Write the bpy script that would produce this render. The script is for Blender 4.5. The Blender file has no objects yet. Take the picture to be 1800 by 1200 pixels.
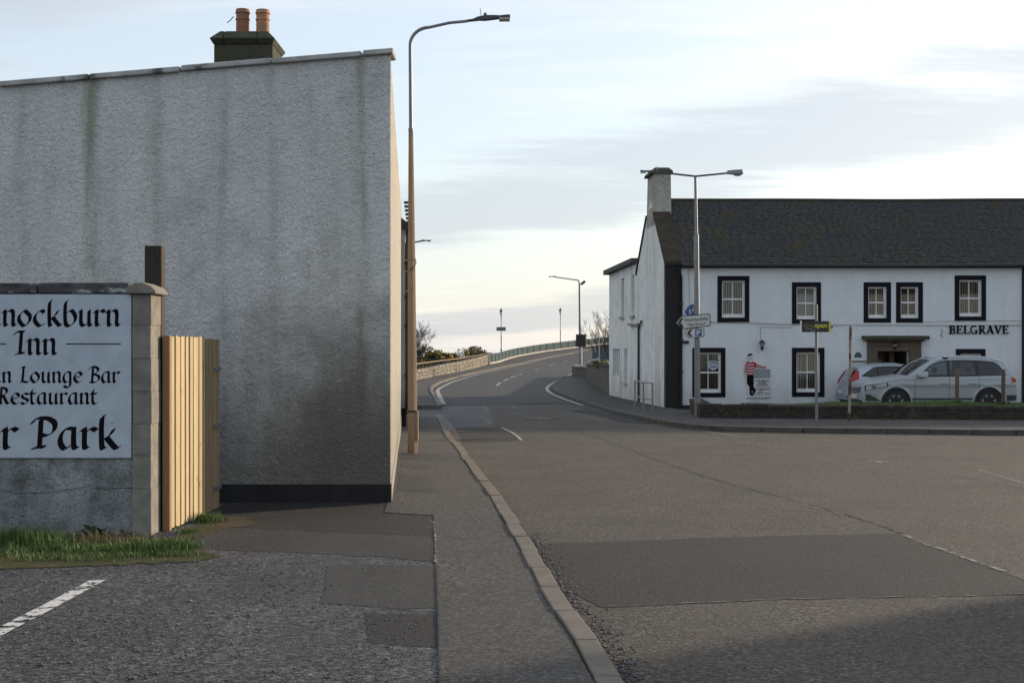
import bpy, bmesh, math, random
import numpy as np
from mathutils import Vector, Matrix
from math import radians, sin, cos, pi, tan, atan2, hypot, sqrt

R = random.Random(11)
NR = np.random.default_rng(5)
scene = bpy.context.scene
col = scene.collection

# ------------------------------------------------------------------ camera
EYE, HOR, FPX = 1.8, 619.0, 2400.0          # eye height (m), sea horizon row, focal length in photo pixels
cam = bpy.data.cameras.new('camera')
cam.sensor_width = 36.0
cam.lens = 36.0 * FPX / 1800.0
cam.shift_y = (HOR - 600.0) / 1800.0
cam.clip_start, cam.clip_end = 0.1, 120000.0
camo = bpy.data.objects.new('camera', cam)
camo.location = (0, 0, EYE)
camo.rotation_euler = (radians(90), 0, 0)
col.objects.link(camo)
scene.camera = camo

# ------------------------------------------------------------------ sky, sun, exposure
SUN_AZ, SUN_EL = 55.0, 13.0                  # azimuth from +Y towards +X
world = bpy.data.worlds.new('World')
scene.world = world
world.use_nodes = True
wn, wl = world.node_tree.nodes, world.node_tree.links
wn.clear()
w_out = wn.new('ShaderNodeOutputWorld')
w_bg = wn.new('ShaderNodeBackground'); w_bg.inputs['Strength'].default_value = 0.12
sky = wn.new('ShaderNodeTexSky'); sky.sky_type = 'NISHITA'; sky.sun_disc = False
sky.sun_elevation = radians(SUN_EL); sky.sun_rotation = radians(SUN_AZ)
sky.altitude = 0; sky.air_density = 1.0; sky.dust_density = 1.6; sky.ozone_density = 1.6
def wmath(op, a, b=None, c=None):
    n = wn.new('ShaderNodeMath'); n.operation = op
    for i, v in enumerate((a, b, c)):
        if v is None: continue
        if isinstance(v, (int, float)): n.inputs[i].default_value = v
        else: wl.new(v, n.inputs[i])
    return n.outputs[0]
def wmix(f, a, b, blend='MIX'):
    n = wn.new('ShaderNodeMixRGB'); n.blend_type = blend
    for i, v in enumerate((f, a, b)):
        if isinstance(v, (int, float)): n.inputs[i].default_value = v
        elif isinstance(v, tuple): n.inputs[i].default_value = (*v, 1)
        else: wl.new(v, n.inputs[i])
    return n.outputs[0]
w_tc = wn.new('ShaderNodeTexCoord')
w_sep = wn.new('ShaderNodeSeparateXYZ'); wl.new(w_tc.outputs['Generated'], w_sep.inputs[0])
hz = wmath('ADD', wmath('MAXIMUM', w_sep.outputs[2], 0.0), 0.10)
cu = wmath('DIVIDE', w_sep.outputs[0], hz); cv = wmath('DIVIDE', w_sep.outputs[1], hz)
w_cmb = wn.new('ShaderNodeCombineXYZ'); wl.new(cu, w_cmb.inputs[0]); wl.new(cv, w_cmb.inputs[1])
def wnoise(scale, detail, rough, rot, sc, loc, dist=0.0):
    m = wn.new('ShaderNodeMapping'); m.inputs['Rotation'].default_value = (0, 0, radians(rot))
    m.inputs['Scale'].default_value = (sc[0], sc[1], 1); m.inputs['Location'].default_value = (loc[0], loc[1], 0)
    wl.new(w_cmb.outputs[0], m.inputs[0])
    n = wn.new('ShaderNodeTexNoise'); n.inputs['Scale'].default_value = scale
    n.inputs['Detail'].default_value = detail; n.inputs['Roughness'].default_value = rough
    n.inputs['Distortion'].default_value = dist
    wl.new(m.outputs[0], n.inputs['Vector'])
    return n.outputs['Fac']
def wramp(v, a, b):
    n = wn.new('ShaderNodeMapRange'); n.interpolation_type = 'SMOOTHSTEP'
    n.inputs[1].default_value = a; n.inputs[2].default_value = b
    wl.new(v, n.inputs[0]); return n.outputs[0]
# two crossing cloud systems laid on a flat cloud deck: rolls of grey stratus along one axis, bright cirrus fields across it
rollc = wmath('ADD', wmath('MULTIPLY', cu, 0.65), wmath('MULTIPLY', cv, 0.76))
fieldc = wmath('SUBTRACT', wmath('MULTIPLY', cu, 0.76), wmath('MULTIPLY', cv, 0.65))
warp = wnoise(0.9, 6, 0.58, -40, (0.6, 1.3), (2.1, 0.7), 0.6)
wisp = wnoise(2.3, 9, 0.66, -38, (0.40, 1.7), (0.4, 3.1), 0.8)
fine = wnoise(6.5, 7, 0.65, -38, (0.45, 1.5), (5.0, 1.0), 0.5)
def wsin(v, period, off): return wmath('SINE', wmath('MULTIPLY', wmath('ADD', v, off), 2 * math.pi / period))
roll = wmath('ADD', wmath('ADD', wmath('MULTIPLY', wsin(rollc, 2.6, -3.57 + 2.6 / 4), 0.5), wmath('MULTIPLY', wmath('SUBTRACT', warp, 0.5), 1.3)), wmath('ADD', wmath('MULTIPLY', wmath('SUBTRACT', wisp, 0.5), 0.7), wmath('MULTIPLY', wmath('SUBTRACT', fine, 0.5), 0.5)))
field = wmath('ADD', wmath('ADD', wmath('MULTIPLY', wsin(fieldc, 5.0, 2.2), 0.5), wmath('MULTIPLY', wmath('SUBTRACT', warp, 0.5), 1.0)), wmath('ADD', wmath('MULTIPLY', wmath('SUBTRACT', wisp, 0.5), 1.5), wmath('MULTIPLY', wmath('SUBTRACT', fine, 0.5), 0.8)))
grey_m = wmath('MULTIPLY', wramp(roll, 0.0, 0.46), 0.80)
white_m = wmath('MULTIPLY', wramp(field, -0.15, 0.65), 0.85)
veil = wmix(0.50, sky.outputs[0], (3.9, 4.15, 4.45))        # thin high haze over the whole sky
hazy = wmath('POWER', wmath('SUBTRACT', 1.0, wmath('MINIMUM', wmath('MAXIMUM', w_sep.outputs[2], 0.0), 1.0)), 9.0)
veil = wmix(wmath('MULTIPLY', hazy, 0.45), veil, (3.95, 3.98, 4.02))
skyc = wmix(white_m, veil, wmix(0.25, (4.6, 4.5, 4.4), sky.outputs[0]))
skyc = wmix(grey_m, skyc, wmix(0.15, (2.80, 3.0, 3.32), sky.outputs[0]))
wl.new(skyc, w_bg.inputs['Color'])
wl.new(w_bg.outputs[0], w_out.inputs[0])

sun = bpy.data.lights.new('sun', 'SUN')
sun.energy, sun.angle, sun.color = 2.8, radians(1.4), (1.0, 0.81, 0.60)
suno = bpy.data.objects.new('sun', sun)
sd = Vector((sin(radians(SUN_AZ)) * cos(radians(SUN_EL)), cos(radians(SUN_AZ)) * cos(radians(SUN_EL)), sin(radians(SUN_EL))))
suno.rotation_euler = sd.to_track_quat('Z', 'Y').to_euler()
suno.location = (30, 30, 30)
col.objects.link(suno)
scene.view_settings.view_transform = 'Standard'
scene.view_settings.look = 'None'
scene.view_settings.exposure = 0.97
scene.view_settings.gamma = 1.0

# ------------------------------------------------------------------ helpers
WM = {}                                       # world matrices of root empties
def lerp(a, b, t): return a + (b - a) * t
def sstep(a, b, x):
    t = min(1.0, max(0.0, (x - a) / (b - a))); return t * t * (3 - 2 * t)
def tag(o, label=None, cat=None, group=None, kind=None):
    if label: o['label'] = label
    if cat: o['category'] = cat
    if group: o['group'] = group
    if kind: o['kind'] = kind
    return o
def thing(name, label, cat, loc=(0, 0, 0), rz=0.0, group=None):
    o = bpy.data.objects.new(name, None); o.empty_display_size = 0.2
    o.location = loc; o.rotation_euler = (0, 0, rz)
    col.objects.link(o)
    WM[o.name] = Matrix.Translation(Vector(loc)) @ Matrix.Rotation(rz, 4, 'Z')
    return tag(o, label, cat, group)
def link(name, me, m=None, parent=None, local=False):
    if m is not None and not me.materials: me.materials.append(m)
    o = bpy.data.objects.new(name, me); col.objects.link(o)
    if parent is not None:
        o.parent = parent
        if not local and parent.name in WM: o.matrix_parent_inverse = WM[parent.name].inverted()
    return o
def copy_tree(root, loc, rz=None, label=None):
    r = root.copy(); col.objects.link(r); r.location = loc
    if rz is not None: r.rotation_euler = (0, 0, rz)
    if label: r['label'] = label
    for ch in list(root.children):
        c = ch.copy(); col.objects.link(c); c.parent = r; c.matrix_parent_inverse = ch.matrix_parent_inverse.copy()
        for g in list(ch.children):
            d = g.copy(); col.objects.link(d); d.parent = c; d.matrix_parent_inverse = g.matrix_parent_inverse.copy()
    return r

class MB:
    """collects faces; build() links them as one mesh object"""
    def __init__(s): s.v = []; s.f = []
    def add(s, vs, fs):
        n = len(s.v); s.v += [tuple(p) for p in vs]; s.f += [tuple(i + n for i in f) for f in fs]; return s
    def box(s, x0, x1, y0, y1, z0, z1):
        return s.add([(x0, y0, z0), (x1, y0, z0), (x1, y1, z0), (x0, y1, z0), (x0, y0, z1), (x1, y0, z1), (x1, y1, z1), (x0, y1, z1)],
                     [(3, 2, 1, 0), (4, 5, 6, 7), (0, 1, 5, 4), (1, 2, 6, 5), (2, 3, 7, 6), (3, 0, 4, 7)])
    def prism(s, poly, vec, cap=True):
        n = len(poly); b = [tuple(p) for p in poly]; t = [(p[0] + vec[0], p[1] + vec[1], p[2] + vec[2]) for p in poly]
        fs = [(i, (i + 1) % n, n + (i + 1) % n, n + i) for i in range(n)]
        if cap: fs += [tuple(range(n))[::-1], tuple(range(n, 2 * n))]
        return s.add(b + t, fs)
    def quad(s, a, b, c, d): return s.add([a, b, c, d], [(0, 1, 2, 3)])
    def poly(s, pts): return s.add(pts, [tuple(range(len(pts)))])
    def bar(s, p, q, w, h=None, up=(0, 0, 1)):
        h = w if h is None else h
        p, q = Vector(p), Vector(q); d = (q - p).normalized(); u = Vector(up)
        if abs(d.dot(u)) > 0.95: u = Vector((0, 1, 0))
        a = d.cross(u).normalized() * (w / 2); b = a.cross(d).normalized() * (h / 2)
        vs = [p - a - b, p + a - b, p + a + b, p - a + b, q - a - b, q + a - b, q + a + b, q - a + b]
        return s.add(vs, [(0, 1, 2, 3), (7, 6, 5, 4), (0, 4, 5, 1), (1, 5, 6, 2), (2, 6, 7, 3), (3, 7, 4, 0)])
    def tube(s, path, rad, n=8, cap=True):
        P = [Vector(p) for p in path]; m = len(P)
        rs = rad if isinstance(rad, (list, tuple)) else [rad] * m
        prev = None; rings = []
        for i in range(m):
            d = (P[min(i + 1, m - 1)] - P[max(i - 1, 0)]).normalized()
            if prev is None: a = d.orthogonal().normalized() if abs(d.z) < .99 else Vector((1, 0, 0))
            else:
                a = prev - d * prev.dot(d)
                a = a.normalized() if a.length > 1e-6 else d.orthogonal().normalized()
            prev = a; b = d.cross(a)
            rings.append([P[i] + (a * cos(2 * pi * (k + .5) / n) + b * sin(2 * pi * (k + .5) / n)) * rs[i] for k in range(n)])
        vs = [p for r in rings for p in r]; fs = []
        for i in range(m - 1):
            for k in range(n):
                k2 = (k + 1) % n
                fs.append((i * n + k, i * n + k2, (i + 1) * n + k2, (i + 1) * n + k))
        if cap: fs += [tuple(range(n))[::-1], tuple((m - 1) * n + k for k in range(n))]
        return s.add(vs, fs)
    def lathe(s, prof, c=(0, 0, 0), n=16, axis='z'):
        vs = []; fs = []; m = len(prof)
        for (r, h) in prof:
            for k in range(n):
                a = 2 * pi * k / n
                if axis == 'z': vs.append((c[0] + r * cos(a), c[1] + r * sin(a), c[2] + h))
                else: vs.append((c[0] + r * cos(a), c[1] + h, c[2] + r * sin(a)))
        for i in range(m - 1):
            for k in range(n):
                k2 = (k + 1) % n; fs.append((i * n + k, i * n + k2, (i + 1) * n + k2, (i + 1) * n + k))
        fs += [tuple(range(n))[::-1], tuple((m - 1) * n + k for k in range(n))]
        return s.add(vs, fs)
    def mesh(s, name, smooth=False, fix=True):
        me = bpy.data.meshes.new(name); me.from_pydata(s.v, [], s.f)
        if fix:
            bm = bmesh.new(); bm.from_mesh(me); bmesh.ops.recalc_face_normals(bm, faces=bm.faces); bm.to_mesh(me); bm.free()
        if smooth:
            me.polygons.foreach_set('use_smooth', [True] * len(me.polygons))
            try: me.set_sharp_from_angle(angle=radians(smooth if smooth is not True else 40))
            except Exception: pass
        me.update(); return me
    def build(s, name, m, parent=None, smooth=False, bevel=0, local=False, fix=True, seg=1):
        o = link(name, s.mesh(name, smooth, fix), m, parent, local)
        if bevel:
            b = o.modifiers.new('bevel', 'BEVEL'); b.width = bevel; b.segments = seg; b.limit_method = 'ANGLE'
        return o
def mass(name, V, F, m, parent=None, smooth=False):
    """numpy mesh: V (n,3), F (k,3 or 4)"""
    me = bpy.data.meshes.new(name); V = np.asarray(V, np.float32); F = np.asarray(F, np.int32); k, c = F.shape
    me.vertices.add(len(V)); me.vertices.foreach_set('co', V.ravel())
    me.loops.add(k * c); me.loops.foreach_set('vertex_index', F.ravel())
    me.polygons.add(k); me.polygons.foreach_set('loop_start', np.arange(0, k * c, c, dtype=np.int32))
    if smooth: me.polygons.foreach_set('use_smooth', np.ones(k, bool))
    me.update(calc_edges=True); me.validate()
    return link(name, me, m, parent)

def at(px, py, Y): return Vector(((px - 900) / FPX * Y, Y, EYE - (py - HOR) / FPX * Y))
_zp = [(-500, 0), (88, 0), (120, .06), (140, .2), (162, .5), (185, 1.4), (212, 2.7), (260, 4.6), (320, 6.0), (900, 6.0)]
def zr(Y):
    for (a, za), (b, zb) in zip(_zp, _zp[1:]):
        if Y <= b: return lerp(za, zb, (Y - a) / (b - a))
    return 6.0
def G(X, Y):
    d = -0.17 * sstep(35, 47, Y) * sstep(1.0, 5.0, X) * (1 - sstep(66, 95, Y))
    return zr(Y) + d
def gp(px, py, dz=0.0):
    f = lambda Y: (EYE - (py - HOR) / FPX * Y) - (G((px - 900) / FPX * Y, Y) + dz)
    a = 2.0; b = a
    while b < 600:
        b = a + 1.0
        if f(b) <= 0: break
        a = b
    for _ in range(30):
        m = (a + b) / 2
        if f(m) > 0: a = m
        else: b = m
    return Vector(((px - 900) / FPX * b, b, 0))
def resample(pts, step):
    P = [Vector((p[0], p[1])) for p in pts]; out = [P[0]]
    for a, b in zip(P, P[1:]):
        n = max(1, int((b - a).length / step))
        for i in range(1, n + 1): out.append(a.lerp(b, i / n))
    return out
def smooth_line(pts, it=2):
    P = [Vector((p[0], p[1])) for p in pts]
    for _ in range(it):
        Q = [P[0]]
        for a, b in zip(P, P[1:]): Q += [a.lerp(b, .25), a.lerp(b, .75)]
        Q.append(P[-1]); P = Q
    return P
def nresample(pts, n):
    P = [Vector((p[0], p[1])) for p in pts]; L = [0.0]
    for a, b in zip(P, P[1:]): L.append(L[-1] + (b - a).length)
    out = []; j = 0
    for i in range(n):
        t = L[-1] * i / (n - 1)
        while j < len(P) - 2 and L[j + 1] < t: j += 1
        out.append(P[j].lerp(P[j + 1], (t - L[j]) / max(1e-9, L[j + 1] - L[j])))
    return out
def offset_line(P, d):
    out = []
    for i, p in enumerate(P):
        t = (P[min(i + 1, len(P) - 1)] - P[max(i - 1, 0)]).normalized()
        out.append(p + Vector((-t.y, t.x)) * d)          # +d = to the left of travel
    return out
def sheet(name, poly, dz, m, parent=None, step=1.2, thick=0, zf=None):
    """polygon in plan, cut into pieces and laid on the ground function"""
    zf = zf or (lambda x, y: G(x, y))
    bm = bmesh.new()
    vs = [bm.verts.new((p[0], p[1], 0)) for p in poly]; bm.faces.new(vs)
    xs = [p[0] for p in poly]; ys = [p[1] for p in poly]
    def cuts(lo, hi, ax):
        c = lo + step
        while c < hi:
            no = (1, 0, 0) if ax == 0 else (0, 1, 0); co = (c, 0, 0) if ax == 0 else (0, c, 0)
            bmesh.ops.bisect_plane(bm, geom=bm.verts[:] + bm.edges[:] + bm.faces[:], plane_co=co, plane_no=no)
            c += step
    if step:
        cuts(min(ys), max(ys), 1)
        if max(xs) - min(xs) > 8: 
            st = step; cuts(min(xs), max(xs), 0)
    bmesh.ops.triangulate(bm, faces=bm.faces[:])
    for v in bm.verts: v.co.z = zf(v.co.x, v.co.y) + dz
    bmesh.ops.recalc_face_normals(bm, faces=bm.faces)
    if sum(f.normal.z * f.calc_area() for f in bm.faces) < 0: bmesh.ops.reverse_faces(bm, faces=bm.faces[:])
    if thick:
        r = bmesh.ops.extrude_face_region(bm, geom=bm.faces[:])
        for v in [g for g in r['geom'] if isinstance(g, bmesh.types.BMVert)]: v.co.z += 0
        # lower the original ring
        top = set(g for g in r['geom'] if isinstance(g, bmesh.types.BMVert))
        for v in bm.verts:
            if v not in top: v.co.z -= thick
        bmesh.ops.recalc_face_normals(bm, faces=bm.faces)
    me = bpy.data.meshes.new(name); bm.to_mesh(me); bm.free()
    return link(name, me, m, parent)
def ribbon(name, line, w, dz, m, parent=None, zf=None, wear=None):
    """painted stripe following a plan line"""
    zf = zf or (lambda x, y: G(x, y))
    a = offset_line(line, w / 2); b = offset_line(line, -w / 2); mb = MB()
    for i in range(len(line) - 1):
        q = [a[i], a[i + 1], b[i + 1], b[i]]
        mb.add([(p.x, p.y, zf(p.x, p.y) + dz) for p in q], [(0, 1, 2, 3)])
    me = mb.mesh(name, fix=False)
    if me.polygons and me.polygons[0].normal.z < 0: me.flip_normals()
    return link(name, me, m, parent)

# ------------------------------------------------------------------ materials
def new_mat(name):
    m = bpy.data.materials.new(name); m.use_nodes = True
    nt = m.node_tree; b = nt.nodes['Principled BSDF']
    return m, nt, b
def N(nt, t, **kw):
    n = nt.nodes.new(t)
    for k, v in kw.items():
        if k.startswith('_'): setattr(n, k[1:], v)
        else:
            key = int(k[1:]) if k[0] == 'i' and k[1:].isdigit() else k
            s = n.inputs[key]
            if hasattr(v, 'is_linked') or isinstance(v, bpy.types.NodeSocket): nt.links.new(v, s)
            else: s.default_value = v
    return n
def c4(c): return (c[0], c[1], c[2], 1)
def pos(nt, scale=(1, 1, 1), obj=False):
    if obj: src = N(nt, 'ShaderNodeTexCoord').outputs['Object']
    else: src = N(nt, 'ShaderNodeNewGeometry').outputs['Position']
    if scale == (1, 1, 1): return src
    mp = N(nt, 'ShaderNodeMapping', Scale=scale); nt.links.new(src, mp.inputs['Vector']); return mp.outputs[0]
def noise(nt, vec, scale, detail=3, rough=.55, dist=0):
    n = N(nt, 'ShaderNodeTexNoise', Scale=scale, Detail=detail, Roughness=rough, Distortion=dist)
    nt.links.new(vec, n.inputs['Vector']); return n.outputs['Fac']
def ramp(nt, v, a, b, lo=0.0, hi=1.0):
    n = N(nt, 'ShaderNodeMapRange', i1=a, i2=b, i3=lo, i4=hi); n.interpolation_type = 'SMOOTHSTEP'
    nt.links.new(v, n.inputs[0]); return n.outputs[0]
def mix(nt, f, a, b, blend='MIX'):
    n = nt.nodes.new('ShaderNodeMixRGB'); n.blend_type = blend
    for i, v in enumerate((f, a, b)):
        if isinstance(v, bpy.types.NodeSocket): nt.links.new(v, n.inputs[i])
        elif isinstance(v, (int, float)): n.inputs[i].default_value = v
        else: n.inputs[i].default_value = c4(v)
    return n.outputs[0]
def mth(nt, op, a, b):
    n = nt.nodes.new('ShaderNodeMath'); n.operation = op
    for i, v in enumerate((a, b)):
        if isinstance(v, bpy.types.NodeSocket): nt.links.new(v, n.inputs[i])
        else: n.inputs[i].default_value = v
    return n.outputs[0]
def bump(nt, b, h, strength=.5, dist=.01):
    n = N(nt, 'ShaderNodeBump', Strength=strength, Distance=dist); nt.links.new(h, n.inputs['Height'])
    nt.links.new(n.outputs[0], b.inputs['Normal']); return n
def setc(nt, b, c):
    if isinstance(c, bpy.types.NodeSocket): nt.links.new(c, b.inputs['Base Color'])
    else: b.inputs['Base Color'].default_value = c4(c)
def plain(name, c, rough=.6, metal=0, spec=.5, coat=0):
    """a single paint or metal with faint grime so that it is not perfectly flat"""
    m, nt, b = new_mat(name)
    f = ramp(nt, noise(nt, pos(nt), 5, 5, .6), .3, .75)
    setc(nt, b, mix(nt, f, c, tuple(v * .82 for v in c)))
    b.inputs['Roughness'].default_value = rough; b.inputs['Metallic'].default_value = metal
    b.inputs['Specular IOR Level'].default_value = spec
    if coat: b.inputs['Coat Weight'].default_value = coat; b.inputs['Coat Roughness'].default_value = .06
    return m
def rough_mat(name, c1, c2, scale=4, rough=.9, bscale=60, bstr=.5, bdist=.01, c3=None, s3=1.5, lim=(.3, .7), lim3=(.5, .7), stretch=(1, 1, 1)):
    m, nt, b = new_mat(name); p = pos(nt); ps = pos(nt, stretch)
    c = mix(nt, ramp(nt, noise(nt, ps, scale, 5, .62), *lim), c1, c2)
    if c3: c = mix(nt, ramp(nt, noise(nt, ps, s3, 4, .6), *lim3), c, c3)
    f = noise(nt, p, bscale, 4, .6)
    c = mix(nt, .25, c, mix(nt, f, (.0, .0, .0), (1, 1, 1)), 'OVERLAY')
    setc(nt, b, c); b.inputs['Roughness'].default_value = rough; b.inputs['Specular IOR Level'].default_value = .25
    bump(nt, b, f, bstr, bdist); return m
def asphalt(name, base, chip, size=.012, rough=.85, big=.25, bstr=.7, tint=None, stain=.35, grit=.75):
    m, nt, b = new_mat(name); p = pos(nt)
    v = N(nt, 'ShaderNodeTexVoronoi', Scale=1 / size); nt.links.new(p, v.inputs['Vector'])
    sepc = N(nt, 'ShaderNodeSeparateColor'); nt.links.new(v.outputs['Color'], sepc.inputs[0])
    g = ramp(nt, sepc.outputs[0], .25, 1.0)
    c = mix(nt, g, base, chip)
    L1 = ramp(nt, noise(nt, p, .8, 6, .65), .3, .72)
    c = mix(nt, mth(nt, 'MULTIPLY', L1, big), c, tuple(x * .45 for x in base))
    L2 = ramp(nt, noise(nt, p, 9, 4, .6), .52, .75)
    c = mix(nt, mth(nt, 'MULTIPLY', L2, stain), c, tuple(x * .55 for x in base))
    L4 = ramp(nt, noise(nt, pos(nt, (1, .35, 1)), 2.2, 5, .6), .5, .7)
    c = mix(nt, mth(nt, 'MULTIPLY', L4, .22), c, tuple(x * 1.5 for x in base))
    if tint: c = mix(nt, ramp(nt, noise(nt, p, 1.4, 4), .45, .7), c, mix(nt, .55, c, tint))
    mid = noise(nt, p, 26, 5, .8)                            # coarse speckle of worn aggregate
    c = mix(nt, grit, c, mix(nt, ramp(nt, mid, .34, .66), (.12, .12, .12), (.88, .88, .88)), 'OVERLAY')
    trk = ramp(nt, noise(nt, pos(nt, (.9, .09, 1)), 1.6, 4, .6), .42, .68)   # traffic-polished tracks along the street
    c = mix(nt, mth(nt, 'MULTIPLY', trk, .30), c, tuple(x * 1.9 for x in base))
    oil = ramp(nt, noise(nt, pos(nt, (1, .5, 1)), 3.1, 6, .7), .64, .76)
    c = mix(nt, mth(nt, 'MULTIPLY', oil, .55), c, tuple(x * .5 for x in base))
    setc(nt, b, c); b.inputs['Roughness'].default_value = rough; b.inputs['Specular IOR Level'].default_value = .35
    h = mth(nt, 'ADD', mth(nt, 'MULTIPLY', sepc.outputs[0], .6), mth(nt, 'SUBTRACT', 1.0, v.outputs['Distance']))
    bump(nt, b, h, bstr, size * .35); return m

def harl(name, white, dirt=(.16, .155, .13), algae=(.19, .20, .115), amt=.75, bs=1.0, splash=1.0, scale=1.0, foot=0.0, runs=(), blob=None, pit=.55):
    """lime-washed roughcast with vertical rain streaks, algae and a splash zone"""
    m, nt, b = new_mat(name); p = pos(nt); st = pos(nt, (1, 1, .13))
    grain = noise(nt, p, 62 * scale, 3, .55); clump = noise(nt, p, 21 * scale, 4, .6)
    s1 = ramp(nt, noise(nt, st, 2.6, 6, .62, .2), .42, .78)
    s2 = ramp(nt, noise(nt, st, 1.1, 5, .6), .50, .70)
    blot = ramp(nt, noise(nt, p, 1.9, 9, .74), .45, .72)
    pits = ramp(nt, noise(nt, pos(nt, (.75, 1, 1.2)), 52 * scale, 3, .65), .50, .70)
    c = mix(nt, mth(nt, 'MULTIPLY', s1, .42 * amt), white, dirt)
    c = mix(nt, mth(nt, 'MULTIPLY', blot, .60 * amt), c, dirt)
    c = mix(nt, mth(nt, 'MULTIPLY', s2, .45 * amt), c, algae)
    z = N(nt, 'ShaderNodeSeparateXYZ'); nt.links.new(p, z.inputs[0])
    zz = mth(nt, 'ADD', z.outputs[2], mth(nt, 'MULTIPLY', noise(nt, pos(nt, (1, 1, .3)), 1.1, 6, .65), -3.4))
    sp = ramp(nt, zz, foot + .15, foot - 1.3)
    c = mix(nt, mth(nt, 'MULTIPLY', sp, .75 * splash), c, tuple(x * .8 for x in dirt))
    if runs or blob:
        wob_ = mth(nt, 'MULTIPLY', mth(nt, 'SUBTRACT', noise(nt, pos(nt, (1, 1, .5)), 1.6, 4, .6), .5), .5)
        fade = noise(nt, pos(nt, (2.2, 1, .35)), 1.5, 6, .65)
    for xc, wd, s_ in runs:                                  # rain runs below the joints of the coping
        d_ = N(nt, 'ShaderNodeMath', _operation='ABSOLUTE'); nt.links.new(mth(nt, 'ADD', mth(nt, 'SUBTRACT', z.outputs[0], xc), mth(nt, 'MULTIPLY', wob_, .35)), d_.inputs[0])
        f_ = mth(nt, 'MULTIPLY', ramp(nt, d_.outputs[0], wd, 0), ramp(nt, fade, .32, .66, 0, s_))
        c = mix(nt, f_, c, algae)
    if blob:                                                 # broad brown damp stain
        dx_ = mth(nt, 'MULTIPLY', mth(nt, 'SUBTRACT', z.outputs[0], blob[0]), 1 / blob[2]); dz_ = mth(nt, 'MULTIPLY', mth(nt, 'SUBTRACT', z.outputs[2], blob[1]), 1 / blob[3])
        rr_ = mth(nt, 'ADD', mth(nt, 'MULTIPLY', dx_, dx_), mth(nt, 'MULTIPLY', dz_, dz_))
        rr_ = mth(nt, 'ADD', rr_, mth(nt, 'MULTIPLY', mth(nt, 'SUBTRACT', noise(nt, p, 1.3, 7, .7), .5), 2.6))
        c = mix(nt, ramp(nt, rr_, 1.35, -.3, 0, .72), c, blob[4])
    c = mix(nt, mth(nt, 'MULTIPLY', pits, pit * amt), c, tuple(x * .45 for x in dirt))
    setc(nt, b, c); b.inputs['Roughness'].default_value = .95; b.inputs['Specular IOR Level'].default_value = .15
    h = mth(nt, 'ADD', mth(nt, 'MULTIPLY', grain, .6), clump)
    bump(nt, b, h, 1.0 * bs, .06 / scale); return m
def timber(name, c1, c2, axis=2, rough=.75, wid=9):
    m, nt, b = new_mat(name); s = [wid] * 3; s[axis] = .5
    oi = N(nt, 'ShaderNodeObjectInfo')
    p = N(nt, 'ShaderNodeVectorMath', _operation='ADD'); nt.links.new(pos(nt), p.inputs[0])
    cm = N(nt, 'ShaderNodeCombineXYZ'); nt.links.new(mth(nt, 'MULTIPLY', oi.outputs['Random'], 37), cm.inputs[axis]); nt.links.new(cm.outputs[0], p.inputs[1])
    mp = N(nt, 'ShaderNodeMapping', Scale=s); nt.links.new(p.outputs[0], mp.inputs['Vector'])
    g = noise(nt, mp.outputs[0], 6, 6, .6, 1.2)
    k = ramp(nt, noise(nt, p.outputs[0], 7, 2, .5), .66, .74)
    c = mix(nt, ramp(nt, g, .35, .7), c1, c2)
    c = mix(nt, mth(nt, 'MULTIPLY', k, .5), c, tuple(x * .45 for x in c2))
    hs = N(nt, 'ShaderNodeHueSaturation', Hue=.5, Saturation=1.0, Fac=1.0)
    nt.links.new(ramp(nt, oi.outputs['Random'], 0, 1, .8, 1.12), hs.inputs['Value']); nt.links.new(c, hs.inputs['Color'])
    setc(nt, b, hs.outputs[0]); b.inputs['Roughness'].default_value = rough; b.inputs['Specular IOR Level'].default_value = .3
    bump(nt, b, g, .4, .004); return m
def glass(name, tint=(.9, .95, .95), refl=1.0):
    m, nt, b = new_mat(name); nt.nodes.remove(b); out = nt.nodes['Material Output']
    tr = N(nt, 'ShaderNodeBsdfTransparent', Color=c4(tint)); gl = N(nt, 'ShaderNodeBsdfGlossy', Roughness=.02)
    fr = N(nt, 'ShaderNodeFresnel', IOR=1.5); f = mth(nt, 'MINIMUM', mth(nt, 'MULTIPLY', fr.outputs[0], 1.8 * refl), 1.0)
    ms = nt.nodes.new('ShaderNodeMixShader'); nt.links.new(f, ms.inputs[0]); nt.links.new(tr.outputs[0], ms.inputs[1]); nt.links.new(gl.outputs[0], ms.inputs[2])
    nt.links.new(ms.outputs[0], out.inputs[0]); return m
def leafy(name, c1, c2, scale=3, rough=.6, trans=.25):
    m, nt, b = new_mat(name)
    n = N(nt, 'ShaderNodeTexNoise', Scale=scale, Detail=3); nt.links.new(pos(nt), n.inputs['Vector'])
    w = N(nt, 'ShaderNodeTexWhiteNoise'); nt.links.new(pos(nt, (9, 9, 9)), w.inputs['Vector'])
    c = mix(nt, ramp(nt, n.outputs['Fac'], .35, .65), c1, c2)
    setc(nt, b, c); b.inputs['Roughness'].default_value = rough; b.inputs['Specular IOR Level'].default_value = .3
    return m
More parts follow.
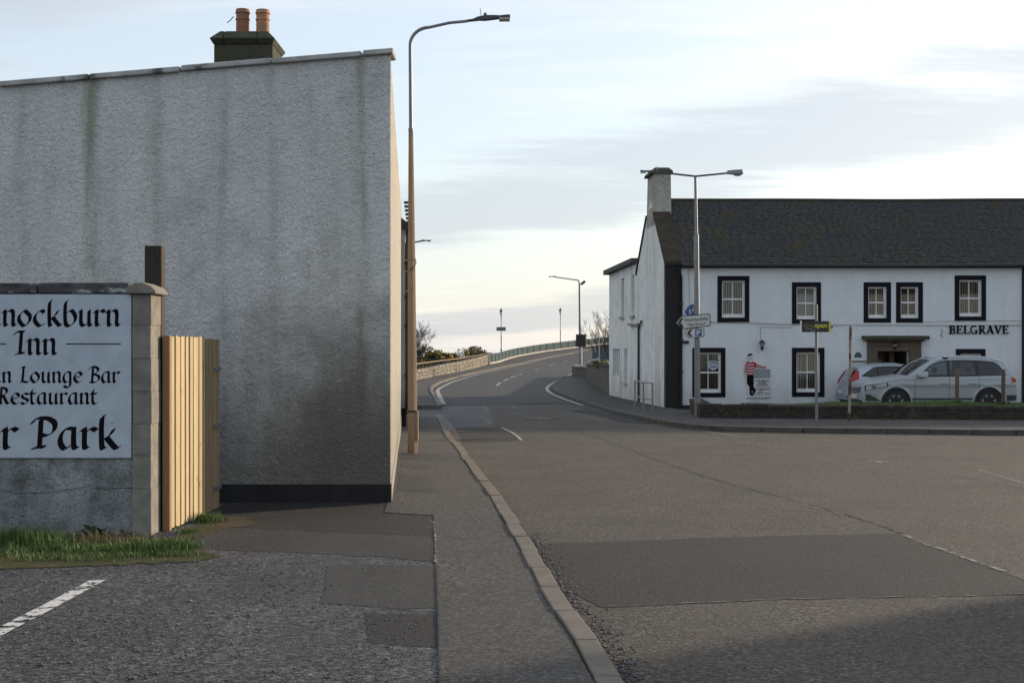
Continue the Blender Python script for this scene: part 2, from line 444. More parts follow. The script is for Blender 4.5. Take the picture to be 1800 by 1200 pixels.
def painted(name, c, wear=.5, under=(.07, .07, .072), size=18):
    """road paint worn through to the asphalt"""
    m, nt, b = new_mat(name); p = pos(nt)
    f = ramp(nt, noise(nt, p, size, 6, .7), wear - .06, wear + .04)
    g = ramp(nt, noise(nt, p, 90, 2, .6), .35, .65)
    cc = mix(nt, g, c, tuple(x * .75 for x in c))
    out = nt.nodes['Material Output']; tr = N(nt, 'ShaderNodeBsdfTransparent')
    ms = nt.nodes.new('ShaderNodeMixShader'); nt.links.new(f, ms.inputs[0]); nt.links.new(b.outputs[0], ms.inputs[1]); nt.links.new(tr.outputs[0], ms.inputs[2])
    nt.links.new(ms.outputs[0], out.inputs[0]); setc(nt, b, cc); b.inputs['Roughness'].default_value = .8
    return m

M = {}
M['asphalt'] = asphalt('old_asphalt', (.031, .0285, .026), (.124, .109, .094), .018, tint=(.072, .056, .042), stain=.5, big=.45)
M['asphalt_far'] = asphalt('newer_asphalt', (.024, .025, .027), (.048, .048, .051), .011, rough=.8)
M['patch'] = asphalt('patched_asphalt', (.0125, .0125, .0137), (.040, .0392, .0385), .014, rough=.85, big=.4)
M['patch_smooth'] = asphalt('smooth_patch_asphalt', (.026, .026, .0265), (.05, .0495, .049), .009, rough=.8, big=.5, bstr=.35)
M['pavement'] = asphalt('pavement_asphalt', (.031, .030, .029), (.115, .11, .104), .014, tint=(.058, .052, .045))
M['pavement_far'] = asphalt('far_pavement_asphalt', (.036, .035, .035), (.07, .067, .065), .012, big=.5)
M['forecourt'] = asphalt('chipping_surface', (.022, .0225, .026), (.155, .157, .165), .018, bstr=.9, big=.5)
M['kerb'] = rough_mat('kerb_concrete', (.16, .145, .125), (.115, .103, .09), 3.5, .9, 140, .5, .004, (.13, .115, .10), 6, lim3=(.58, .75))
M['kerb_dark'] = rough_mat('kerb_granite', (.095, .092, .088), (.065, .063, .06), 3, .9, 90, .5, .004)
M['joint'] = None
M['joint_dark'] = None
M['joint'] = painted('pale_joint', (.24, .23, .215), .50, size=7)
M['joint_dark'] = painted('tar_joint', (.018, .0175, .017), .53, size=5)
M['paint'] = painted('road_paint', (.50, .50, .48), .535)
M['paint_worn'] = painted('worn_road_paint', (.52, .52, .50), .51)
M['paint_line'] = painted('parking_line_paint', (.60, .60, .58), .55, size=8)
M['paint_vworn'] = painted('very_worn_road_paint', (.42, .42, .41), .46)
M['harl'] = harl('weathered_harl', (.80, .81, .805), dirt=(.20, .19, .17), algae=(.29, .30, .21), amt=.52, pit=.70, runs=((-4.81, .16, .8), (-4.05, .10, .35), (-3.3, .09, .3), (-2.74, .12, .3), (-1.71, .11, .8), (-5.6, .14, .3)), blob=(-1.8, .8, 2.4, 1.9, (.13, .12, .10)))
M['harl_hotel'] = harl('white_painted_harl', (.71, .745, .78), amt=.16, bs=.55, splash=.25, foot=-.6)
M['harl_gable'] = harl('streaked_white_harl', (.78, .79, .78), amt=.52, bs=.5, splash=.5, foot=-.4)
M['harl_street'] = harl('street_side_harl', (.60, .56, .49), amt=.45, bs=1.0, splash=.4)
M['harl_low'] = harl('mouldy_white_render', (.60, .63, .64), dirt=(.05, .055, .055), algae=(.10, .11, .08), amt=1.2, bs=.6, splash=.8, foot=.1)
M['harl_dark'] = rough_mat('dark_harl', (.13, .12, .105), (.08, .075, .068), 5, .95, 40, 1.0, .03, stretch=(1, 1, .3))
M['black'] = rough_mat('black_masonry_paint', (.014, .014, .016), (.022, .021, .022), 4, .7, 50, .5, .012)
M['margin'] = plain('black_margin_paint', (.009, .009, .014), .75, 0, .15)
M['coping'] = rough_mat('coping_concrete', (.46, .46, .45), (.30, .30, .29), 4, .9, 60, .6, .006, (.10, .095, .08), 3, lim3=(.55, .7))
M['coping_dark'] = rough_mat('weathered_coping', (.10, .10, .105), (.035, .034, .036), 6, .85, 50, .6, .008, (.42, .43, .44), 7, lim3=(.50, .60), stretch=(.5, 1, 1))
M['stone_dark'] = rough_mat('mossy_chimney_stone', (.075, .075, .055), (.045, .048, .035), 5, .95, 45, .8, .015, (.055, .065, .03), 2)
M['terracotta'] = rough_mat('terracotta', (.34, .15, .085), (.25, .11, .065), 7, .8, 60, .4, .004, (.22, .14, .10), 4)
M['terracotta_pale'] = rough_mat('pale_terracotta', (.44, .22, .125), (.34, .17, .10), 7, .8, 60, .4, .004, (.24, .17, .12), 4)
M['block'] = rough_mat('concrete_block', (.25, .235, .205), (.17, .16, .14), 5, .95, 90, .9, .008, (.06, .058, .05), 22, lim3=(.66, .72))
M['old_wood'] = timber('tarred_wood', (.030, .026, .022), (.05, .04, .03), 2)
M['gate_wood'] = timber('shaded_softwood', (.30, .225, .14), (.22, .16, .095), 2)  # darker, browner than the fence softwood: the gate's shade put into its colour
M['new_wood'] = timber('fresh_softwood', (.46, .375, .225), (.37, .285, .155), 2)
M['post_wood'] = timber('weathered_post_wood', (.13, .10, .07), (.08, .06, .04), 2)
M['sign_face'] = plain('sign_board_paint', (.42, .48, .55), .5)
M['ink'] = plain('sign_lettering_black', (.008, .007, .010), .85, 0, .08)
M['white'] = plain('white_gloss_paint', (.70, .71, .71), .45)
M['sign_white'] = plain('sign_white', (.55, .57, .58), .4)
M['sign_blue'] = plain('sign_blue', (.03, .09, .30), .4)
M['sign_black'] = plain('sign_black', (.012, .012, .013), .4)
M['sign_yellow'] = plain('sign_yellow', (.50, .52, .05), .45)
M['sign_back'] = plain('grey_sign_back', (.10, .10, .11), .5)
M['sign_grey'] = plain('grey_sign_panel', (.24, .28, .31), .5)
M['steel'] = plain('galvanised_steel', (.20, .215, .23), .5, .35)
M['steel_dark'] = plain('dark_lamp_metal', (.05, .052, .058), .45, .3)
M['lens'] = plain('lamp_lens', (.35, .35, .33), .2)
M['pole_tan'] = rough_mat('tan_column', (.30, .225, .155), (.235, .175, .12), 3, .7, 70, .35, .004, (.24, .16, .10), 2.2, stretch=(1, 1, .25))  # tan tone for the lower lamp column and the far top rail
M['rust'] = rough_mat('rusting_paint', (.34, .32, .29), (.22, .20, .18), 7, .8, 70, .5, .003, (.085, .045, .032), 3.2, lim3=(.50, .58), stretch=(1, 1, .5))
M['black_metal'] = plain('black_ironwork', (.012, .013, .016), .4)
M['parapet'] = plain('pale_green_parapet_paint', (.080, .112, .118), .95, 0, .05)
M['parapet_post'] = plain('parapet_post_paint', (.06, .085, .09), .5)
M['teal'] = plain('teal_paint', (.045, .095, .12), .6)
M['slate'] = rough_mat('slate', (.033, .036, .041), (.085, .087, .087), 11, .7, 30, .4, .006, (.075, .068, .045), 1.3, lim3=(.48, .74))
M['moss'] = rough_mat('mossy_skew', (.055, .047, .032), (.035, .03, .022), 4, .95, 40, .8, .015, (.04, .035, .028), 3)
M['sandstone'] = rough_mat('brown_sandstone', (.135, .105, .08), (.09, .07, .055), 3, .9, 60, .4, .006)
M['rubble'] = rough_mat('rubble_stone', (.050, .044, .037), (.036, .033, .029), 4, .92, 35, .7, .012, (.085, .075, .063), 3, lim3=(.6, .72))
M['mortar'] = rough_mat('dark_mortar', (.052, .046, .04), (.036, .032, .028), 9, .95, 50, .6, .008)
M['wall_stone'] = rough_mat('pale_wall_stone', (.34, .305, .25), (.22, .195, .16), 2.5, .92, 20, .6, .015, (.16, .13, .10), 3.5, lim3=(.55, .68))
M['mortar_pale'] = rough_mat('brown_mortar', (.10, .085, .065), (.07, .06, .05), 9, .95, 30, .6, .01)  # brown mortar core behind the pale wall stones
M['soil'] = rough_mat('soil', (.075, .058, .038), (.045, .036, .025), 4, 1, 50, .8, .02)
M['turf'] = rough_mat('turf', (.05, .085, .024), (.085, .11, .035), 6, .95, 60, .9, .02)
M['land'] = rough_mat('rough_grassland', (.06, .075, .03), (.10, .095, .05), .8, .95, 12, .6, .03)
M['moss_edge'] = rough_mat('mossy_fringe', (.045, .050, .016), (.035, .045, .014), 14, .95, 90, .8, .008, (.10, .055, .02), 8)
M['grass'] = leafy('grass_blades', (.035, .085, .014), (.11, .16, .04), 9)
M['grass_dull'] = leafy('bank_grass_blades', (.045, .10, .02), (.10, .14, .04), 3)
M['dead'] = leafy('dead_grass', (.20, .15, .08), (.13, .10, .055), 9)
M['dock'] = leafy('dock_leaf', (.014, .032, .010), (.022, .045, .014), 9)
M['gorse'] = leafy('gorse_green', (.030, .042, .014), (.055, .060, .020), 2)
M['flower'] = leafy('gorse_flower', (.55, .36, .02), (.42, .25, .015), 4)
M['bark'] = rough_mat('bark', (.09, .07, .055), (.055, .043, .035), 12, .9, 60, .6, .004)
M['gravel'] = rough_mat('loose_chippings', (.14, .14, .145), (.04, .041, .046), 60, .9, 200, .4, .002, (.32, .30, .28), 90, lim3=(.58, .64))
M['gutter'] = plain('black_gutter', (.010, .010, .012), .45)
M['glass'] = glass('window_glass')
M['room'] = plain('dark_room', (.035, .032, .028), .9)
M['blind'] = plain('blind_fabric', (.40, .37, .29), .8)
M['curtain'] = plain('net_curtain', (.30, .33, .31), .8)
M['brown_wood'] = plain('varnished_door', (.05, .022, .010), .45)
M['warm'] = plain('brass_fitting', (.30, .17, .05), .5)
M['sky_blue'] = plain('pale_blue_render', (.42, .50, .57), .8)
# car paints and trims
def carpaint(name, c):
    m, nt, b = new_mat(name); w = N(nt, 'ShaderNodeTexVoronoi', Scale=900); nt.links.new(pos(nt), w.inputs['Vector'])
    d = ramp(nt, noise(nt, pos(nt), 3, 5, .6), .45, .8)
    setc(nt, b, mix(nt, mth(nt, 'MULTIPLY', d, .25), c, tuple(x * .6 for x in c)))
    b.inputs['Metallic'].default_value = .55; b.inputs['Roughness'].default_value = .45
    b.inputs['Coat Weight'].default_value = .35; b.inputs['Coat Roughness'].default_value = .12; return m
M['silver'] = carpaint('silver_car_paint', (.32, .355, .39))
M['silver2'] = carpaint('pale_silver_car_paint', (.38, .43, .49))
M['car_glass'] = plain('car_glass', (.020, .026, .028), .06, 0, .7)
M['car_clear'] = glass('tinted_car_glass', (.34, .40, .41), 1.0)
M['car_trim'] = plain('black_car_plastic', (.014, .014, .015), .55)
M['tyre'] = plain('tyre_rubber', (.012, .012, .012), .8)
M['alloy'] = plain('alloy_wheel', (.45, .46, .48), .35, .8)
M['chrome'] = plain('chrome', (.6, .62, .64), .15, .9)
M['headlight'] = plain('headlight_lens', (.46, .50, .54), .15, 0)
M['tail_red'] = plain('tail_light_red', (.42, .012, .014), .2)
M['plate'] = plain('number_plate', (.60, .60, .56), .45)

# ------------------------------------------------------------------ the ground, sea, road and pavements
V2 = lambda x, y: Vector((x, y))
def xy(p): return Vector((p[0], p[1]))
KERB_N = [xy(gp(x, y)) for x, y in ((1078, 1200), (1047, 1146), (997, 1077), (967, 1023), (936, 970), (894, 905), (882, 884), (825, 811), (811, 786), (790, 760), (778, 735))]
KERB_N = [V2(2.35, -14), V2(1.15, 0)] + KERB_N
KERB_FL = [xy(gp(x, y)) for x, y in ((774, 719), (776, 715), (767.5, 702), (760, 687.5), (763, 681), (777, 673), (802, 665), (847, 654), (889, 645), (931, 635.5), (980, 625.5), (1015, 619.5), (1055, 612))]
_d = (KERB_FL[-1] - KERB_FL[-2]).normalized()
KERB_FL += [KERB_FL[-1] + _d * 14, KERB_FL[-1] + _d * 40]
KERB_H = [xy(gp(x, y)) for x, y in ((1018, 655), (986, 666), (972, 677), (971, 685.5), (976.5, 691), (999, 701), (1026, 710), (1058, 721), (1088, 730), (1128, 739), (1173, 748.5), (1205, 753), (1243, 757.5), (1400, 760.5), (1800, 765))]
KERB_H = [V2(30, 228), V2(19.4, 202), V2(12.6, 178), V2(8.6, 150)] + KERB_H + [V2(34, KERB_H[-1].y - .6)]
WALL_FL = [xy(gp(x, y)) for x, y in ((733, 670), (780, 660), (820, 652), (858, 641.5))]
PARA = [xy(gp(x, y)) for x, y in ((858, 641), (900, 629), (940, 621.6), (980, 616), (1020, 611), (1048, 607.6))]
_d2 = (PARA[-1] - PARA[-2]).normalized()
PARA = PARA + [PARA[-1] + _d2 * 16, PARA[-1] + _d2 * 40]

EDGE = [V2(-260, 60), V2(-40, 74), V2(-8.5, 82)] + WALL_FL + PARA[1:] + [V2(90, 330), V2(400, 420)]
def drop(x, y):
    """the shore falls away beyond the sea wall and the bridge parapet"""
    best = 1e9; side = -1
    for a, b in zip(EDGE, EDGE[1:]):
        d = b - a; t = max(0, min(1, ((x - a.x) * d.x + (y - a.y) * d.y) / d.length_squared))
        q = a + d * t; dist = hypot(x - q.x, y - q.y)
        if dist < best:
            best = dist; side = 1 if d.x * (y - a.y) - d.y * (x - a.x) > 0 else -1
    return best * side
gx = sorted(set([-260, -180, -120, -80, -55, -40] + [i * 2.5 for i in range(-12, 17)] + [48, 60, 80, 110, 160, 230, 320]))
gy = sorted(set([-80, -50, -30] + [i * 4 for i in range(-5, 70)] + [300, 330, 370, 420, 500]))
lv = []
for y in gy:
    for x in gx:
        d = drop(x, y); z = G(min(x, 30), y) - .14
        if d < -12: z = lerp(z, min(z, -.3), sstep(12, 24, -d))
        if d > .3: z = lerp(z - .3, -17, sstep(.3, 60, d))
        if x > 36: z -= 3 * sstep(36, 160, x)
        lv.append((x, y, z))
nx = len(gx)
lf = [(j * nx + i, j * nx + i + 1, (j + 1) * nx + i + 1, (j + 1) * nx + i) for j in range(len(gy) - 1) for i in range(nx - 1)]
lo = mass('ground', lv, lf, M['land'], smooth=True); tag(lo, kind='structure')

m, nt, b = new_mat('sea_water'); setc(nt, b, (.05, .075, .09)); b.inputs['Roughness'].default_value = .22
n1 = noise(nt, pos(nt, (.02, .05, 1)), 3, 5, .6); bump(nt, b, n1, .6, .6); M['sea'] = m
so = mass('sea', [(-60000, -4000, -14), (60000, -4000, -14), (60000, 60000, -14), (-60000, 60000, -14)], [(0, 1, 2, 3)], M['sea']); tag(so, kind='structure')

road_poly = KERB_N + [V2(-12, 37.4), V2(-12, 41.8)] + [V2(-6.3, 42.3)] + KERB_FL + [V2(30, 228)] + KERB_H[1:] + [V2(34, -14)]
road = sheet('road', road_poly, 0, M['asphalt'], step=2.0); tag(road, kind='structure')

def zpn(x, y): return G(x, y) + .085 * (1 - sstep(23.5, 28.5, y)) + .004
# near pavement
KIN = offset_line(KERB_N, .15)
WALL_X = lambda Y: -1.39 - .0742 * (Y - 15.6)          # street face of the rows of houses
seam = [V2(.75, -14), V2(-.02, 0), xy(gp(772, 1200, .09)), xy(gp(768, 1050, .09)), xy(gp(762, 905, .09)), xy(gp(676, 900, .09)), V2(-1.42, 15.55)]
pav = sheet('pavement', list(reversed(KIN)) + seam + [V2(WALL_X(15.7), 15.7), V2(WALL_X(33), 33), V2(WALL_X(38) , 37.9)], 0, M['pavement'], step=1.5, zf=zpn)
tag(pav, kind='structure')
fore = sheet('forecourt', seam[:-1] + [V2(-1.42, 15.8), V2(-14, 15.8), V2(-14, -14)], .082, M['forecourt'], step=3); tag(fore, kind='structure')
# patches and joints laid in the forecourt and pavement
def patch(name, pix, dz, m, parent, base=.09):
    q = []
    for (x0, y0), (x1, y1) in zip(pix, list(pix[1:]) + [pix[0]]):
        n = max(1, int(hypot(x1 - x0, (y1 - y0) * 3) / 9))
        for i in range(n): q.append((lerp(x0, x1, i / n) + R.gauss(0, 1.5), lerp(y0, y1, i / n) + R.gauss(0, .6)))
    return sheet(name, [xy(gp(x, y, base)) for x, y in q], dz, m, parent, step=0)
patch('asphalt_patch', ((318, 962), (352, 940), (395, 926), (480, 930), (600, 935), (700, 939), (760, 941), (764, 985), (680, 978), (600, 974), (520, 969), (420, 966)), .0845, M['patch_smooth'], fore)
patch('asphalt_patch', ((575, 992), (640, 989), (767, 993), (769, 1030), (771, 1066), (700, 1068), (610, 1060), (560, 1058), (572, 1030)), .0842, M['patch_smooth'], fore)
patch('asphalt_patch', ((392, 882), (676, 884), (674, 902), (755, 906), (760, 940), (700, 938), (600, 934), (480, 929), (400, 925), (384, 905)), .0838, M['patch'], fore)
patch('bare_soil_patch', ((384, 905), (430, 908), (455, 920), (400, 927), (345, 945), (330, 938)), .0855, M['soil'], fore)
patch('asphalt_patch', ((640, 1075), (771, 1078), (772, 1135), (650, 1128)), .0840, M['patch'], fore)
for pts, w, mm in ((((762, 915), (766, 945), (765, 985)), .022, 'joint'), (((768, 990), (771, 1060), (772, 1130), (773, 1200)), .012, 'joint_dark'), (((676, 902), (755, 907)), .012, 'joint_dark')):
    ribbon('pavement_joint', smooth_line([xy(gp(x, y, .1)) for x, y in pts]), w, .0925, M[mm], pav)
for pix in (((702, 832), (760, 838), (764, 863), (700, 861)), ((706, 812), (748, 816), (745, 822), (705, 821)), ((705, 797), (812, 799), (812, 808), (705, 806))):
    patch('asphalt_patch', pix, .0915, M['patch_smooth'], pav, .1)
# white worn parking line
ribbon('painted_line', resample([xy(gp(172, 1018, .09)), xy(gp(90, 1062, .09)), xy(gp(0, 1108, .09)), xy(gp(-120, 1170, .09))], .1), .115, .0880, M['paint_line'], fore)

# near kerb, stone by stone
kb = tag(link('kerb', MB().prism([(p.x, p.y, -.12) for p in KERB_N[1:]] + [(p.x, p.y, -.12) for p in reversed(KIN[1:])], (0, 0, .12)).mesh('kerb'), M['mortar']), kind='structure')
def kerb_run(line, length, zf, m, parent, w=.14, h=.26, jit=.011, name='kerb_stone', meshes=[]):
    st = resample(line, .05); acc = 0; i0 = 0
    mb = MB().box(-.5, .5, -w / 2, w / 2, -h, 0)
    me = mb.mesh(name); bmx = bmesh.new(); bmx.from_mesh(me)
    for v in bmx.verts: v.co.x *= length - .012
    bmesh.ops.bevel(bmx, geom=bmx.edges[:], offset=.012, segments=2, affect='EDGES', profile=.6); bmx.to_mesh(me); bmx.free(); me.materials.append(m)
    i = 0; out = []
    while i < len(st) - 1:
        j = i; d = 0
        while j < len(st) - 1 and d < length: d += (st[j + 1] - st[j]).length; j += 1
        if d < length * .6: break
        a, b2 = st[i], st[j]; c = (a + b2) / 2; t = b2 - a
        o = bpy.data.objects.new(name, me); col.objects.link(o); o.parent = parent
        za, zb = zf(a.x, a.y), zf(b2.x, b2.y)
        o.location = (c.x + R.uniform(-jit, jit), c.y + R.uniform(-jit, jit), (za + zb) / 2 + R.uniform(-.004, .004))
        o.rotation_euler = (R.uniform(-.015, .015), -atan2(zb - za, t.length), atan2(t.y, t.x) + R.uniform(-.006, .006))
        o.scale = (d / length, 1, 1); out.append(o); i = j
    return out
KC = offset_line(KERB_N, .075)
kerb_run(KC[1:], .9, lambda x, y: zpn(x, y) + .012, M['kerb'], kb)

# far-left pavement
FLB = [V2(-6.6, 42.3), V2(-6.2, 70)] + [p + Vector((-.1, 0)) for p in WALL_FL] + PARA[1:]
fl = sheet('pavement', [V2(p.x, p.y) for p in offset_line(KERB_FL, .13)] + list(reversed(FLB)), .10, M['pavement_far'], step=2.0); tag(fl, kind='structure')
mb = MB(); KO = resample(KERB_FL, 2.0); KI = offset_line(KO, .14)
for i in range(len(KO) - 1):
    a, b2, c, d = KO[i], KO[i + 1], KI[i + 1], KI[i]
    za, zb = G(a.x, a.y), G(b2.x, b2.y)
    mb.add([(a.x, a.y, za - .1), (b2.x, b2.y, zb - .1), (b2.x, b2.y, zb + .13), (a.x, a.y, za + .13), (d.x, d.y, za + .13), (c.x, c.y, zb + .13), (d.x, d.y, za - .1), (c.x, c.y, zb - .1)], [(0, 1, 2, 3), (3, 2, 5, 4), (4, 5, 7, 6)])
a, b2 = KERB_FL[0], V2(-6.5, 42.2)
mb.box(b2.x, a.x + .04, a.y - .07, a.y + .07, -.1, .13)
tag(mb.build('kerb', M['kerb'], None), kind='structure')

# hotel-side pavement and kerb
HB = [V2(8.6, 120), V2(5.4, 95), V2(4.4, 60), V2(5.4, 46.5), V2(5.4, 40.2), V2(5.15, 36), V2(34, 35.4)]
ki = offset_line(KERB_H, .13)
hp = sheet('pavement', list(ki[4:]) + list(reversed(HB)), .10, M['pavement_far'], step=2.0); tag(hp, kind='structure')
kh = tag(link('kerb', MB().box(-.01, .01, -.01, .01, -.3, -.28).mesh('kerb'), M['mortar']), kind='structure'); kh.location = (8, 33, 0)
ks = kerb_run(offset_line(KERB_H, .07)[4:], .9, lambda x, y: G(x, y) + .118, M['kerb_dark'], kh, h=.3, jit=.004)
for o in ks: o.matrix_parent_inverse = Matrix.Translation((-8, -33, 0))

# resurfaced carriageway up to the bridge
RS = [xy(gp(778, 712.5))] + KERB_FL[2:]
far = sheet('resurfaced_road', [V2(p.x + .06, p.y) for p in RS] + KERB_H[0:11], 0, M['asphalt_far'], step=2.0, zf=lambda x, y: G(x, y) + lerp(.006, .03, sstep(47, 85, y)))
far.parent = road
# cut-back: only beyond the transverse joint
bm = bmesh.new(); bm.from_mesh(far.data)
bmesh.ops.bisect_plane(bm, geom=bm.verts[:] + bm.edges[:] + bm.faces[:], plane_co=(0, 46.4, 0), plane_no=(0.008, 1, 0), clear_inner=True); bm.to_mesh(far.data); bm.free()
def rpatch(name, pix, m, dz=.0025): return sheet(name, [xy(gp(x, y)) for x, y in pix], dz, m, road, step=0)
def wob(pts, amp, n):
    P = nresample([V2(*p) for p in pts], n)
    return [(p.x + R.uniform(-amp, amp), p.y + R.uniform(-amp * .5, amp * .5)) for p in P]
rpatch('asphalt_patch', wob(((945, 955), (1100, 951), (1250, 945), (1400, 941), (1580, 937)), 1.2, 22) + wob(((1582, 938), (1640, 962), (1720, 988), (1800, 1016), (1990, 1080)), 1.5, 24) + wob(((1990, 1034), (1800, 1045), (1550, 1050), (1350, 1054), (1200, 1062), (1060, 1067)), 1.2, 30) + wob(((1058, 1066), (1010, 1045), (975, 1000), (948, 958)), 2, 9), M['patch'])
rpatch('asphalt_patch', ((800, 752), (875, 752), (893, 758), (908, 766), (917, 775), (860, 777), (815, 778)), M['patch'])
rpatch('asphalt_patch', ((772, 713), (860, 713), (868, 748), (840, 750), (788, 752), (776, 735)), asphalt('grey_blue_asphalt', (.055, .06, .066), (.10, .105, .11), .011))
rpatch('asphalt_patch', ((1000, 722), (1040, 727), (1100, 743), (1180, 744), (1120, 737), (1050, 722), (1030, 718)), M['patch'], .006)
sheet('lane_surface', [V2(-12, 37.6), V2(-1.95, 37.6), V2(-2.2, 41.9), V2(-12, 41.9)], .006, asphalt('lane_asphalt', (.06, .066, .075), (.10, .105, .115), .011), road, step=2)
def stripe(pix, w, m, dz=.010, name='painted_line', it=2, st=.25):
    return ribbon(name, resample(smooth_line([xy(gp(x, y)) for x, y in pix], it), st), w, dz, M[m], road)
# edge lines
stripe(((780, 712), (771, 694), (768, 687.5), (775, 682), (800, 669.6), (847, 656.6), (889, 647), (931, 637), (975, 627.5), (1010, 620.5)), .17, 'paint', .036, st=1.0)
stripe(((1024, 714), (1000, 706), (975, 696), (964, 690), (960.5, 684), (966, 677), (990, 664), (1015, 652)), .17, 'paint', .036, st=1.0)
# centre dashes
for a, b2 in (((873, 678.5), (880, 673)), ((885, 670.5), (893, 666.8)), ((897, 664.8), (907, 661.3)), ((912, 659.6), (919, 657.6)), ((940, 651), (947, 649.3)), ((967, 643), (979, 639.5)), ((990, 636), (997, 634))):
    stripe((a, b2), .13, 'paint', .036, it=0, st=1.0)
for pix, w, mm in ((((846, 713), (853, 718), (861, 724)), .08, 'paint_vworn'), (((848, 735), (855, 739), (862, 744)), .08, 'paint_vworn'), (((895, 713), (910, 718)), .07, 'paint_vworn'),
                   (((882, 752), (900, 760), (912, 769), (916, 774)), .06, 'paint'), (((772, 728), (776, 737), (784, 745), (791, 752), (795, 758)), .22, 'paint_vworn'), (((795, 758), (815, 758)), .15, 'paint_vworn'),
                   (((997, 724), (1030, 730), (1060, 742)), .07, 'paint_vworn'), (((1215, 753), (1250, 760), (1300, 767)), .14, 'paint_vworn'), (((1530, 811), (1556, 813)), .28, 'paint_vworn'), (((1290, 776), (1370, 785)), .06, 'paint_vworn'), (((1720, 826), (1760, 838), (1800, 850)), .06, 'paint_vworn')):
    stripe(pix, w, mm)
# sealed joints, cracks and tar bands
def crack(pix, w, m, dz=.007):
    P = resample(smooth_line([xy(gp(x, y)) for x, y in pix], 2), .12)
    P = [p + Vector((R.uniform(-.02, .02), R.uniform(-.02, .02))) for p in P]
    return ribbon('sealed_joint', P, w, dz, M[m], road)
crack(((1590, 938), (1500, 907), (1400, 880), (1300, 855), (1200, 825), (1100, 787), (1040, 765), (985, 748)), .028, 'joint_dark')
crack(((1590, 940), (1640, 961), (1720, 988), (1800, 1017), (1990, 1083)), .05, 'joint')
crack(((1580, 936.5), (1400, 940.5), (1300, 943.5)), .012, 'joint'); crack(((1060, 1066), (1200, 1061.5), (1350, 1054), (1550, 1050), (1800, 1045), (1990, 1034)), .014, 'joint')
crack(((1270, 944), (1400, 941)), .012, 'joint')
crack(((1420, 792), (1560, 815), (1700, 838), (1800, 860)), .018, 'joint_dark'); crack(((1400, 884), (1480, 905)), .03, 'joint')
# drain channel across the carriageway
sheet('drain_channel', [xy(gp(x, y)) for x, y in ((922, 736), (983, 735.5), (983, 737.5), (922, 738))], .008, M['joint_dark'], road, step=0)
sheet('drain_cover', [xy(gp(x, y)) for x, y in ((936, 736), (972, 735.7), (972, 737.2), (936, 737.5))], .012, M['joint'], road, step=0)

# loose chippings: fine stones lying on the forecourt and in the gutter
ICO_V = np.array([(0, 0, 1), (1, 0, .1), (0, 1, .1), (-1, 0, .1), (0, -1, .1), (0, 0, -.6)], float)
ICO_F = np.array([(0, 1, 2), (0, 2, 3), (0, 3, 4), (0, 4, 1), (5, 2, 1), (5, 3, 2), (5, 4, 3), (5, 1, 4)])
def pebbles(name, P, size, m, label, parent=None):
    n = len(P); s = size * NR.lognormal(0, .38, n)
    a = NR.uniform(0, 2 * pi, n); V = ICO_V[None] * (s[:, None, None] * NR.uniform(.6, 1.2, (n, 6, 1)))
    V[:, :, 2] *= .6
    x = V[:, :, 0] * np.cos(a)[:, None] - V[:, :, 1] * np.sin(a)[:, None]; y = V[:, :, 0] * np.sin(a)[:, None] + V[:, :, 1] * np.cos(a)[:, None]
    V = np.stack([x, y, V[:, :, 2]], 2) + P[:, None, :]
    F = (ICO_F[None] + (np.arange(n) * 6)[:, None, None]).reshape(-1, 3)
    o = mass(name, V.reshape(-1, 3), F, m, parent); tag(o, label, 'gravel', kind='stuff'); return o
n = 17000
Y = 6.6 + 7.2 * NR.random(n) ** 1.15; X = NR.uniform(-6.2, -.5, n)
clump = np.sin(X * 2.1 + 1) * np.sin(Y * 1.7) + .6 * np.sin(X * 5.3) * np.sin(Y * 4.1 + 2)
keep = (clump + NR.normal(0, .7, n) > -.35) & (X < -.52 - .045 * (Y - 7))
keep &= ~((X > (575 - 900) / FPX * Y) & (Y > 9.2) & (NR.random(n) > .06))
keep &= ~((Y > 11.3) & (X > -2.9) & (NR.random(n) > .04))
pebbles('gravel', np.stack([X, Y, np.full(n, .086)], 1)[keep], .0075, M['gravel'], 'loose grey chippings scattered over the parking forecourt')
P = []
for i in range(1500):
    t = R.random() ** 1.3; yv = lerp(7.2, 13.5, t)
    for a, b2 in zip(KERB_N, KERB_N[1:]):
        if a.y <= yv <= b2.y:
            xk = lerp(a.x, b2.x, (yv - a.y) / (b2.y - a.y)); P.append((xk + abs(R.gauss(0, .10)) + .01, yv + .1 * sin(i), .003)); break
pebbles('gravel', np.array(P), .010, M['gravel'], 'dark grit and stones gathered in the gutter along the near kerb')

# ------------------------------------------------------------------ harled building beside the road (left)
FY = 15.6; CX = -1.39
def skew(X): return 5.20 + (X - CX) * .0835              # sloping wall head
hb = thing('harled_building', 'weathered white harled end building with black plinth and sloping concrete coping', 'building', (-4, FY, .09))
XL = -13.0
mb = MB(); mb.add([(XL, FY, .0), (CX, FY, .0), (CX, FY, skew(CX)), (XL, FY, skew(XL)), (XL, FY + .3, .0), (CX - .02, FY + .3, 0), (CX - .02, FY + .3, skew(CX)), (XL, FY + .3, skew(XL))], [(0, 1, 2, 3), (4, 7, 6, 5), (3, 2, 6, 7), (0, 3, 7, 4)])
mb.build('front_wall', M['harl'], hb)
mb = MB(); E = 33.0
mb.add([(CX, FY + .002, 0), (WALL_X(E), E, 0), (WALL_X(E), E, 5.32), (CX, FY + .002, skew(CX)), (XL, E, 0), (XL, E, 4.4)], [(0, 1, 2, 3), (1, 4, 5, 2)])
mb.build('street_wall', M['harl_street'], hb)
MB().box(XL, CX + .012, FY - .012, FY + .05, .0, .295).build('plinth', M['black'], hb, bevel=.006)
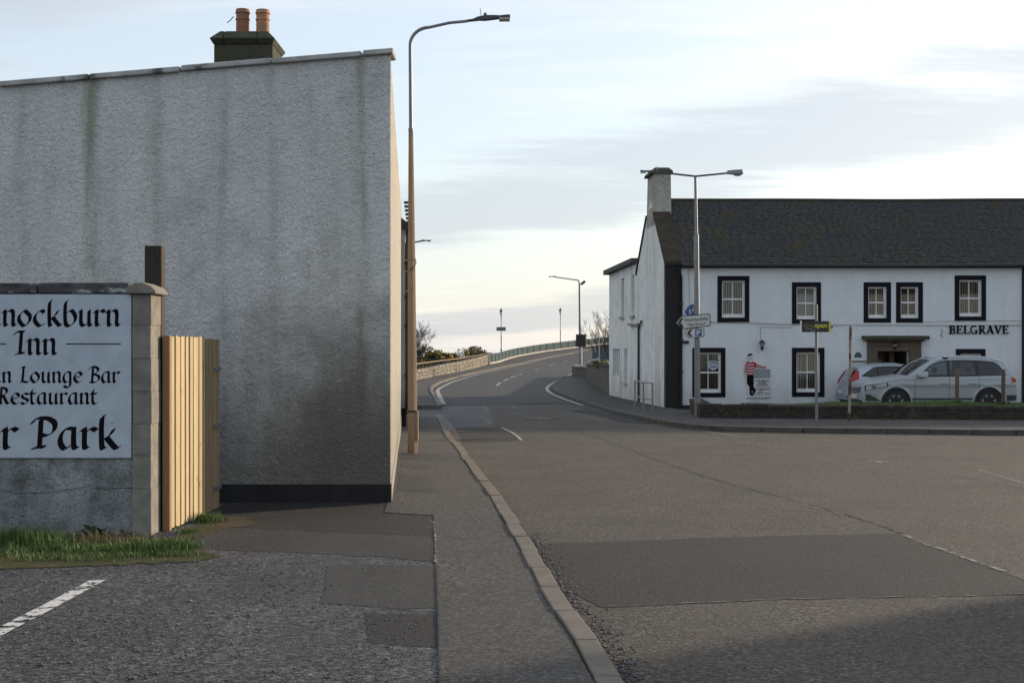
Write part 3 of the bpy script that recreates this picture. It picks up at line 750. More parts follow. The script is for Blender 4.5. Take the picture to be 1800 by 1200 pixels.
MB().add([(CX + .012, FY + .055, 0), (WALL_X(E) + .012, E, 0), (WALL_X(E) + .012, E, .3), (CX + .012, FY + .055, .3), (CX - .03, FY + .055, .3), (WALL_X(E) - .03, E, .3)], [(0, 1, 2, 3), (3, 2, 5, 4)]).build('street_plinth', M['harl_street'], hb)
xs = [CX + .035, -1.71, -2.74, -3.78, -4.82, -5.85, -6.9, -7.95, -9.0, -10.0]
for a, b2 in zip(xs, xs[1:]):
    g = .012; x0, x1 = b2 + g, a - (0 if a == xs[0] else g); j = R.uniform(-.006, .006)
    MB().add([(x0, FY - .06, skew(x0) + j), (x1, FY - .06, skew(x1) + j), (x1, FY + .36, skew(x1) + .0 + j), (x0, FY + .36, skew(x0) + j),
              (x0, FY - .06, skew(x0) + .058 + j), (x1, FY - .06, skew(x1) + .058 + j), (x1, FY + .36, skew(x1) + .10 + j), (x0, FY + .36, skew(x0) + .10 + j)],
             [(3, 2, 1, 0), (4, 5, 6, 7), (0, 1, 5, 4), (1, 2, 6, 5), (2, 3, 7, 6), (3, 0, 4, 7)]).build('coping_stone', M['coping'], hb, bevel=.008)
MB().add([(XL, FY + .37, skew(XL) - .1), (CX - .1, FY + .37, skew(CX) - .08), (WALL_X(E), E, 5.25), (XL, E, 4.3)], [(0, 1, 2, 3)]).build('roof', M['slate'], hb)
# chimney with two pots
cy = 17.6; k = cy / FPX
def cx_(px): return (px - 900) * k
def cz_(py): return EYE + (HOR - py) * k
ch = MB().box(cx_(376), cx_(479), cy, cy + .75, 4.6, cz_(78)).build('chimney', M['stone_dark'], hb, bevel=.01)
mb = MB()
z0, z1, z2 = cz_(78), cz_(69), cz_(53)
for (a, b2) in ((cx_(370), cx_(393)), (cx_(394), cx_(452)), (cx_(453), cx_(484))):
    l0 = a; l1 = b2
    il = .09 if a == cx_(370) else 0; ir = .09 if b2 == cx_(484) else 0
    mb = MB(); mb.add([(l0 + il * .4, cy - .01, z0), (l1 - ir * .4, cy - .01, z0), (l1 - ir * .4, cy + .76, z0), (l0 + il * .4, cy + .76, z0),
                       (l0, cy - .07, z1), (l1, cy - .07, z1), (l1, cy + .82, z1), (l0, cy + .82, z1),
                       (l0 + il * 1.2, cy + .06, z2), (l1 - ir * 1.2, cy + .06, z2), (l1 - ir * 1.2, cy + .7, z2), (l0 + il * 1.2, cy + .7, z2)],
                      [(3, 2, 1, 0), (0, 1, 5, 4), (1, 2, 6, 5), (2, 3, 7, 6), (3, 0, 4, 7), (4, 5, 9, 8), (5, 6, 10, 9), (6, 7, 11, 10), (7, 4, 8, 11), (8, 9, 10, 11)])
    mb.build('cap_stone', M['stone_dark'], ch, bevel=.008)
for px, top, mm in ((417, 5, 'terracotta'), (453, 6, 'terracotta_pale')):
    h = cz_(top) - z2 + .03; r = 12.2 * k
    MB().lathe([(r * .98, 0), (r * .96, h * .62), (r * 1.05, h * .63), (r * 1.05, h * .68), (r * .95, h * .70), (r * .96, h * .84), (r * 1.08, h * .86), (r * 1.06, h * .93), (r * .98, h * .95), (r * .98, h), (r * .75, h), (r * .72, h * .8), (.01, h * .78)], (cx_(px), cy + .36, z2 - .03), 20).build('chimney_pot', M[mm], ch, smooth=True)
MB().tube([(cx_(408), cy + .1, cz_(26)), (cx_(401), cy + .1, cz_(34)), (cx_(396), cy + .1, cz_(37))], .006, 5).build('wire_stub', M['black_metal'], ch)

# ------------------------------------------------------------------ boundary wall, pillar and inn sign
WY = 12.86; k = WY / FPX
def wx(px): return (px - 900) * k
def wz(py): return EYE + (HOR - py) * k
bw = thing('boundary_wall', 'low mould-stained white rendered wall carrying the inn sign', 'wall', (-5, WY, .09))
MB().box(-9.0, wx(238), WY, WY + .22, 0, wz(516)).build('rendered_wall', M['harl_low'], bw)
cr = [(wx(238), wz(857)), (wx(190), wz(859)), (wx(150), wz(856)), (wx(105), wz(862)), (wx(60), wz(866)), (wx(10), wz(862)), (wx(-60), wz(868))]
mb = MB()
for (xa, za), (xb, zb) in zip(cr, cr[1:]):
    xm, zm = (xa + xb) / 2 + R.uniform(-.02, .02), (za + zb) / 2 + R.uniform(-.015, .015)
    for p, q in (((xa, za), (xm, zm)), ((xm, zm), (xb, zb))): mb.bar((p[0], WY - .001, p[1]), (q[0], WY - .001, q[1]), .003, R.uniform(.001, .005))
mb.build('render_crack', M['ink'], bw)
cxs = [wx(229), wx(68), wx(-95), wx(-260), -6.6, -7.6, -9.0]
for a, b2 in zip(cxs, cxs[1:]):
    MB().box(b2 + .005, a - .005, WY - .045, WY + .26, wz(516) + .002, wz(498) + R.uniform(-.006, .006)).build('coping_stone', M['coping_dark'], bw, bevel=.012, seg=2)
gpil = thing('gate_pillar', 'slim grey concrete block pillar with projecting cap at the end of the sign wall', 'pillar', (wx(252), WY, .09))
zs = [.02, wz(858), wz(800), wz(745), wz(688), wz(630), wz(572), wz(517)]
for z0, z1 in zip(zs, zs[1:]):
    j = R.uniform(-.004, .004)
    MB().box(wx(235.5) + j, wx(268) + j, WY - .05 + j, WY + .31, z0 + .0015, z1 - .0015).build('block', M['block'], gpil, bevel=.004, seg=1)
MB().box(wx(237), wx(267), WY - .04, WY + .3, .05, wz(518)).build('mortar_core', M['block'], gpil)
pc = [(wx(226), wz(517)), (wx(226), wz(510)), (wx(233), wz(502)), (wx(244), wz(497)), (wx(256), wz(497)), (wx(270), wz(503)), (wx(278), wz(511)), (wx(278), wz(517))]
MB().prism([(x, WY - .11, z) for x, z in pc], (0, .48, 0)).build('pillar_cap', M['block'], gpil, bevel=.012, seg=2)
tp = MB().box(wx(238), wx(268.5), WY + .32, WY + .46, .05, wz(427)).build('timber_post', M['old_wood'], None, bevel=.006)
tag(tp, 'dark tarred square timber post standing up behind the pillar cap', 'post')

# broad-nib lettering
GL = {
 'n': ([[(0, .84), (.12, .97), (.12, .14), (.24, .03)], [(.12, .76), (.36, 1.0), (.54, .86), (.54, .14), (.67, .03)]], .80),
 'o': ([[(.33, 1), (.08, .70), (.06, .34), (.32, .0), (.58, .30), (.60, .66), (.33, 1)]], .80),
 'c': ([[(.54, .84), (.38, 1), (.10, .70), (.07, .32), (.32, 0), (.58, .18)]], .70),
 'k': ([[(.26, 1.66), (.12, 1.40), (.12, .14), (.24, .03)], [(.14, .46), (.40, .66), (.55, .97)], [(.28, .56), (.62, .04), (.74, .12)]], .84),
 'b': ([[(.26, 1.66), (.10, 1.40), (.10, .22), (.32, 0), (.58, .30), (.60, .66), (.38, 1), (.14, .78)]], .78),
 'u': ([[(0, .88), (.12, .97), (.12, .20), (.30, .02), (.54, .24)], [(.54, 1), (.54, .14), (.67, .03)]], .80),
 'r': ([[(0, .84), (.12, .97), (.12, .14), (.24, .03)], [(.12, .74), (.36, 1), (.54, .88)]], .62),
 'a': ([[(.54, .98), (.54, .14), (.67, .03)], [(.56, .98), (.26, .98), (.08, .64), (.07, .26), (.24, 0), (.54, .30)]], .80),
 'I': ([[(-.05, 1.28), (.10, 1.48), (.46, 1.46)], [(.32, 1.46), (.24, .10)], [(.0, .0), (.22, .09), (.46, .10)]], .62),
 'L': ([[(.08, 1.34), (.20, 1.48), (.40, 1.44)], [(.30, 1.44), (.20, .10)], [(.04, .02), (.26, .10), (.58, .03), (.72, .18)]], .80),
 'g': ([[(.54, .98), (.54, -.22), (.34, -.46), (.06, -.30)], [(.56, .98), (.26, .98), (.08, .64), (.07, .26), (.24, 0), (.54, .30)]], .80),
 'e': ([[(.10, .46), (.56, .66), (.52, .88), (.34, 1), (.10, .70), (.07, .32), (.32, 0), (.58, .18)]], .70),
 'B': ([[(-.06, 1.24), (.10, 1.48), (.42, 1.48), (.62, 1.26), (.55, .98), (.28, .82)], [(.28, .82), (.66, .60), (.64, .22), (.36, .02), (.0, .06)], [(.24, 1.46), (.17, .06)]], .86),
 'R': ([[(-.06, 1.24), (.10, 1.48), (.42, 1.48), (.62, 1.24), (.52, .92), (.24, .78)], [(.24, 1.46), (.17, .14), (.28, .04)], [(.34, .82), (.66, .05), (.80, .12)]], .90),
 's': ([[(.52, .86), (.32, 1), (.10, .82), (.16, .60), (.46, .42), (.50, .20), (.26, 0), (.03, .14)]], .64),
 't': ([[(.24, 1.34), (.14, 1.10), (.14, .20), (.30, 0), (.48, .14)], [(-.05, .96), (.44, .96)]], .54),
 'P': ([[(-.06, 1.22), (.12, 1.48), (.52, 1.48), (.76, 1.24), (.72, .86), (.46, .64), (.24, .70)], [(.28, 1.46), (.22, .12)], [(-.06, .0), (.18, .09), (.42, .10)]], .90),
 'C': ([[(.68, 1.32), (.44, 1.48), (.14, 1.08), (.12, .44), (.42, .02), (.74, .24)]], .84),
 ' ': ([], .50)}
def catmull(P, n=6):
    out = []
    for i in range(len(P) - 1):
        p0 = P[max(i - 1, 0)]; p1, p2 = P[i], P[i + 1]; p3 = P[min(i + 2, len(P) - 1)]
        for k in range(n):
            t = k / n; q = []
            for a in (0, 1):
                q.append(.5 * (2 * p1[a] + (p2[a] - p0[a]) * t + (2 * p0[a] - 5 * p1[a] + 4 * p2[a] - p3[a]) * t * t + (3 * p1[a] - p0[a] - 3 * p2[a] + p3[a]) * t ** 3))
            out.append(q)
    return out + [list(P[-1])]
def pen_text(name, s, x_end, zb, xh, xsc, parent, Yp, nib=.25, ang=42, x_start=None):
    adv = sum(GL[c][1] for c in s)
    if x_start is not None: xsc = (x_end - x_start) / (adv - .10) / xh
    x = x_end - (adv - .10) * xh * xsc; dz = 0
    nx_, nz_ = cos(radians(ang)) * nib / 2, sin(radians(ang)) * nib / 2
    for c in s:
        strokes, w = GL[c]; mb = MB()
        for st in strokes:
            P = catmull(st) if len(st) > 2 else [list(st[0]), list(st[1])]
            for a, b2 in zip(P, P[1:]):
                dz = (dz + 1) % 7; Y0 = Yp - .0004 - .00012 * dz
                corners = [(a[0] - nx_, a[1] - nz_), (a[0] + nx_, a[1] + nz_), (b2[0] + nx_, b2[1] + nz_), (b2[0] - nx_, b2[1] - nz_)]
                ar = sum(corners[i][0] * corners[(i + 1) % 4][1] - corners[(i + 1) % 4][0] * corners[i][1] for i in range(4))
                if abs(ar) < 1e-5: continue
                if ar < 0: corners = corners[::-1]
                # a slim pen keeps hairlines visible
                mb.add([(x + q[0] * xh * xsc, Y0, zb + q[1] * xh) for q in corners], [(0, 1, 2, 3)])
            h = .022
            for a, b2 in zip(P, P[1:]):
                d = Vector((b2[0] - a[0], b2[1] - a[1])); 
                if d.length < 1e-5: continue
                nrm = Vector((-d.y, d.x)).normalized() * h
                mb.add([(x + (p[0] + sg * nrm.x) * xh * xsc, Yp - .0003, zb + (p[1] + sg * nrm.y) * xh) for p, sg in ((a, -1), (b2, -1), (b2, 1), (a, 1))], [(0, 1, 2, 3)])
        x += w * xh * xsc
        if strokes: mb.build(name, M['ink'], parent, fix=False)
sg = thing('inn_sign', 'pale blue-grey inn sign board with black blackletter wording', 'sign', (-5.3, WY - .06, wz(805)))
MB().box(wx(-200), wx(233), WY - .045, WY - .012, wz(804), wz(518)).build('board', M['sign_face'], sg, bevel=.003)
YS = WY - .0455
pen_text('letter', 'Bannockburn', wx(213), wz(573), 27.5 * k, 1.22, sg, YS, x_start=wx(-76))
pen_text('letter', 'Inn', wx(102), wz(623), 27 * k, 1.2, sg, YS, x_start=wx(30))
for a, b2 in ((-88, 14), (119, 215)): MB().box(wx(a), wx(b2), YS - .001, YS + .002, wz(605.3), wz(603.4)).build('rule', M['ink'], sg)
pen_text('letter', 'an Lounge Bar', wx(212), wz(672), 18.5 * k, 1.2, sg, YS, x_start=wx(-12))
pen_text('letter', 'Restaurant', wx(173), wz(709.5), 19 * k, 1.2, sg, YS, x_start=wx(0))
pen_text('letter', 'Car Park', wx(212), wz(788), 36 * k, 1.0, sg, YS, x_start=wx(-74))
MB().lathe([(.005, -.002), (.005, .0)], (wx(199.5), YS, wz(742)), 8, 'y').build('screw', M['ink'], sg)

# ------------------------------------------------------------------ timber fence and the gate folded behind it
tf = thing('timber_fence', 'fresh pale softwood fence of upright overlapping boards, sunlit', 'fence', (-3.27, 13.6, .09))
F0, F1 = V2(-3.305, 13.22), V2(-3.252, 14.42)
me_b = MB().box(-.01, .01, -.5, .5, 0, 1).mesh('board'); me_b.materials.append(M['new_wood'])
bmx = bmesh.new(); bmx.from_mesh(me_b); me_b2 = me_b
d = (F1 - F0); fa = atan2(d.y, d.x) - pi / 2
def board(parent, p, w, t, h, z, me, ang, off=0):
    o = bpy.data.objects.new('board', me); col.objects.link(o); o.parent = parent; o.matrix_parent_inverse = WM[parent.name].inverted()
    o.location = (p.x + off, p.y, z); o.rotation_euler = (R.uniform(-.004, .004), R.uniform(-.003, .003), ang); o.scale = (t / .02, w, h)
    return o
y = 0; i = 0; L = d.length
me_v = [MB().box(-.01, .01, -.5, .5, 0, 1).mesh('board') for _ in range(2)]
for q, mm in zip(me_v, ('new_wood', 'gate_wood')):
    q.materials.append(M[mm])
while y < L - .02:
    w = R.choice((.06, .075, .09, .11)); w = min(w, L - y); p = F0 + d.normalized() * (y + w / 2)
    board(tf, p, w - .007, .02, 1.86 + R.uniform(-.006, .006), .09 + R.uniform(0, .02), me_v[0], fa, off=(.009 if i % 2 else -.003)); y += w; i += 1
for z in (.45, 1.05, 1.65):
    MB().bar((F0.x - .05, F0.y, z), (F1.x - .05, F1.y, z), .04, .08).build('rail', M['new_wood'], tf)
MB().box(F0.x - .06, F0.x + .012, F0.y - .085, F0.y - .002, .08, 1.96).build('end_post', timber('reddish_softwood', (.30, .185, .10), (.23, .14, .075), 2), tf, bevel=.004)
tg = thing('timber_gate', 'shaded timber board gate with strap hinges, folded back against the harled building', 'gate', (-3.25, 15.0, .09))
G0, G1 = V2(-3.250, 14.435), V2(-3.242, 15.06); dg = G1 - G0; y = 0
while y < dg.length - .03:
    w = min(R.choice((.12, .145)), dg.length - y); p = G0 + dg.normalized() * (y + w / 2)
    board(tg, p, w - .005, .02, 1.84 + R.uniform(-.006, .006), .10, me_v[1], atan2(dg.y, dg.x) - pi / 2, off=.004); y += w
for z in (1.62, 1.0, .32):
    MB().box(G1.x + .012, G1.x + .030, G1.y - .30, G1.y + .05, z - .02, z + .02).build('hinge', M['steel'], tg)

# ------------------------------------------------------------------ grass and weeds at the wall foot
def blades(name, pts, hmin, hmax, w, m, parent, label, cat='grass', lean=.5, kind='stuff'):
    n = len(pts); h = NR.uniform(hmin, hmax, n) * NR.uniform(.6, 1.2, n); a = NR.uniform(0, 2 * pi, n); ln = NR.normal(0, lean, n) * h
    d = np.stack([np.cos(a), np.sin(a)], 1); pw = np.stack([-d[:, 1], d[:, 0]], 1) * (w * NR.uniform(.6, 1.3, n))[:, None] / 2
    B = np.asarray(pts); V = np.zeros((n, 5, 3))
    V[:, 0, :2] = B[:, :2] - pw; V[:, 1, :2] = B[:, :2] + pw; V[:, 0, 2] = V[:, 1, 2] = B[:, 2]
    mid = B[:, :2] + d * (ln * .35)[:, None]; V[:, 2, :2] = mid + pw * .8; V[:, 3, :2] = mid - pw * .8; V[:, 2, 2] = V[:, 3, 2] = B[:, 2] + h * .6
    V[:, 4, :2] = B[:, :2] + d * ln[:, None]; V[:, 4, 2] = B[:, 2] + h * np.sqrt(np.clip(1 - (ln / h / 2.2) ** 2, .3, 1))
    o4 = np.arange(n)[:, None] * 5
    F = np.concatenate([o4 + [0, 1, 2], o4 + [0, 2, 3], o4 + [3, 2, 4]])
    o = mass(name, V.reshape(-1, 3), F, m, parent)
    if parent is None: tag(o, label, cat, kind=kind)
    else: o['kind'] = kind
    return o
vg = [gp(x, y, .09) for x, y in ((-760, 930), (0, 920), (235, 925), (262, 948), (300, 945), (345, 925), (392, 905), (395, 915), (350, 938), (330, 955), (385, 975), (360, 985), (230, 990), (100, 995), (-40, 1000), (-180, 1000), (-420, 985), (-760, 970))]
vq = []
for i, p in enumerate(vg):
    q = vg[(i + 1) % len(vg)]; n = max(1, int((q - p).length / .06))
    for j in range(n): vq.append(xy(p.lerp(q, j / n)) + Vector((R.gauss(0, .03), R.gauss(0, .035) if i > 8 else 0)))
verge = sheet('verge', vq, .088, M['moss_edge'], step=0); tag(verge, kind='structure')
pts = []; dead = []
def tuft(px, py, n, sx, sy, hh, arr):
    c = gp(px, py, .09)
    for _ in range(n): arr.append((c.x + R.gauss(0, sx), c.y + R.gauss(0, sy), .085, hh))
T = []
for px, py, n, sx, sy, hh in ((30, 952, 900, .12, .10, .18), (72, 955, 700, .10, .12, .20), (105, 962, 500, .08, .12, .13), (140, 965, 500, .12, .12, .09), (185, 966, 420, .12, .11, .08), (245, 965, 1100, .12, .12, .11), (290, 963, 1200, .11, .12, .12), (325, 962, 500, .07, .08, .09), (60, 968, 500, .2, .08, .09), (361, 915, 700, .08, .08, .11), (-60, 960, 600, .2, .10, .14), (-150, 955, 500, .25, .1, .10), (-270, 955, 700, .25, .1, .14), (-400, 952, 600, .3, .08, .10), (-560, 950, 600, .3, .08, .12), (40, 978, 320, .3, .06, .035), (290, 975, 420, .18, .05, .05), (215, 978, 160, .12, .04, .04), (150, 945, 160, .12, .05, .08), (330, 935, 220, .05, .08, .10), (110, 984, 300, .3, .04, .025)):
    tuft(px, py, n, sx, sy, hh, T)
T = np.array(T); okm = (T[:, 1] < WY - .06) | (T[:, 0] > -3.22); T = T[okm]
for lo_, hi_, nm in ((.0, .11, 'short green turf fringing the gravel below the sign wall'), (.11, .15, 'thick green grass growing along the foot of the sign wall'), (.15, .3, 'long green grass tuft at the sign wall foot, frame edge')):
    S = T[(T[:, 3] >= lo_) & (T[:, 3] < hi_)]
    blades('grass', S[:, :3], S[:, 3].mean() * .25, S[:, 3].mean() * .9, .006, M['grass'], None, nm, lean=.62)
D = []
for px, py, n in ((205, 950, 200), (160, 950, 120), (240, 962, 50)): tuft(px, py, n, .16, .06, .1, D)
D = np.array(D); D = D[D[:, 1] < WY - .06]
blades('dead_grass', D[:, :3], .05, .13, .005, M['dead'], None, 'straw-coloured dead grass among the green below the sign wall', 'grass', .7)
def dock(px, py, r, n, label):
    c = gp(px, py, .09); t = thing('weed_plant', label, 'weed', (c.x, min(c.y, WY - .1), .09)); mb = None
    for i in range(n):
        a = R.uniform(0, 2 * pi); e = R.uniform(.3, 1.2); l = r * R.uniform(.7, 1.2); w = l * .32; mb = MB()
        d3 = Vector((cos(a) * cos(e), sin(a) * cos(e) * .5, sin(e))); s3 = Vector((-sin(a), cos(a), 0)); b0 = Vector((c.x, min(c.y, WY - .1), .09)) + Vector((R.uniform(-.09, .09), R.uniform(-.03, .03), 0))
        rows = [(0, .15), (.3, .8), (.6, 1), (.85, .6), (1, .05)]
        for (ta, wa), (tb, wb) in zip(rows, rows[1:]):
            dr = lambda t: Vector((0, 0, -.5 * l * t * t))
            mb.quad(b0 + d3 * l * ta - s3 * w * wa / 1.6 + dr(ta), b0 + d3 * l * ta + s3 * w * wa / 1.6 + dr(ta), b0 + d3 * l * tb + s3 * w * wb / 1.6 + dr(tb), b0 + d3 * l * tb - s3 * w * wb / 1.6 + dr(tb))
        mb.build('leaf', M['dock'], t, smooth=True, fix=False)
dock(172, 938, .20, 17, 'broad-leaved dark green weed growing against the sign wall')
dock(222, 935, .11, 9, 'small dark green weed beside the foot of the concrete pillar')

# ------------------------------------------------------------------ second house of the row, seen edge on
th = thing('terraced_house', 'pale house beyond the harled building, seen edge on with black downpipe', 'house', (-4, 34, 0))
H0, H1 = 33.05, 37.7; OX = .10
def hx(Y): return WALL_X(Y) + OX
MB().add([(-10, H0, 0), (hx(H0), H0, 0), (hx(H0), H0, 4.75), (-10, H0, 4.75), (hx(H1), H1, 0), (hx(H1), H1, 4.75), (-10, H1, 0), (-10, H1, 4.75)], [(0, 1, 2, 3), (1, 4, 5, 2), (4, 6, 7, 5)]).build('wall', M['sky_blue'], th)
MB().add([(hx(H0) + .02, H0 - .02, 0), (hx(H1) + .02, H1, 0), (hx(H1) + .02, H1, .45), (hx(H0) + .02, H0 - .02, .45), (hx(H0) - .3, H0 - .02, 0), (hx(H0) - .3, H0 - .02, .45)], [(0, 1, 2, 3), (4, 0, 3, 5)]).build('plinth', M['black'], th)
MB().add([(hx(H0) + .17, H0 - .1, 4.72), (hx(H1) + .17, H1 + .1, 4.72), (-5.5, H1 + .1, 7.2), (-5.5, H0 - .1, 7.2), (hx(H0) + .17, H0 - .1, 4.84), (hx(H1) + .17, H1 + .1, 4.84), (-5.5, H1 + .1, 7.32), (-5.5, H0 - .1, 7.32)], [(3, 2, 1, 0), (4, 5, 6, 7), (0, 1, 5, 4), (1, 2, 6, 5), (3, 0, 4, 7)]).build('roof', M['slate'], th)
for i in range(7):
    z = 5.38 - i * .095
    MB().box(hx(H0) - .02 + i * .012, hx(H0) + .10 + i * .018, H0 - .16, H0 - .05, z, z + .055).build('eaves_bracket', M['black_metal'], th)
MB().tube([(hx(H0) + .10, H0 - .12, 4.8), (hx(H0) + .09, H0 - .12, 4.6), (hx(H0) + .05, H0 - .10, 4.4), (hx(H0) + .05, H0 - .10, .3)], .05, 8).build('downpipe', M['gutter'], th, smooth=True)
for z in (3.9, 3.1, 2.4, 1.2): MB().lathe([(.065, 0), (.065, .08)], (hx(H0) + .05, H0 - .10, z), 8).build('pipe_collar', M['gutter'], th)
MB().box(hx(H0) + .022, hx(H0) + .06, H0 + .7, H0 + 1.5, .5, 2.3).build('window_frame', M['margin'], th)

# ------------------------------------------------------------------ street lamps
def lamp_head(c, dx, name='lamp_head', s=1.0, parent=None, m='steel_dark'):
    """flat LED luminaire reaching along dx"""
    mb = MB(); L = .50 * s; sg_ = 1 if dx > 0 else -1
    prof = [(-.16, .02, .03), (-.10, .045, .07), (0, .075, .085), (.10, .075, .07), (.20, .10, .035), (.30, .14, .028), (.34, .14, .02)]
    rows = []
    for (x, w, h) in prof:
        cx = c[0] + sg_ * x * 1.35 * s; zc = c[2] + x * .10
        rows.append([(cx, c[1] - w * s, zc - h * s * .35), (cx, c[1] + w * s, zc - h * s * .35), (cx, c[1] + w * s * .8, zc + h * s * .6), (cx, c[1] - w * s * .8, zc + h * s * .6)])
    vs = [p for r in rows for p in r]; fs = [(i * 4 + k, i * 4 + (k + 1) % 4, (i + 1) * 4 + (k + 1) % 4, (i + 1) * 4 + k) for i in range(len(rows) - 1) for k in range(4)]
    fs += [(3, 2, 1, 0), tuple((len(rows) - 1) * 4 + k for k in range(4))]
    o = mb.add(vs, fs).build(name, M[m], parent, smooth=30)
    e = prof[-2]; cx0 = c[0] + sg_ * .19 * 1.35 * s; cx1 = c[0] + sg_ * .335 * 1.35 * s
    MB().box(min(cx0, cx1), max(cx0, cx1), c[1] - .10 * s, c[1] + .10 * s, c[2] - .035 * s, c[2] + .004 * s).build('lens', M['lens'], o)
    MB().tube([(c[0], c[1], c[2] + .04 * s), (c[0], c[1], c[2] + .10 * s)], .03 * s, 8).build('photocell', M['steel_dark'], o)
    return o
LY = 23.2; k = LY / FPX
def lx(px): return (px - 900) * k
def lz(py): return EYE + (HOR - py) * k
sl = thing('street_lamp', 'tall street lamp with octagonal tan column and long curved arm beside the harled building', 'street lamp', (lx(725), LY, .09), group='street lamps')
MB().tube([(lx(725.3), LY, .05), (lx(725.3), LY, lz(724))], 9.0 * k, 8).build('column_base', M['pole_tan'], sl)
MB().box(lx(731), lx(735.2), LY - .06, LY + .06, .3, lz(722)).build('base_door', M['pole_tan'], sl, bevel=.005)
MB().lathe([(9.6 * k, 0), (9.6 * k, .03)], (lx(725.3), LY, lz(724)), 16).build('base_band', M['black_metal'], sl)
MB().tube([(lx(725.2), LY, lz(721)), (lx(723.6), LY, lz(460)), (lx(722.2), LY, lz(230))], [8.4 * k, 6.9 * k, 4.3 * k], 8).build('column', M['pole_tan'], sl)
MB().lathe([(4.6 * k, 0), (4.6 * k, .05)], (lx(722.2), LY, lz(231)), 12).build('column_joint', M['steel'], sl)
arm = [(lx(722.2), LY, lz(228)), (lx(721.6), LY, lz(150)), (lx(721), LY, lz(80))]
for i in range(1, 9):
    a = pi - i * pi / 2 / 8; arm.append((lx(721) + .32 + .32 * cos(a), LY, lz(80) + .32 * sin(a) * .95))
arm += [(lx(790), LY, lz(40.5)), (lx(822), LY, lz(37.5))]
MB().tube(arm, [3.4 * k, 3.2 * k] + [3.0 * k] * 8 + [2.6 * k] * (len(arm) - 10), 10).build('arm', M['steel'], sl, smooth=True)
MB().tube([(lx(818), LY, lz(37.5)), (lx(846), LY, lz(34))], [2.3 * k, 2.9 * k], 8).build('arm_spigot', M['steel_dark'], sl)
lamp_head((lx(853), LY, lz(33)), 1, parent=sl, s=.92)
MB().tube([(lx(846), LY, lz(28)), (lx(844), LY, lz(15))], .008, 5).build('bird_spike', M['black_metal'], sl)
for z, l, r in ((lz(457), -15, 6), (lz(476), -14, 4), (lz(511), -10, 2)):
    MB().tube([(lx(723 + l), LY + .05, z - .01), (lx(723), LY - .08, z + .0), (lx(725 + r), LY - .06, z + .02)], .010, 5).build('wire_bracket', M['steel'], sl)
MB().tube([(lx(731), LY - .06, lz(457)), (lx(732), LY - .08, lz(463)), (lx(728), LY - .09, lz(470)), (lx(722), LY - .09, lz(474)), (lx(716), LY, lz(478))], .008, 5).build('cable', M['black_metal'], sl)
# next lamp, its column hidden behind the near one
LY2 = 60; k2 = LY2 / FPX
sl2 = thing('street_lamp', 'dark flat lamp head peeping out past the tan column, its own column hidden', 'street lamp', ((725 - 900) * k2, LY2, 0), group='street lamps')
p0 = at(724, 650, LY2); p1 = at(724, 430, LY2)
MB().tube([(p0.x, LY2, 0), (p1.x, LY2, p1.z)], [.08, .05], 8).build('column', M['steel'], sl2, smooth=True)
MB().tube([tuple(p1), tuple(at(726, 426, LY2)), tuple(at(740, 424, LY2))], .035, 8).build('arm', M['steel_dark'], sl2, smooth=True)
lamp_head(tuple(at(743, 423.5, LY2)), 1, parent=sl2, s=.80)

# ------------------------------------------------------------------ rubble helper: clipped cells around jittered points
def cells(w, h, nx_, ny_, jit=.38, gap=.012, seed=1):
    rr = random.Random(seed); pts = []
    for j in range(ny_):
        for i in range(-1, nx_ + 1):
            pts.append(((i + .5 + (.5 if j % 2 else 0) + rr.uniform(-jit, jit)) * w / nx_, (j + .5 + rr.uniform(-jit, jit) * .8) * h / ny_))
    out = []
    for a, p in enumerate(pts):
        if not (-.2 < p[0] < w + .2): continue
        poly = [(max(0, p[0] - 1.2 * w / nx_), 0), (min(w, p[0] + 1.2 * w / nx_), 0), (min(w, p[0] + 1.2 * w / nx_), h), (max(0, p[0] - 1.2 * w / nx_), h)]
        for b2, q in enumerate(pts):
            if b2 == a or abs(q[0] - p[0]) > 3 * w / nx_: continue
            mx, my = (p[0] + q[0]) / 2, (p[1] + q[1]) / 2; dx, dy = q[0] - p[0], q[1] - p[1]; L = hypot(dx, dy); mx -= dx / L * gap; my -= dy / L * gap
            new = []
            for i in range(len(poly)):
                A, B = poly[i], poly[(i + 1) % len(poly)]
                fa = (A[0] - mx) * dx + (A[1] - my) * dy; fb = (B[0] - mx) * dx + (B[1] - my) * dy
                if fa <= 0: new.append(A)
                if fa * fb < 0:
                    t = fa / (fa - fb); new.append((A[0] + (B[0] - A[0]) * t, A[1] + (B[1] - A[1]) * t))
            poly = new
            if len(poly) < 3: break
        if len(poly) >= 3:
            ar = abs(sum(poly[i][0] * poly[(i + 1) % len(poly)][1] - poly[(i + 1) % len(poly)][0] * poly[i][1] for i in range(len(poly)))) / 2
            if ar > .2 * w * h / nx_ / ny_: out.append(poly)
    return out
def stone_block(mb, poly, f, depth, rr):
    """poly in wall coordinates (s,t); f(s,t,out) -> world; pillowed face"""
    n = len(poly); cx = sum(p[0] for p in poly) / n; cz = sum(p[1] for p in poly) / n
    a = [f(p[0], p[1], 0) for p in poly]; d0 = depth * rr.uniform(.5, 1.1)
    b2 = [f(cx + (p[0] - cx) * .96, cz + (p[1] - cz) * .96, d0 * .7) for p in poly]
    c = [f(cx + (p[0] - cx) * .82, cz + (p[1] - cz) * .82, d0 * rr.uniform(.9, 1.25)) for p in poly]
    fs = [(i, (i + 1) % n, n + (i + 1) % n, n + i) for i in range(n)] + [(n + i, n + (i + 1) % n, 2 * n + (i + 1) % n, 2 * n + i) for i in range(n)] + [tuple(range(2 * n, 3 * n))]
    mb.add(a + b2 + c, fs)

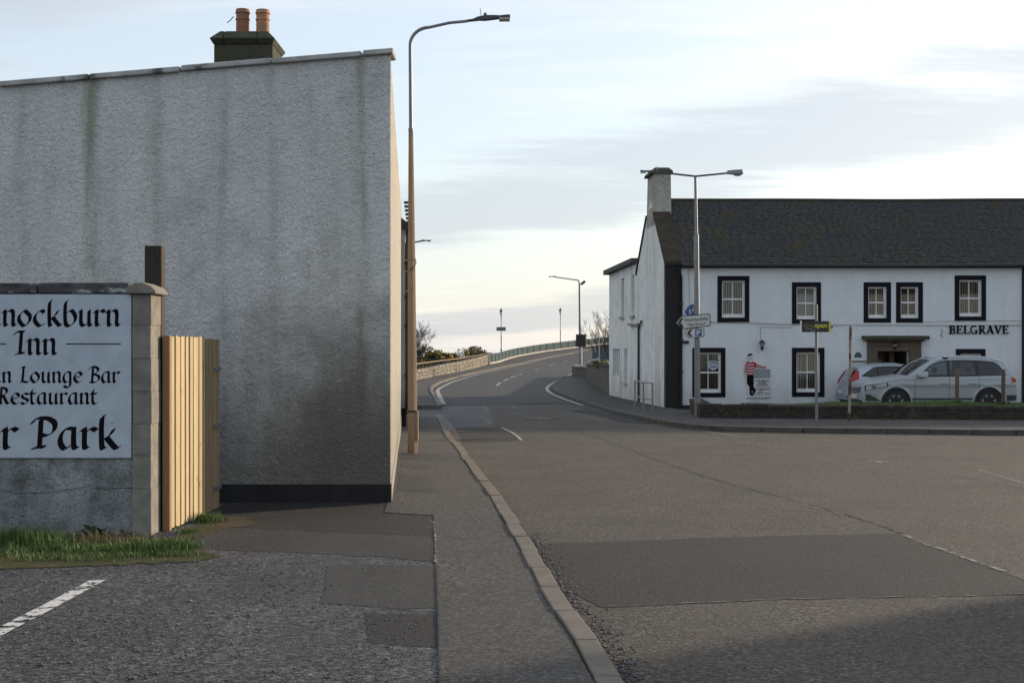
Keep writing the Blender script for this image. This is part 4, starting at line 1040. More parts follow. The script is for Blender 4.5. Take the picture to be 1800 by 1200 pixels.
# ------------------------------------------------------------------ far stone wall with railing
fw = thing('stone_wall', 'pale sunlit rubble wall with railing curving towards the bridge', 'wall', (WALL_FL[1].x, WALL_FL[1].y, 0))
WL = nresample([V2(-6.6, 74)] + WALL_FL, 40); hts = [lerp(.55, 1.12, i / 39) for i in range(40)]
core = MB(); cop = MB(); st = MB(); rr = random.Random(3); dist = 0
off = offset_line(WL, .4)
def wpt(i, s, t, out):
    a, b2 = WL[i], WL[i + 1]; p = a.lerp(b2, s); d = (b2 - a).normalized(); nrm = Vector((d.y, -d.x))
    z = lerp(G(a.x, a.y), G(b2.x, b2.y), s) + .08 + t * lerp(hts[i], hts[i + 1], s)
    return (p.x + nrm.x * out, p.y + nrm.y * out, z)
for i in range(39):
    a, b2, c, d = WL[i], WL[i + 1], off[i + 1], off[i]; za, zb = G(a.x, a.y), G(b2.x, b2.y)
    core.add([(a.x, a.y, za - .6), (b2.x, b2.y, zb - .6), (b2.x, b2.y, zb + .08 + hts[i + 1]), (a.x, a.y, za + .08 + hts[i]), (d.x, d.y, za + .08 + hts[i]), (c.x, c.y, zb + .08 + hts[i + 1]), (d.x, d.y, za - .9), (c.x, c.y, zb - .9)], [(0, 1, 2, 3), (3, 2, 5, 4), (4, 5, 7, 6)])
    Lc = (b2 - a).length
    for poly in cells(1, 1, 5, 3, .4, .03, i):
        stone_block(st, poly, lambda s, t, o, i=i: wpt(i, s, t, o), .05, rr)
core.build('wall_core', M['mortar_pale'], fw); o = st.build('stones', M['wall_stone'], fw, fix=False); o['kind'] = 'stuff'
a, b2 = WL[38], WL[39]
MB().box(b2.x - .35, b2.x + .12, b2.y - .3, b2.y + .3, G(b2.x, b2.y) - .3, G(b2.x, b2.y) + 1.38).build('end_pillar', M['wall_stone'], fw, bevel=.03)
rl = thing('metal_railing', 'low brown metal railing along the top of the pale rubble wall', 'railing', (WALL_FL[1].x, WALL_FL[1].y, .9))
RL = offset_line(WL, .2); tops = [(RL[i].x, RL[i].y, G(RL[i].x, RL[i].y) + .08 + hts[i] + lerp(.40, .12, i / 39)) for i in range(1, 39)]
MB().tube(tops, .04, 6).build('top_rail', M['pole_tan'], rl)
for i in range(1, 39, 1):
    p = RL[i]; z0 = G(p.x, p.y) + .05 + hts[i]
    MB().box(p.x - .035, p.x + .035, p.y - .03, p.y + .03, z0, tops[i - 1][2]).build('railing_post', M['sign_back'], rl)

# ------------------------------------------------------------------ bridge parapet
bp = thing('bridge_parapet', 'long pale green panelled bridge parapet with white base strip', 'parapet', (PARA[2].x, PARA[2].y, G(*PARA[2])))
PP = resample(smooth_line(PARA, 2), 1.0); acc = 0
def zpp(p): return G(p.x, p.y) + .12
PS = nresample(PP, 34)
for i in range(33):
    a, b2 = PS[i], PS[i + 1]; d = (b2 - a).normalized(); n_ = Vector((d.y, -d.x)); za, zb = zpp(a), zpp(b2); A = a + d * .05; B = b2 - d * .05
    MB().prism([(A.x, A.y, za + .16), (B.x, B.y, zb + .16), (B.x, B.y, zb + 1.0), (A.x, A.y, za + 1.0)], (-n_.x * .05, -n_.y * .05, 0)).build('panel', M['parapet'], bp)
    MB().box(a.x - .05, a.x + .05, a.y - .05, a.y + .07, za - .2, za + 1.06).build('parapet_post', M['parapet_post'], bp)
MB().tube([(p.x, p.y, zpp(p) + 1.06) for p in PS], .05, 6).build('handrail', M['parapet_post'], bp, smooth=True)
mb = MB()
for i in range(33):
    a, b2 = PS[i], PS[i + 1]; d = (b2 - a).normalized(); n_ = Vector((d.y, -d.x)); za, zb = zpp(a), zpp(b2)
    f = a + n_ * .22; g = b2 + n_ * .22
    mb.add([(f.x, f.y, za - .3), (g.x, g.y, zb - .3), (g.x, g.y, zb + .13), (f.x, f.y, za + .13), (a.x - n_.x * .3, a.y - n_.y * .3, za + .13), (b2.x - n_.x * .3, b2.y - n_.y * .3, zb + .13)], [(0, 1, 2, 3), (3, 2, 5, 4)])
mb.build('base_strip', rough_mat('pale_concrete_strip', (.50, .47, .43), (.36, .33, .30), 2, .9, 20, .3, .01), bp)

# ------------------------------------------------------------------ heritage lamps on the bridge
def heritage(px, Y, ptop, label, pbase):
    k = Y / FPX; x = (px - 900) * k; z1 = EYE + (HOR - ptop) * k; z0 = G(x, Y) - .2
    t = thing('heritage_lamp', label, 'lamp post', (x, Y, z0), group='black lanterns along the bridge')
    H = z1 - z0
    MB().lathe([(.15, 0), (.15, .5), (.10, .6), (.09, 1.4), (.11, 1.45), (.065, 1.55), (.055, H * .45), (.08, H * .455), (.08, H * .47), (.05, H * .48), (.045, H - 1.35), (.09, H - 1.33), (.05, H - 1.28), (.05, H - 1.1), (.12, H - 1.05), (.06, H - 1.0)], (x, Y, z0), 10).build('column', M['black_metal'], t, smooth=True)
    MB().lathe([(.10, H - 1.0), (.21, H - .55), (.21, H - .5)], (x, Y, z0), 8).build('lantern_glass', M['white'], t)
    MB().lathe([(.25, H - .5), (.23, H - .44), (.10, H - .25), (.07, H - .15), (.05, H - .1), (.02, H)], (x, Y, z0), 8).build('lantern_roof', M['black_metal'], t)
    return t, x
t1, x1 = heritage(881, 173, 540.5, 'black lantern lamp post on the bridge bearing a grey board', 616)
t2, x2 = heritage(985, 200, 540, 'black lantern lamp post on the bridge without any board', 602)
k = 172.8 / FPX; zc = EYE + (HOR - 578) * k
nb = thing('name_board', 'small grey rectangular board fixed to the bridge lantern post', 'sign', (x1, 172.8, zc))
MB().box(x1 - 8.2 * k, x1 + 8.0 * k, 172.78, 172.84, zc - 3.2 * k, zc + 3.2 * k).build('board', M['sign_back'], nb)
MB().box(x1 - 6.5 * k, x1 + 6.0 * k, 172.77, 172.79, zc - .6 * k, zc + .9 * k).build('lettering_band', M['sign_grey'], nb)
MB().box(x1 - .1, x1 + .1, 172.84, 172.95, zc - .1, zc + .1).build('bracket', M['black_metal'], nb)

# ------------------------------------------------------------------ lamp at the right bend, sign seen from behind
LY3 = 121; k = LY3 / FPX; ax = lambda px: (px - 900) * k; az = lambda py: EYE + (HOR - py) * k
s3 = thing('street_lamp', 'slim grey street lamp at the bend, long arm reaching over the road', 'street lamp', (ax(1020), LY3, G(ax(1020), LY3) + .1), group='street lamps')
MB().tube([(ax(1020), LY3, .0), (ax(1019.5), LY3, az(600)), (ax(1018.5), LY3, az(500))], [.13, .11, .085], 10).build('column', M['steel'], s3, smooth=True)
MB().tube([(ax(1018.5), LY3, az(501)), (ax(1018.2), LY3, az(496)), (ax(1016.5), LY3, az(493)), (ax(1013), LY3, az(492)), (ax(976), LY3, az(487))], [.07, .065, .06, .055, .05], 8).build('arm', M['steel'], s3, smooth=True)
lamp_head((ax(974), LY3, az(486.3)), -1, parent=s3, s=1.05)
MB().bar((ax(1021.5), LY3, az(500)), (ax(1028.5), LY3, az(494)), .10, .22).build('floodlight', M['steel_dark'], s3)
MB().bar((ax(1018.5), LY3, az(500)), (ax(1023), LY3, az(499)), .05, .05).build('floodlight_bracket', M['steel_dark'], s3)
tb = thing('traffic_sign', 'black square back of a traffic sign beside the lamp at the bend', 'sign', (ax(1023), LY3 - .6, .1))
MB().box(ax(1012), ax(1029.7), LY3 - .30, LY3 - .26, az(609.5), az(587.5)).build('sign_plate', M['sign_black'], tb, bevel=.02)
MB().tube([(ax(1022.6), LY3 - .2, .0), (ax(1022.3), LY3 - .2, az(586))], .055, 8).build('sign_post', M['white'], tb, smooth=True)

# ------------------------------------------------------------------ garden wall beyond the hotel annex, plants, teal boards
gw = thing('garden_wall', 'dark harled retaining wall running on from the hotel annex', 'wall', (4.6, 75, 0))
A = V2(4.22, 59.3); Bp = V2((1031 - 900) / FPX * 90, 90.0)
for nm, mm, z0, z1, o in (('harled_wall', 'harl_dark', -.5, None, 0), ('coping', 'mortar', None, None, .04)):
    za, zb = 1.17, .93
    if nm == 'harled_wall': q = [(A.x, A.y, -.5), (Bp.x, Bp.y, -.5), (Bp.x, Bp.y, zb), (A.x, A.y, za)]; MB().prism(q, (.3, 0, 0)).build(nm, M[mm], gw)
    else: q = [(A.x - o, A.y, za), (Bp.x - o, Bp.y + .05, zb), (Bp.x - o, Bp.y + .05, zb + .09), (A.x - o, A.y, za + .09)]; MB().prism(q, (.4, 0, 0)).build(nm, M[mm], gw)
rw = thing('round_wall_end', 'short curved grey wall end with pale rounded cap at the bend', 'wall', (Bp.x - .1, Bp.y + 2, 0))
arc = [(Bp.x + .1 - .75 * sin(i * pi / 16), Bp.y + .3 + 7 * i / 8) for i in range(9)]
MB().prism([(x, y, -.2) for x, y in arc] + [(Bp.x + .5, Bp.y + 7.3, -.2), (Bp.x + .5, Bp.y + .3, -.2)], (0, 0, 1.0)).build('curved_wall', M['harl_dark'], rw)
MB().tube([(x - .02, y, .86) for x, y in arc[1:6]], .10, 8).build('pale_cap', M['coping'], rw, smooth=True)
gb = sheet('garden_soil', [V2(A.x + .35, A.y + .4), V2(Bp.x + .3, Bp.y), V2(9, 92), V2(9, 60)], .85, M['turf'], step=0); tag(gb, kind='structure')
for o in (gb,):
    for v in o.data.vertices: v.co.z = 1.0
mb = MB().tube([tuple(at(1036, 637, 88)), tuple(at(1043, 633.5, 87)), tuple(at(1052, 631, 86))], .10, 6)
o = mb.build('pale_edging', M['coping'], None, smooth=True); tag(o, 'pale curved edging stone on top of the dark garden wall', 'edging')
def shrub(c, rad, n, m, leaf=.06, flowers=0, name='garden_plant', label='', cat='shrub', fm=None, group=None, parts=True, flat=.7, fs=1.0):
    t = thing(name, label, cat, (c[0], c[1], c[2]), group=group)
    U = NR.normal(0, 1, (n, 3)); U /= np.linalg.norm(U, axis=1)[:, None]; lobes = NR.normal(0, .45, (9, 3)); lobes[:, 2] = np.abs(lobes[:, 2])
    which = NR.integers(0, 9, n); P = lobes[which] * .75 + U * (NR.uniform(.25, 1, (n, 1)) ** .5) * NR.uniform(.28, .52, (9, 1))[which]
    P[:, 2] = np.abs(P[:, 2]); P *= np.array(rad); P += np.array(c)
    def quads(P, s):
        k_ = len(P); a = NR.normal(0, 1, (k_, 3)); a /= np.linalg.norm(a, axis=1)[:, None]; b_ = np.cross(a, NR.normal(0, 1, (k_, 3))); b_ /= np.linalg.norm(b_, axis=1)[:, None]
        sz = s * NR.uniform(.5, 1.3, (k_, 1)); V = np.stack([P - a * sz * .3, P + b_ * sz * .5, P + a * sz, P - b_ * sz * .5], 1)
        return V.reshape(-1, 3), np.arange(k_ * 4).reshape(-1, 4)
    V, F = quads(P, leaf); mass('crown', V, F, m, t)['kind'] = 'stuff'
    if flowers:
        top = P[P[:, 2] > np.percentile(P[:, 2], 35)]; top = top[NR.integers(0, len(top), flowers)] + NR.normal(0, leaf * .4, (flowers, 3))
        # flowers come in sprays
        gate = (np.sin(top[:, 0] * 2.2) + np.sin(top[:, 2] * 4 + top[:, 1])) > -.4
        V, F = quads(top[gate], leaf * .8 * fs); mass('flowers', V, F, fm, t)['kind'] = 'stuff'
    MB().tube([(c[0], c[1], c[2] - .6), (c[0] + rad[0] * .05, c[1], c[2] + rad[2] * .35)], [.05 * rad[0] + .01, .02], 6).build('stem', M['bark'], t)
    return t
p = at(1058, 637, 70); shrub((p.x, 70, 1.0), (.35, .4, .30), 900, M['grass_dull'], .07, 120, 'flowering_plant', 'low plant with cream flowers on top of the dark garden wall', 'plant', leafy('cream_flower', (.65, .55, .30), (.6, .5, .35), 5))
p = at(1049, 637, 82); shrub((p.x, 82, 1.0), (.4, .5, .25), 800, M['gorse'], .07, 0, 'garden_plant', 'low dark green plant beside the cream flowers on the garden wall', 'plant')
tl = thing('teal_panels', 'stepped teal board panels standing beyond the garden wall', 'fence', (ax(1055), 112, 0)); k = 112 / FPX; bx = lambda px: (px - 900) * k; bz = lambda py: EYE + (HOR - py) * k
for x0, x1, y0, y1 in ((1048, 1059, 606, 613), (1060, 1082, 606, 613), (1048, 1059, 613.5, 619), (1060, 1082, 613.5, 619), (1041, 1053, 619.5, 632), (1053.5, 1082, 619.5, 632)):
    MB().box(bx(x0), bx(x1) - .02, 112, 112.06, bz(y1), bz(y0)).build('panel', M['teal'], tl, bevel=.01)
for px in (1043, 1058, 1075): MB().box(bx(px) - .05, bx(px) + .05, 112.07, 112.17, .0, bz(608)).build('panel_post', M['steel_dark'], tl)
o = MB().tube([tuple(at(1053, 640, 100)), tuple(at(1053, 592, 100))], .05, 8).build('steel_post', M['steel'], None, smooth=True); tag(o, 'thin bluish steel post in front of the teal panels', 'post')
o.data.vertices[0].co.z = o.data.vertices[0].co.z

# ------------------------------------------------------------------ gorse and bare trees
GOR = [(738, 624, (1.9, 2, 1.6), 1, 'yellow-flowered gorse bush next to the tan column behind the rubble wall'), (752, 631, (1.5, 1.6, 1.0), 1, 'low gorse bush thick with yellow flowers beside the bare tree'), (766, 632, (1.3, 1.5, 1.0), 0, 'low dark gorse bush between two yellow-flowered ones'),
       (781, 629, (1.5, 1.6, 1.0), 1, 'small yellow gorse bush below the sea horizon behind the railing'), (802, 620, (2.2, 2, 1.7), 0, 'tall dark green gorse bush in the middle of the row'), (815, 625, (1.9, 2, 1.3), 1, 'half-yellow gorse bush right of the tallest dark one'),
       (831, 620, (2.0, 2, 1.6), 0, 'dark gorse bush close to the bridge end of the wall'), (846, 619, (1.8, 1.6, 1.4), 1, 'last gorse bush with yellow tips at the start of the bridge parapet')]
def wallY(px):
    for a, b2 in zip(WL, WL[1:]):
        pa, pb = 900 + FPX * a.x / a.y, 900 + FPX * b2.x / b2.y
        if pa <= px <= pb: return lerp(a.y, b2.y, (px - pa) / (pb - pa))
    return WL[0].y
for px, py, rad, fl_, lab in GOR:
    Y = wallY(px) + 27; rad = tuple(v * 1.45 for v in rad); p = at(px, py - 5, Y); shrub((p.x, Y, p.z - rad[2] * .95), rad, 4200, M['gorse'], .17, 2600 if fl_ else 260, 'gorse_bush', lab, 'bush', M['flower'], 'gorse bushes behind the rubble wall', fs=.95)
def bare_tree(base, h, spread, seed, label, n0=6, lean=0, dens=3, r0=.10, tw=.010):
    rr = random.Random(seed); t = thing('bare_tree', label, 'tree', base); tr = MB(); tw_ = MB()
    def grow(p, d, l, r, lev):
        segs = 3 if lev > 1 else 4; path = [p]; q = p
        for i in range(segs):
            d = (d + Vector((rr.gauss(0, .16), rr.gauss(0, .16), rr.gauss(.05, .1)))).normalized(); q = q + d * (l / segs); path.append(q)
        rs = [lerp(r, max(tw * .5, r * .5), i / segs) for i in range(segs + 1)]
        (tr if lev <= 1 else tw_).tube(path, rs, 5 if lev < 2 else 3, cap=False)
        if lev >= 5 or l < .16: return
        for j in range(dens + (1 if lev == 0 else 0)):
            k_ = rr.randint(1, segs); nd = (d + Vector((rr.gauss(0, spread), rr.gauss(0, spread), rr.gauss(.12, spread * .5)))).normalized()
            grow(path[k_], nd, l * rr.uniform(.55, .82), max(tw * .6, rs[k_] * rr.uniform(.5, .7)), lev + 1)
    for i in range(n0):
        a = rr.uniform(0, 2 * pi); grow(Vector(base), Vector((cos(a) * .45 + lean, sin(a) * .45, 1)).normalized(), h * rr.uniform(.30, .45), r0 * rr.uniform(.6, 1), 0)
    tr.build('trunk', M['bark'], t, fix=False, smooth=True); o = tw_.build('crown', M['bark'], t, fix=False); o['kind'] = 'stuff'
    return t
p = at(736, 640, 92); bare_tree((p.x - .3, 92, .6), 4.1, .5, 4, 'leafless twiggy tree behind the tan street lamp column', 6, .0, 3, .07, .011)
p = at(1072, 625, 104); bare_tree((p.x + .3, 104, .4), 4.9, .36, 9, 'leafless sapling with upright twigs rising behind the hotel annex', 3, -.35, 3, .06, .011)

# ------------------------------------------------------------------ the hotel
HY = 46.0; HK = HY / FPX; HX0 = (1170 - 900) * HK; SH = -.0729
def hp_(u, v, w): return (HX0 + u + SH * v, HY + v, w)
def ux(px, Y=HY): return (px - 900) * Y / FPX - HX0
def uz(py, Y=HY): return EYE + (HOR - py) * Y / FPX
ht = thing('hotel', 'long two-storey white hotel with black window margins and slate roof', 'building', (HX0 + 6, HY, -.15))
def hbox(mb, u0, u1, v0, v1, w0, w1):
    return mb.add([hp_(u0, v0, w0), hp_(u1, v0, w0), hp_(u1, v1, w0), hp_(u0, v1, w0), hp_(u0, v0, w1), hp_(u1, v0, w1), hp_(u1, v1, w1), hp_(u0, v1, w1)],
                  [(3, 2, 1, 0), (4, 5, 6, 7), (0, 1, 5, 4), (1, 2, 6, 5), (2, 3, 7, 6), (3, 0, 4, 7)])
def hb_(name, m, u0, u1, v0, v1, w0, w1, parent=None, bevel=0): return hbox(MB(), u0, u1, v0, v1, w0, w1).build(name, M[m] if isinstance(m, str) else m, parent or ht, bevel=bevel)
WIN = [(1261, 1317, 485, 566, 'blind'), (1392, 1443, 496, 569, 'net'), (1518, 1566, 496, 567, 'blind'), (1575, 1622, 496, 567, 'half'), (1678, 1733, 484, 564, 'blind'), (1217, 1275, 611, 698, 'blind'), (1392, 1449, 611, 697, 'blind'), (1680, 1732, 613, 698, 'blind')]
MG = .155
U_END = ux(1797); ROOF_END = 32.0
holes = []
for x0, x1, y0, y1, kind in WIN: holes.append((ux(x0) + MG, ux(x1) - MG, uz(y1) + MG, uz(y0) - MG))
DOOR = (ux(1541), ux(1597), -.2, uz(617))
holes.append(DOOR)
EAVE = uz(466)
us = sorted(set([0.53, U_END] + [h[0] for h in holes] + [h[1] for h in holes])); ws = sorted(set([-.6, EAVE + .05] + [h[2] for h in holes] + [h[3] for h in holes]))
mb = MB()
for i in range(len(us) - 1):
    for j in range(len(ws) - 1):
        cu_, cw_ = (us[i] + us[i + 1]) / 2, (ws[j] + ws[j + 1]) / 2
        if any(h[0] < cu_ < h[1] and h[2] < cw_ < h[3] for h in holes): continue
        mb.quad(hp_(us[i], 0, ws[j]), hp_(us[i + 1], 0, ws[j]), hp_(us[i + 1], 0, ws[j + 1]), hp_(us[i], 0, ws[j + 1]))
for h in holes:
    a, b2, c, d = h; D = .17
    mb.quad(hp_(a, 0, c), hp_(a, D, c), hp_(a, D, d), hp_(a, 0, d)); mb.quad(hp_(b2, 0, c), hp_(b2, 0, d), hp_(b2, D, d), hp_(b2, D, c))
    mb.quad(hp_(a, 0, d), hp_(a, D, d), hp_(b2, D, d), hp_(b2, 0, d)); mb.quad(hp_(a, 0, c), hp_(b2, 0, c), hp_(b2, D, c), hp_(a, D, c))
mb.build('front_wall', M['harl_hotel'], ht, fix=False)
for (x0, x1, y0, y1, kind), h in zip(WIN, holes):
    a, b2, c, d = h; w = thing_w = None
    mb = MB()
    for q in ((a - MG, a - .002, c - MG, d + MG), (b2 + .002, b2 + MG, c - MG, d + MG), (a - .002, b2 + .002, d + .002, d + MG), (a - .002, b2 + .002, c - MG, c - .002)):
        hbox(mb, q[0], q[1], -.022, .01, q[2], q[3])
    win = mb.build('window_margin', M['margin'], ht, bevel=.004)
    V = .10
    fr = MB(); mid = (c + d) / 2; t = .055
    hbox(fr, a, a + t, V, V + .06, c, d); hbox(fr, b2 - t, b2, V, V + .06, c, d); hbox(fr, a + t, b2 - t, V, V + .06, d - t, d); hbox(fr, a + t, b2 - t, V - .01, V + .06, c, c + .12)
    fr.build('frame', M['white'], win, bevel=.003)
    hb_('meeting_rail', 'white', a + t, b2 - t, V + .002, V + .05, mid - .028, mid + .028, win)
    um = (a + b2) / 2
    for z0, z1 in ((c + .12, mid - .028), (mid + .028, d - t)):
        hb_('glazing_bar', 'white', um - .013, um + .013, V + .012, V + .045, z0, z1, win)
        for p0, p1 in ((a + t, um - .013), (um + .013, b2 - t)):
            MB().quad(hp_(p0, V + .028, z0), hp_(p1, V + .028, z0), hp_(p1, V + .028, z1), hp_(p0, V + .028, z1)).build('pane', M['glass'], win, fix=False)
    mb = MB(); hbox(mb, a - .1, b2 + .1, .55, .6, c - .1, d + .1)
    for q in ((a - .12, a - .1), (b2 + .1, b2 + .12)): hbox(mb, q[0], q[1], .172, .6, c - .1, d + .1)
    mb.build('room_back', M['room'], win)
    if kind == 'net':
        MB().quad(hp_(a, .22, c), hp_(b2, .22, c), hp_(b2, .22, d), hp_(a, .22, d)).build('net_curtain', M['curtain'], win, fix=False)
    else:
        mb = MB(); s = a + .02; tw_ = R.uniform(0, .75); drop_ = R.choice((0, 0, 0, .12))
        while s < b2 - .03:
            wv = .062; ang = R.uniform(.2, .4) + tw_
            if not (kind == 'half' and a + .0 < s < a + .36):
                mb.quad(hp_(s, .20, c + drop_), hp_(s + wv * cos(ang), .20 + wv * sin(ang), c + drop_), hp_(s + wv * cos(ang), .20 + wv * sin(ang), d), hp_(s, .20, d))
            s += .078
        o = mb.build('blind_slats', M['blind'], win, fix=False); o['kind'] = 'stuff'
# painted quoin strip, gable wall, skew, chimney
hb_('quoin', 'black', -.004, .53, -.018, .25, -.6, EAVE + .12)
RV, RZ = 2.95, uz(353, 48.95); BK = 5.9
def gz_(v): return EAVE + .05 + (RZ - EAVE) * (1 - abs(v - RV) / RV)
prof = [(0, -.6), (BK, -.6), (BK, gz_(BK)), (RV, gz_(RV)), (0, gz_(0))]
MB().prism([hp_(-.0005, v, w) for v, w in prof], (.5, 0, 0)).build('gable_wall', M['harl_gable'], ht)
mb = MB()
for s_, e_ in ((-.08, RV - .75), (RV + .75, BK + .1)):
    n_ = 5
    for i in range(n_):
        v0, v1 = lerp(s_, e_, i / n_) + .004, lerp(s_, e_, (i + 1) / n_) - .004
        q = [hp_(-.05, v0, gz_(v0) + .005), hp_(-.05, v1, gz_(v1) + .005), hp_(-.05, v1, gz_(v1) + .14), hp_(-.05, v0, gz_(v0) + .14)]
        MB().prism(q, (.62, 0, 0)).build('skew_stone', M['moss'], ht, bevel=.012)
cw0 = gz_(RV - .75) - .35; CT = uz(297, 48.5)
ch = MB(); ch.add([hp_(-.012, RV - .80, cw0), hp_(.60, RV - .80, cw0), hp_(.60, RV + .72, cw0), hp_(-.012, RV + .72, cw0), hp_(.02, RV - .72, CT - .2), hp_(.60, RV - .72, CT - .2), hp_(.60, RV + .68, CT - .2), hp_(.02, RV + .68, CT - .2)],
                  [(3, 2, 1, 0), (4, 5, 6, 7), (0, 1, 5, 4), (1, 2, 6, 5), (2, 3, 7, 6), (3, 0, 4, 7)])
chm = ch.build('chimney', harl('flaking_chimney_harl', (.66, .65, .60), dirt=(.13, .12, .10), amt=1.0, bs=1.2, splash=0, scale=.6), ht)
MB().add([hp_(-.10, RV - .80, CT - .2), hp_(.68, RV - .80, CT - .2), hp_(.68, RV + .78, CT - .2), hp_(-.10, RV + .78, CT - .2), hp_(-.08, RV - .78, CT - .10), hp_(.66, RV - .78, CT - .10), hp_(.66, RV + .76, CT - .10), hp_(-.08, RV + .76, CT - .10), hp_(.05, RV - .62, CT + .03), hp_(.55, RV - .62, CT + .03), hp_(.55, RV + .6, CT + .03), hp_(.05, RV + .6, CT + .03)],
         [(3, 2, 1, 0), (0, 1, 5, 4), (1, 2, 6, 5), (2, 3, 7, 6), (3, 0, 4, 7), (4, 5, 9, 8), (5, 6, 10, 9), (6, 7, 11, 10), (7, 4, 8, 11), (8, 9, 10, 11)]).build('chimney_cap', M['stone_dark'], chm, bevel=.015)
# slated roof: real slates in courses
rr = random.Random(8); NC = 27; V_ = []; F_ = []
sl_ = sqrt(RV ** 2 + (RZ - EAVE) ** 2)
def rpt(u, s, o):                     # s along the slope from the eaves, o out of the plane
    v = -.22 + s * (RV + .22); w = EAVE - .02 + s * (RZ - EAVE + .02)
    nv, nw = -(RZ - EAVE) / sl_, RV / sl_
    sag = -.02 * sin(pi * min(1, max(0, (u - 2) / 12))) * s - .008 * sin(u * .9) * s
    return hp_(u, v + nv * o, w + nw * o + sag)
for j in range(NC):
    s0, s1 = j / NC, (j + 1.35) / NC; u = .52 - rr.uniform(0, .2)
    wmean = lerp(.34, .24, j / NC)
    while u < ROOF_END:
        w = wmean * rr.uniform(.75, 1.25); th_ = rr.uniform(.012, .026); e = rr.uniform(-.10, .10) / NC; a = max(u, .5) + .004; b2 = u + w - .004
        n = len(V_)
        V_ += [rpt(a, s0 + e, .030), rpt(b2, s0 + e, .030), rpt(b2, min(s1, 1), .004), rpt(a, min(s1, 1), .004), rpt(a, s0 + e, .030 + th_), rpt(b2, s0 + e, .030 + th_ * rr.uniform(.8, 1.1)), rpt(b2, min(s1, 1), .012), rpt(a, min(s1, 1), .012)]
        F_ += [(n + 4, n + 5, n + 6, n + 7), (n, n + 1, n + 5, n + 4), (n + 1, n + 2, n + 6, n + 5), (n + 3, n, n + 4, n + 7)]
        u += w
o = mass('roof_slates', V_, F_, M['slate'], ht); o['kind'] = 'stuff'
mb = MB(); nseg = 30
for i in range(nseg):
    ua, ub = lerp(.5, ROOF_END, i / nseg), lerp(.5, ROOF_END, (i + 1) / nseg)
    mb.quad(rpt(ua, 0, -.02), rpt(ub, 0, -.02), rpt(ub, 1, -.02), rpt(ua, 1, -.02)); mb.quad(rpt(ua, 1, -.02), rpt(ub, 1, -.02), hp_(ub, BK + .2, EAVE - .05), hp_(ua, BK + .2, EAVE - .05))
mb.build('roof', M['slate'], ht)
mb = MB().tube([(lambda p: (p[0], p[1], p[2] + .02))(rpt(lerp(.5, ROOF_END, i / 30), 1, .0)) for i in range(31)], .075, 8); mb.build('ridge', M['moss'], ht, smooth=True)
hb_('fascia', 'gutter', .54, ROOF_END, -.10, .05, EAVE - .10, EAVE - .02)
MB().tube([hp_(lerp(.55, ROOF_END, i / 12), -.26, EAVE - .03 + .012 * sin(i * 1.7)) for i in range(13)], .062, 8).build('gutter', M['gutter'], ht, smooth=True)
def pipe(name, pts, r=.04, m='gutter'): return MB().tube([hp_(*p) for p in pts], r, 8).build(name, M[m], ht, smooth=True)
u = ux(1197)
pipe('downpipe', ((u - .10, -.2, EAVE - .05), (u - .08, -.18, EAVE - .25), (u, -.07, EAVE - .42), (u, -.07, .0)))
for z in (3.4, 2.2, 1.1): MB().lathe([(.06, 0), (.06, .07)], hp_(u, -.07, z), 8).build('pipe_collar', M['gutter'], ht)
pipe('branch_pipe', ((u, -.08, uz(601)), (u + .25, -.08, uz(601))), .05)
hb_('base_course', 'black', .52, U_END, -.012, .02, -.6, .02)
# gable-side drainage pipes
pipe('gable_pipe', ((-.06, 5.15, -.2), (-.06, 5.15, uz(571, 51.2)), (-.07, 5.2, uz(569.5, 51.2))), .045); pipe('gable_branch', ((-.06, 5.2, uz(572, 51.2)), (-.10, 7.3, uz(570, 53.3))), .05); pipe('gable_branch', ((-.07, 5.1, 2.7), (-.08, 4.4, 2.95)), .04)
# annex
AV0, AV1, AZ = BK, 13.2, uz(461, 51.5)
def awall(holes2):
    vs = sorted(set([AV0, AV1] + [h[0] for h in holes2] + [h[1] for h in holes2])); ws = sorted(set([-.7, AZ] + [h[2] for h in holes2] + [h[3] for h in holes2])); mb = MB()
    for i in range(len(vs) - 1):
        for j in range(len(ws) - 1):
            cv_, cw_ = (vs[i] + vs[i + 1]) / 2, (ws[j] + ws[j + 1]) / 2
            if any(h[0] < cv_ < h[1] and h[2] < cw_ < h[3] for h in holes2): continue
            mb.quad(hp_(0, vs[i + 1], ws[j]), hp_(0, vs[i], ws[j]), hp_(0, vs[i], ws[j + 1]), hp_(0, vs[i + 1], ws[j + 1]))
    for a, b2, c, d in holes2:
        D = .12
        mb.quad(hp_(0, a, c), hp_(D, a, c), hp_(D, a, d), hp_(0, a, d)); mb.quad(hp_(0, b2, c), hp_(D, b2, c), hp_(D, b2, d), hp_(0, b2, d)); mb.quad(hp_(0, a, d), hp_(D, a, d), hp_(D, b2, d), hp_(0, b2, d)); mb.quad(hp_(0, a, c), hp_(D, a, c), hp_(D, b2, c), hp_(0, b2, c))
    mb.add([hp_(0, AV1, -.7), hp_(6, AV1, -.7), hp_(6, AV1, AZ), hp_(0, AV1, AZ)], [(0, 1, 2, 3)])
    return mb
vY = lambda px: 445 * 46.0 / (px - 725) - 46.0           # depth behind the front for a column of the photo on this wall
AW = [(vY(1115), vY(1110), uz(554, 52.7), uz(483, 52.7), 1), (vY(1097), vY(1091.5), uz(556, 55.3), uz(489, 55.3), 1), (vY(1089.5), vY(1077), uz(660, 57.5), uz(613, 57.5), 3), (vY(1102), vY(1096.8), uz(672, 54.7), uz(613, 54.7), 1)]
awall([a[:4] for a in AW]).build('annex_wall', M['harl_gable'], ht, fix=True)
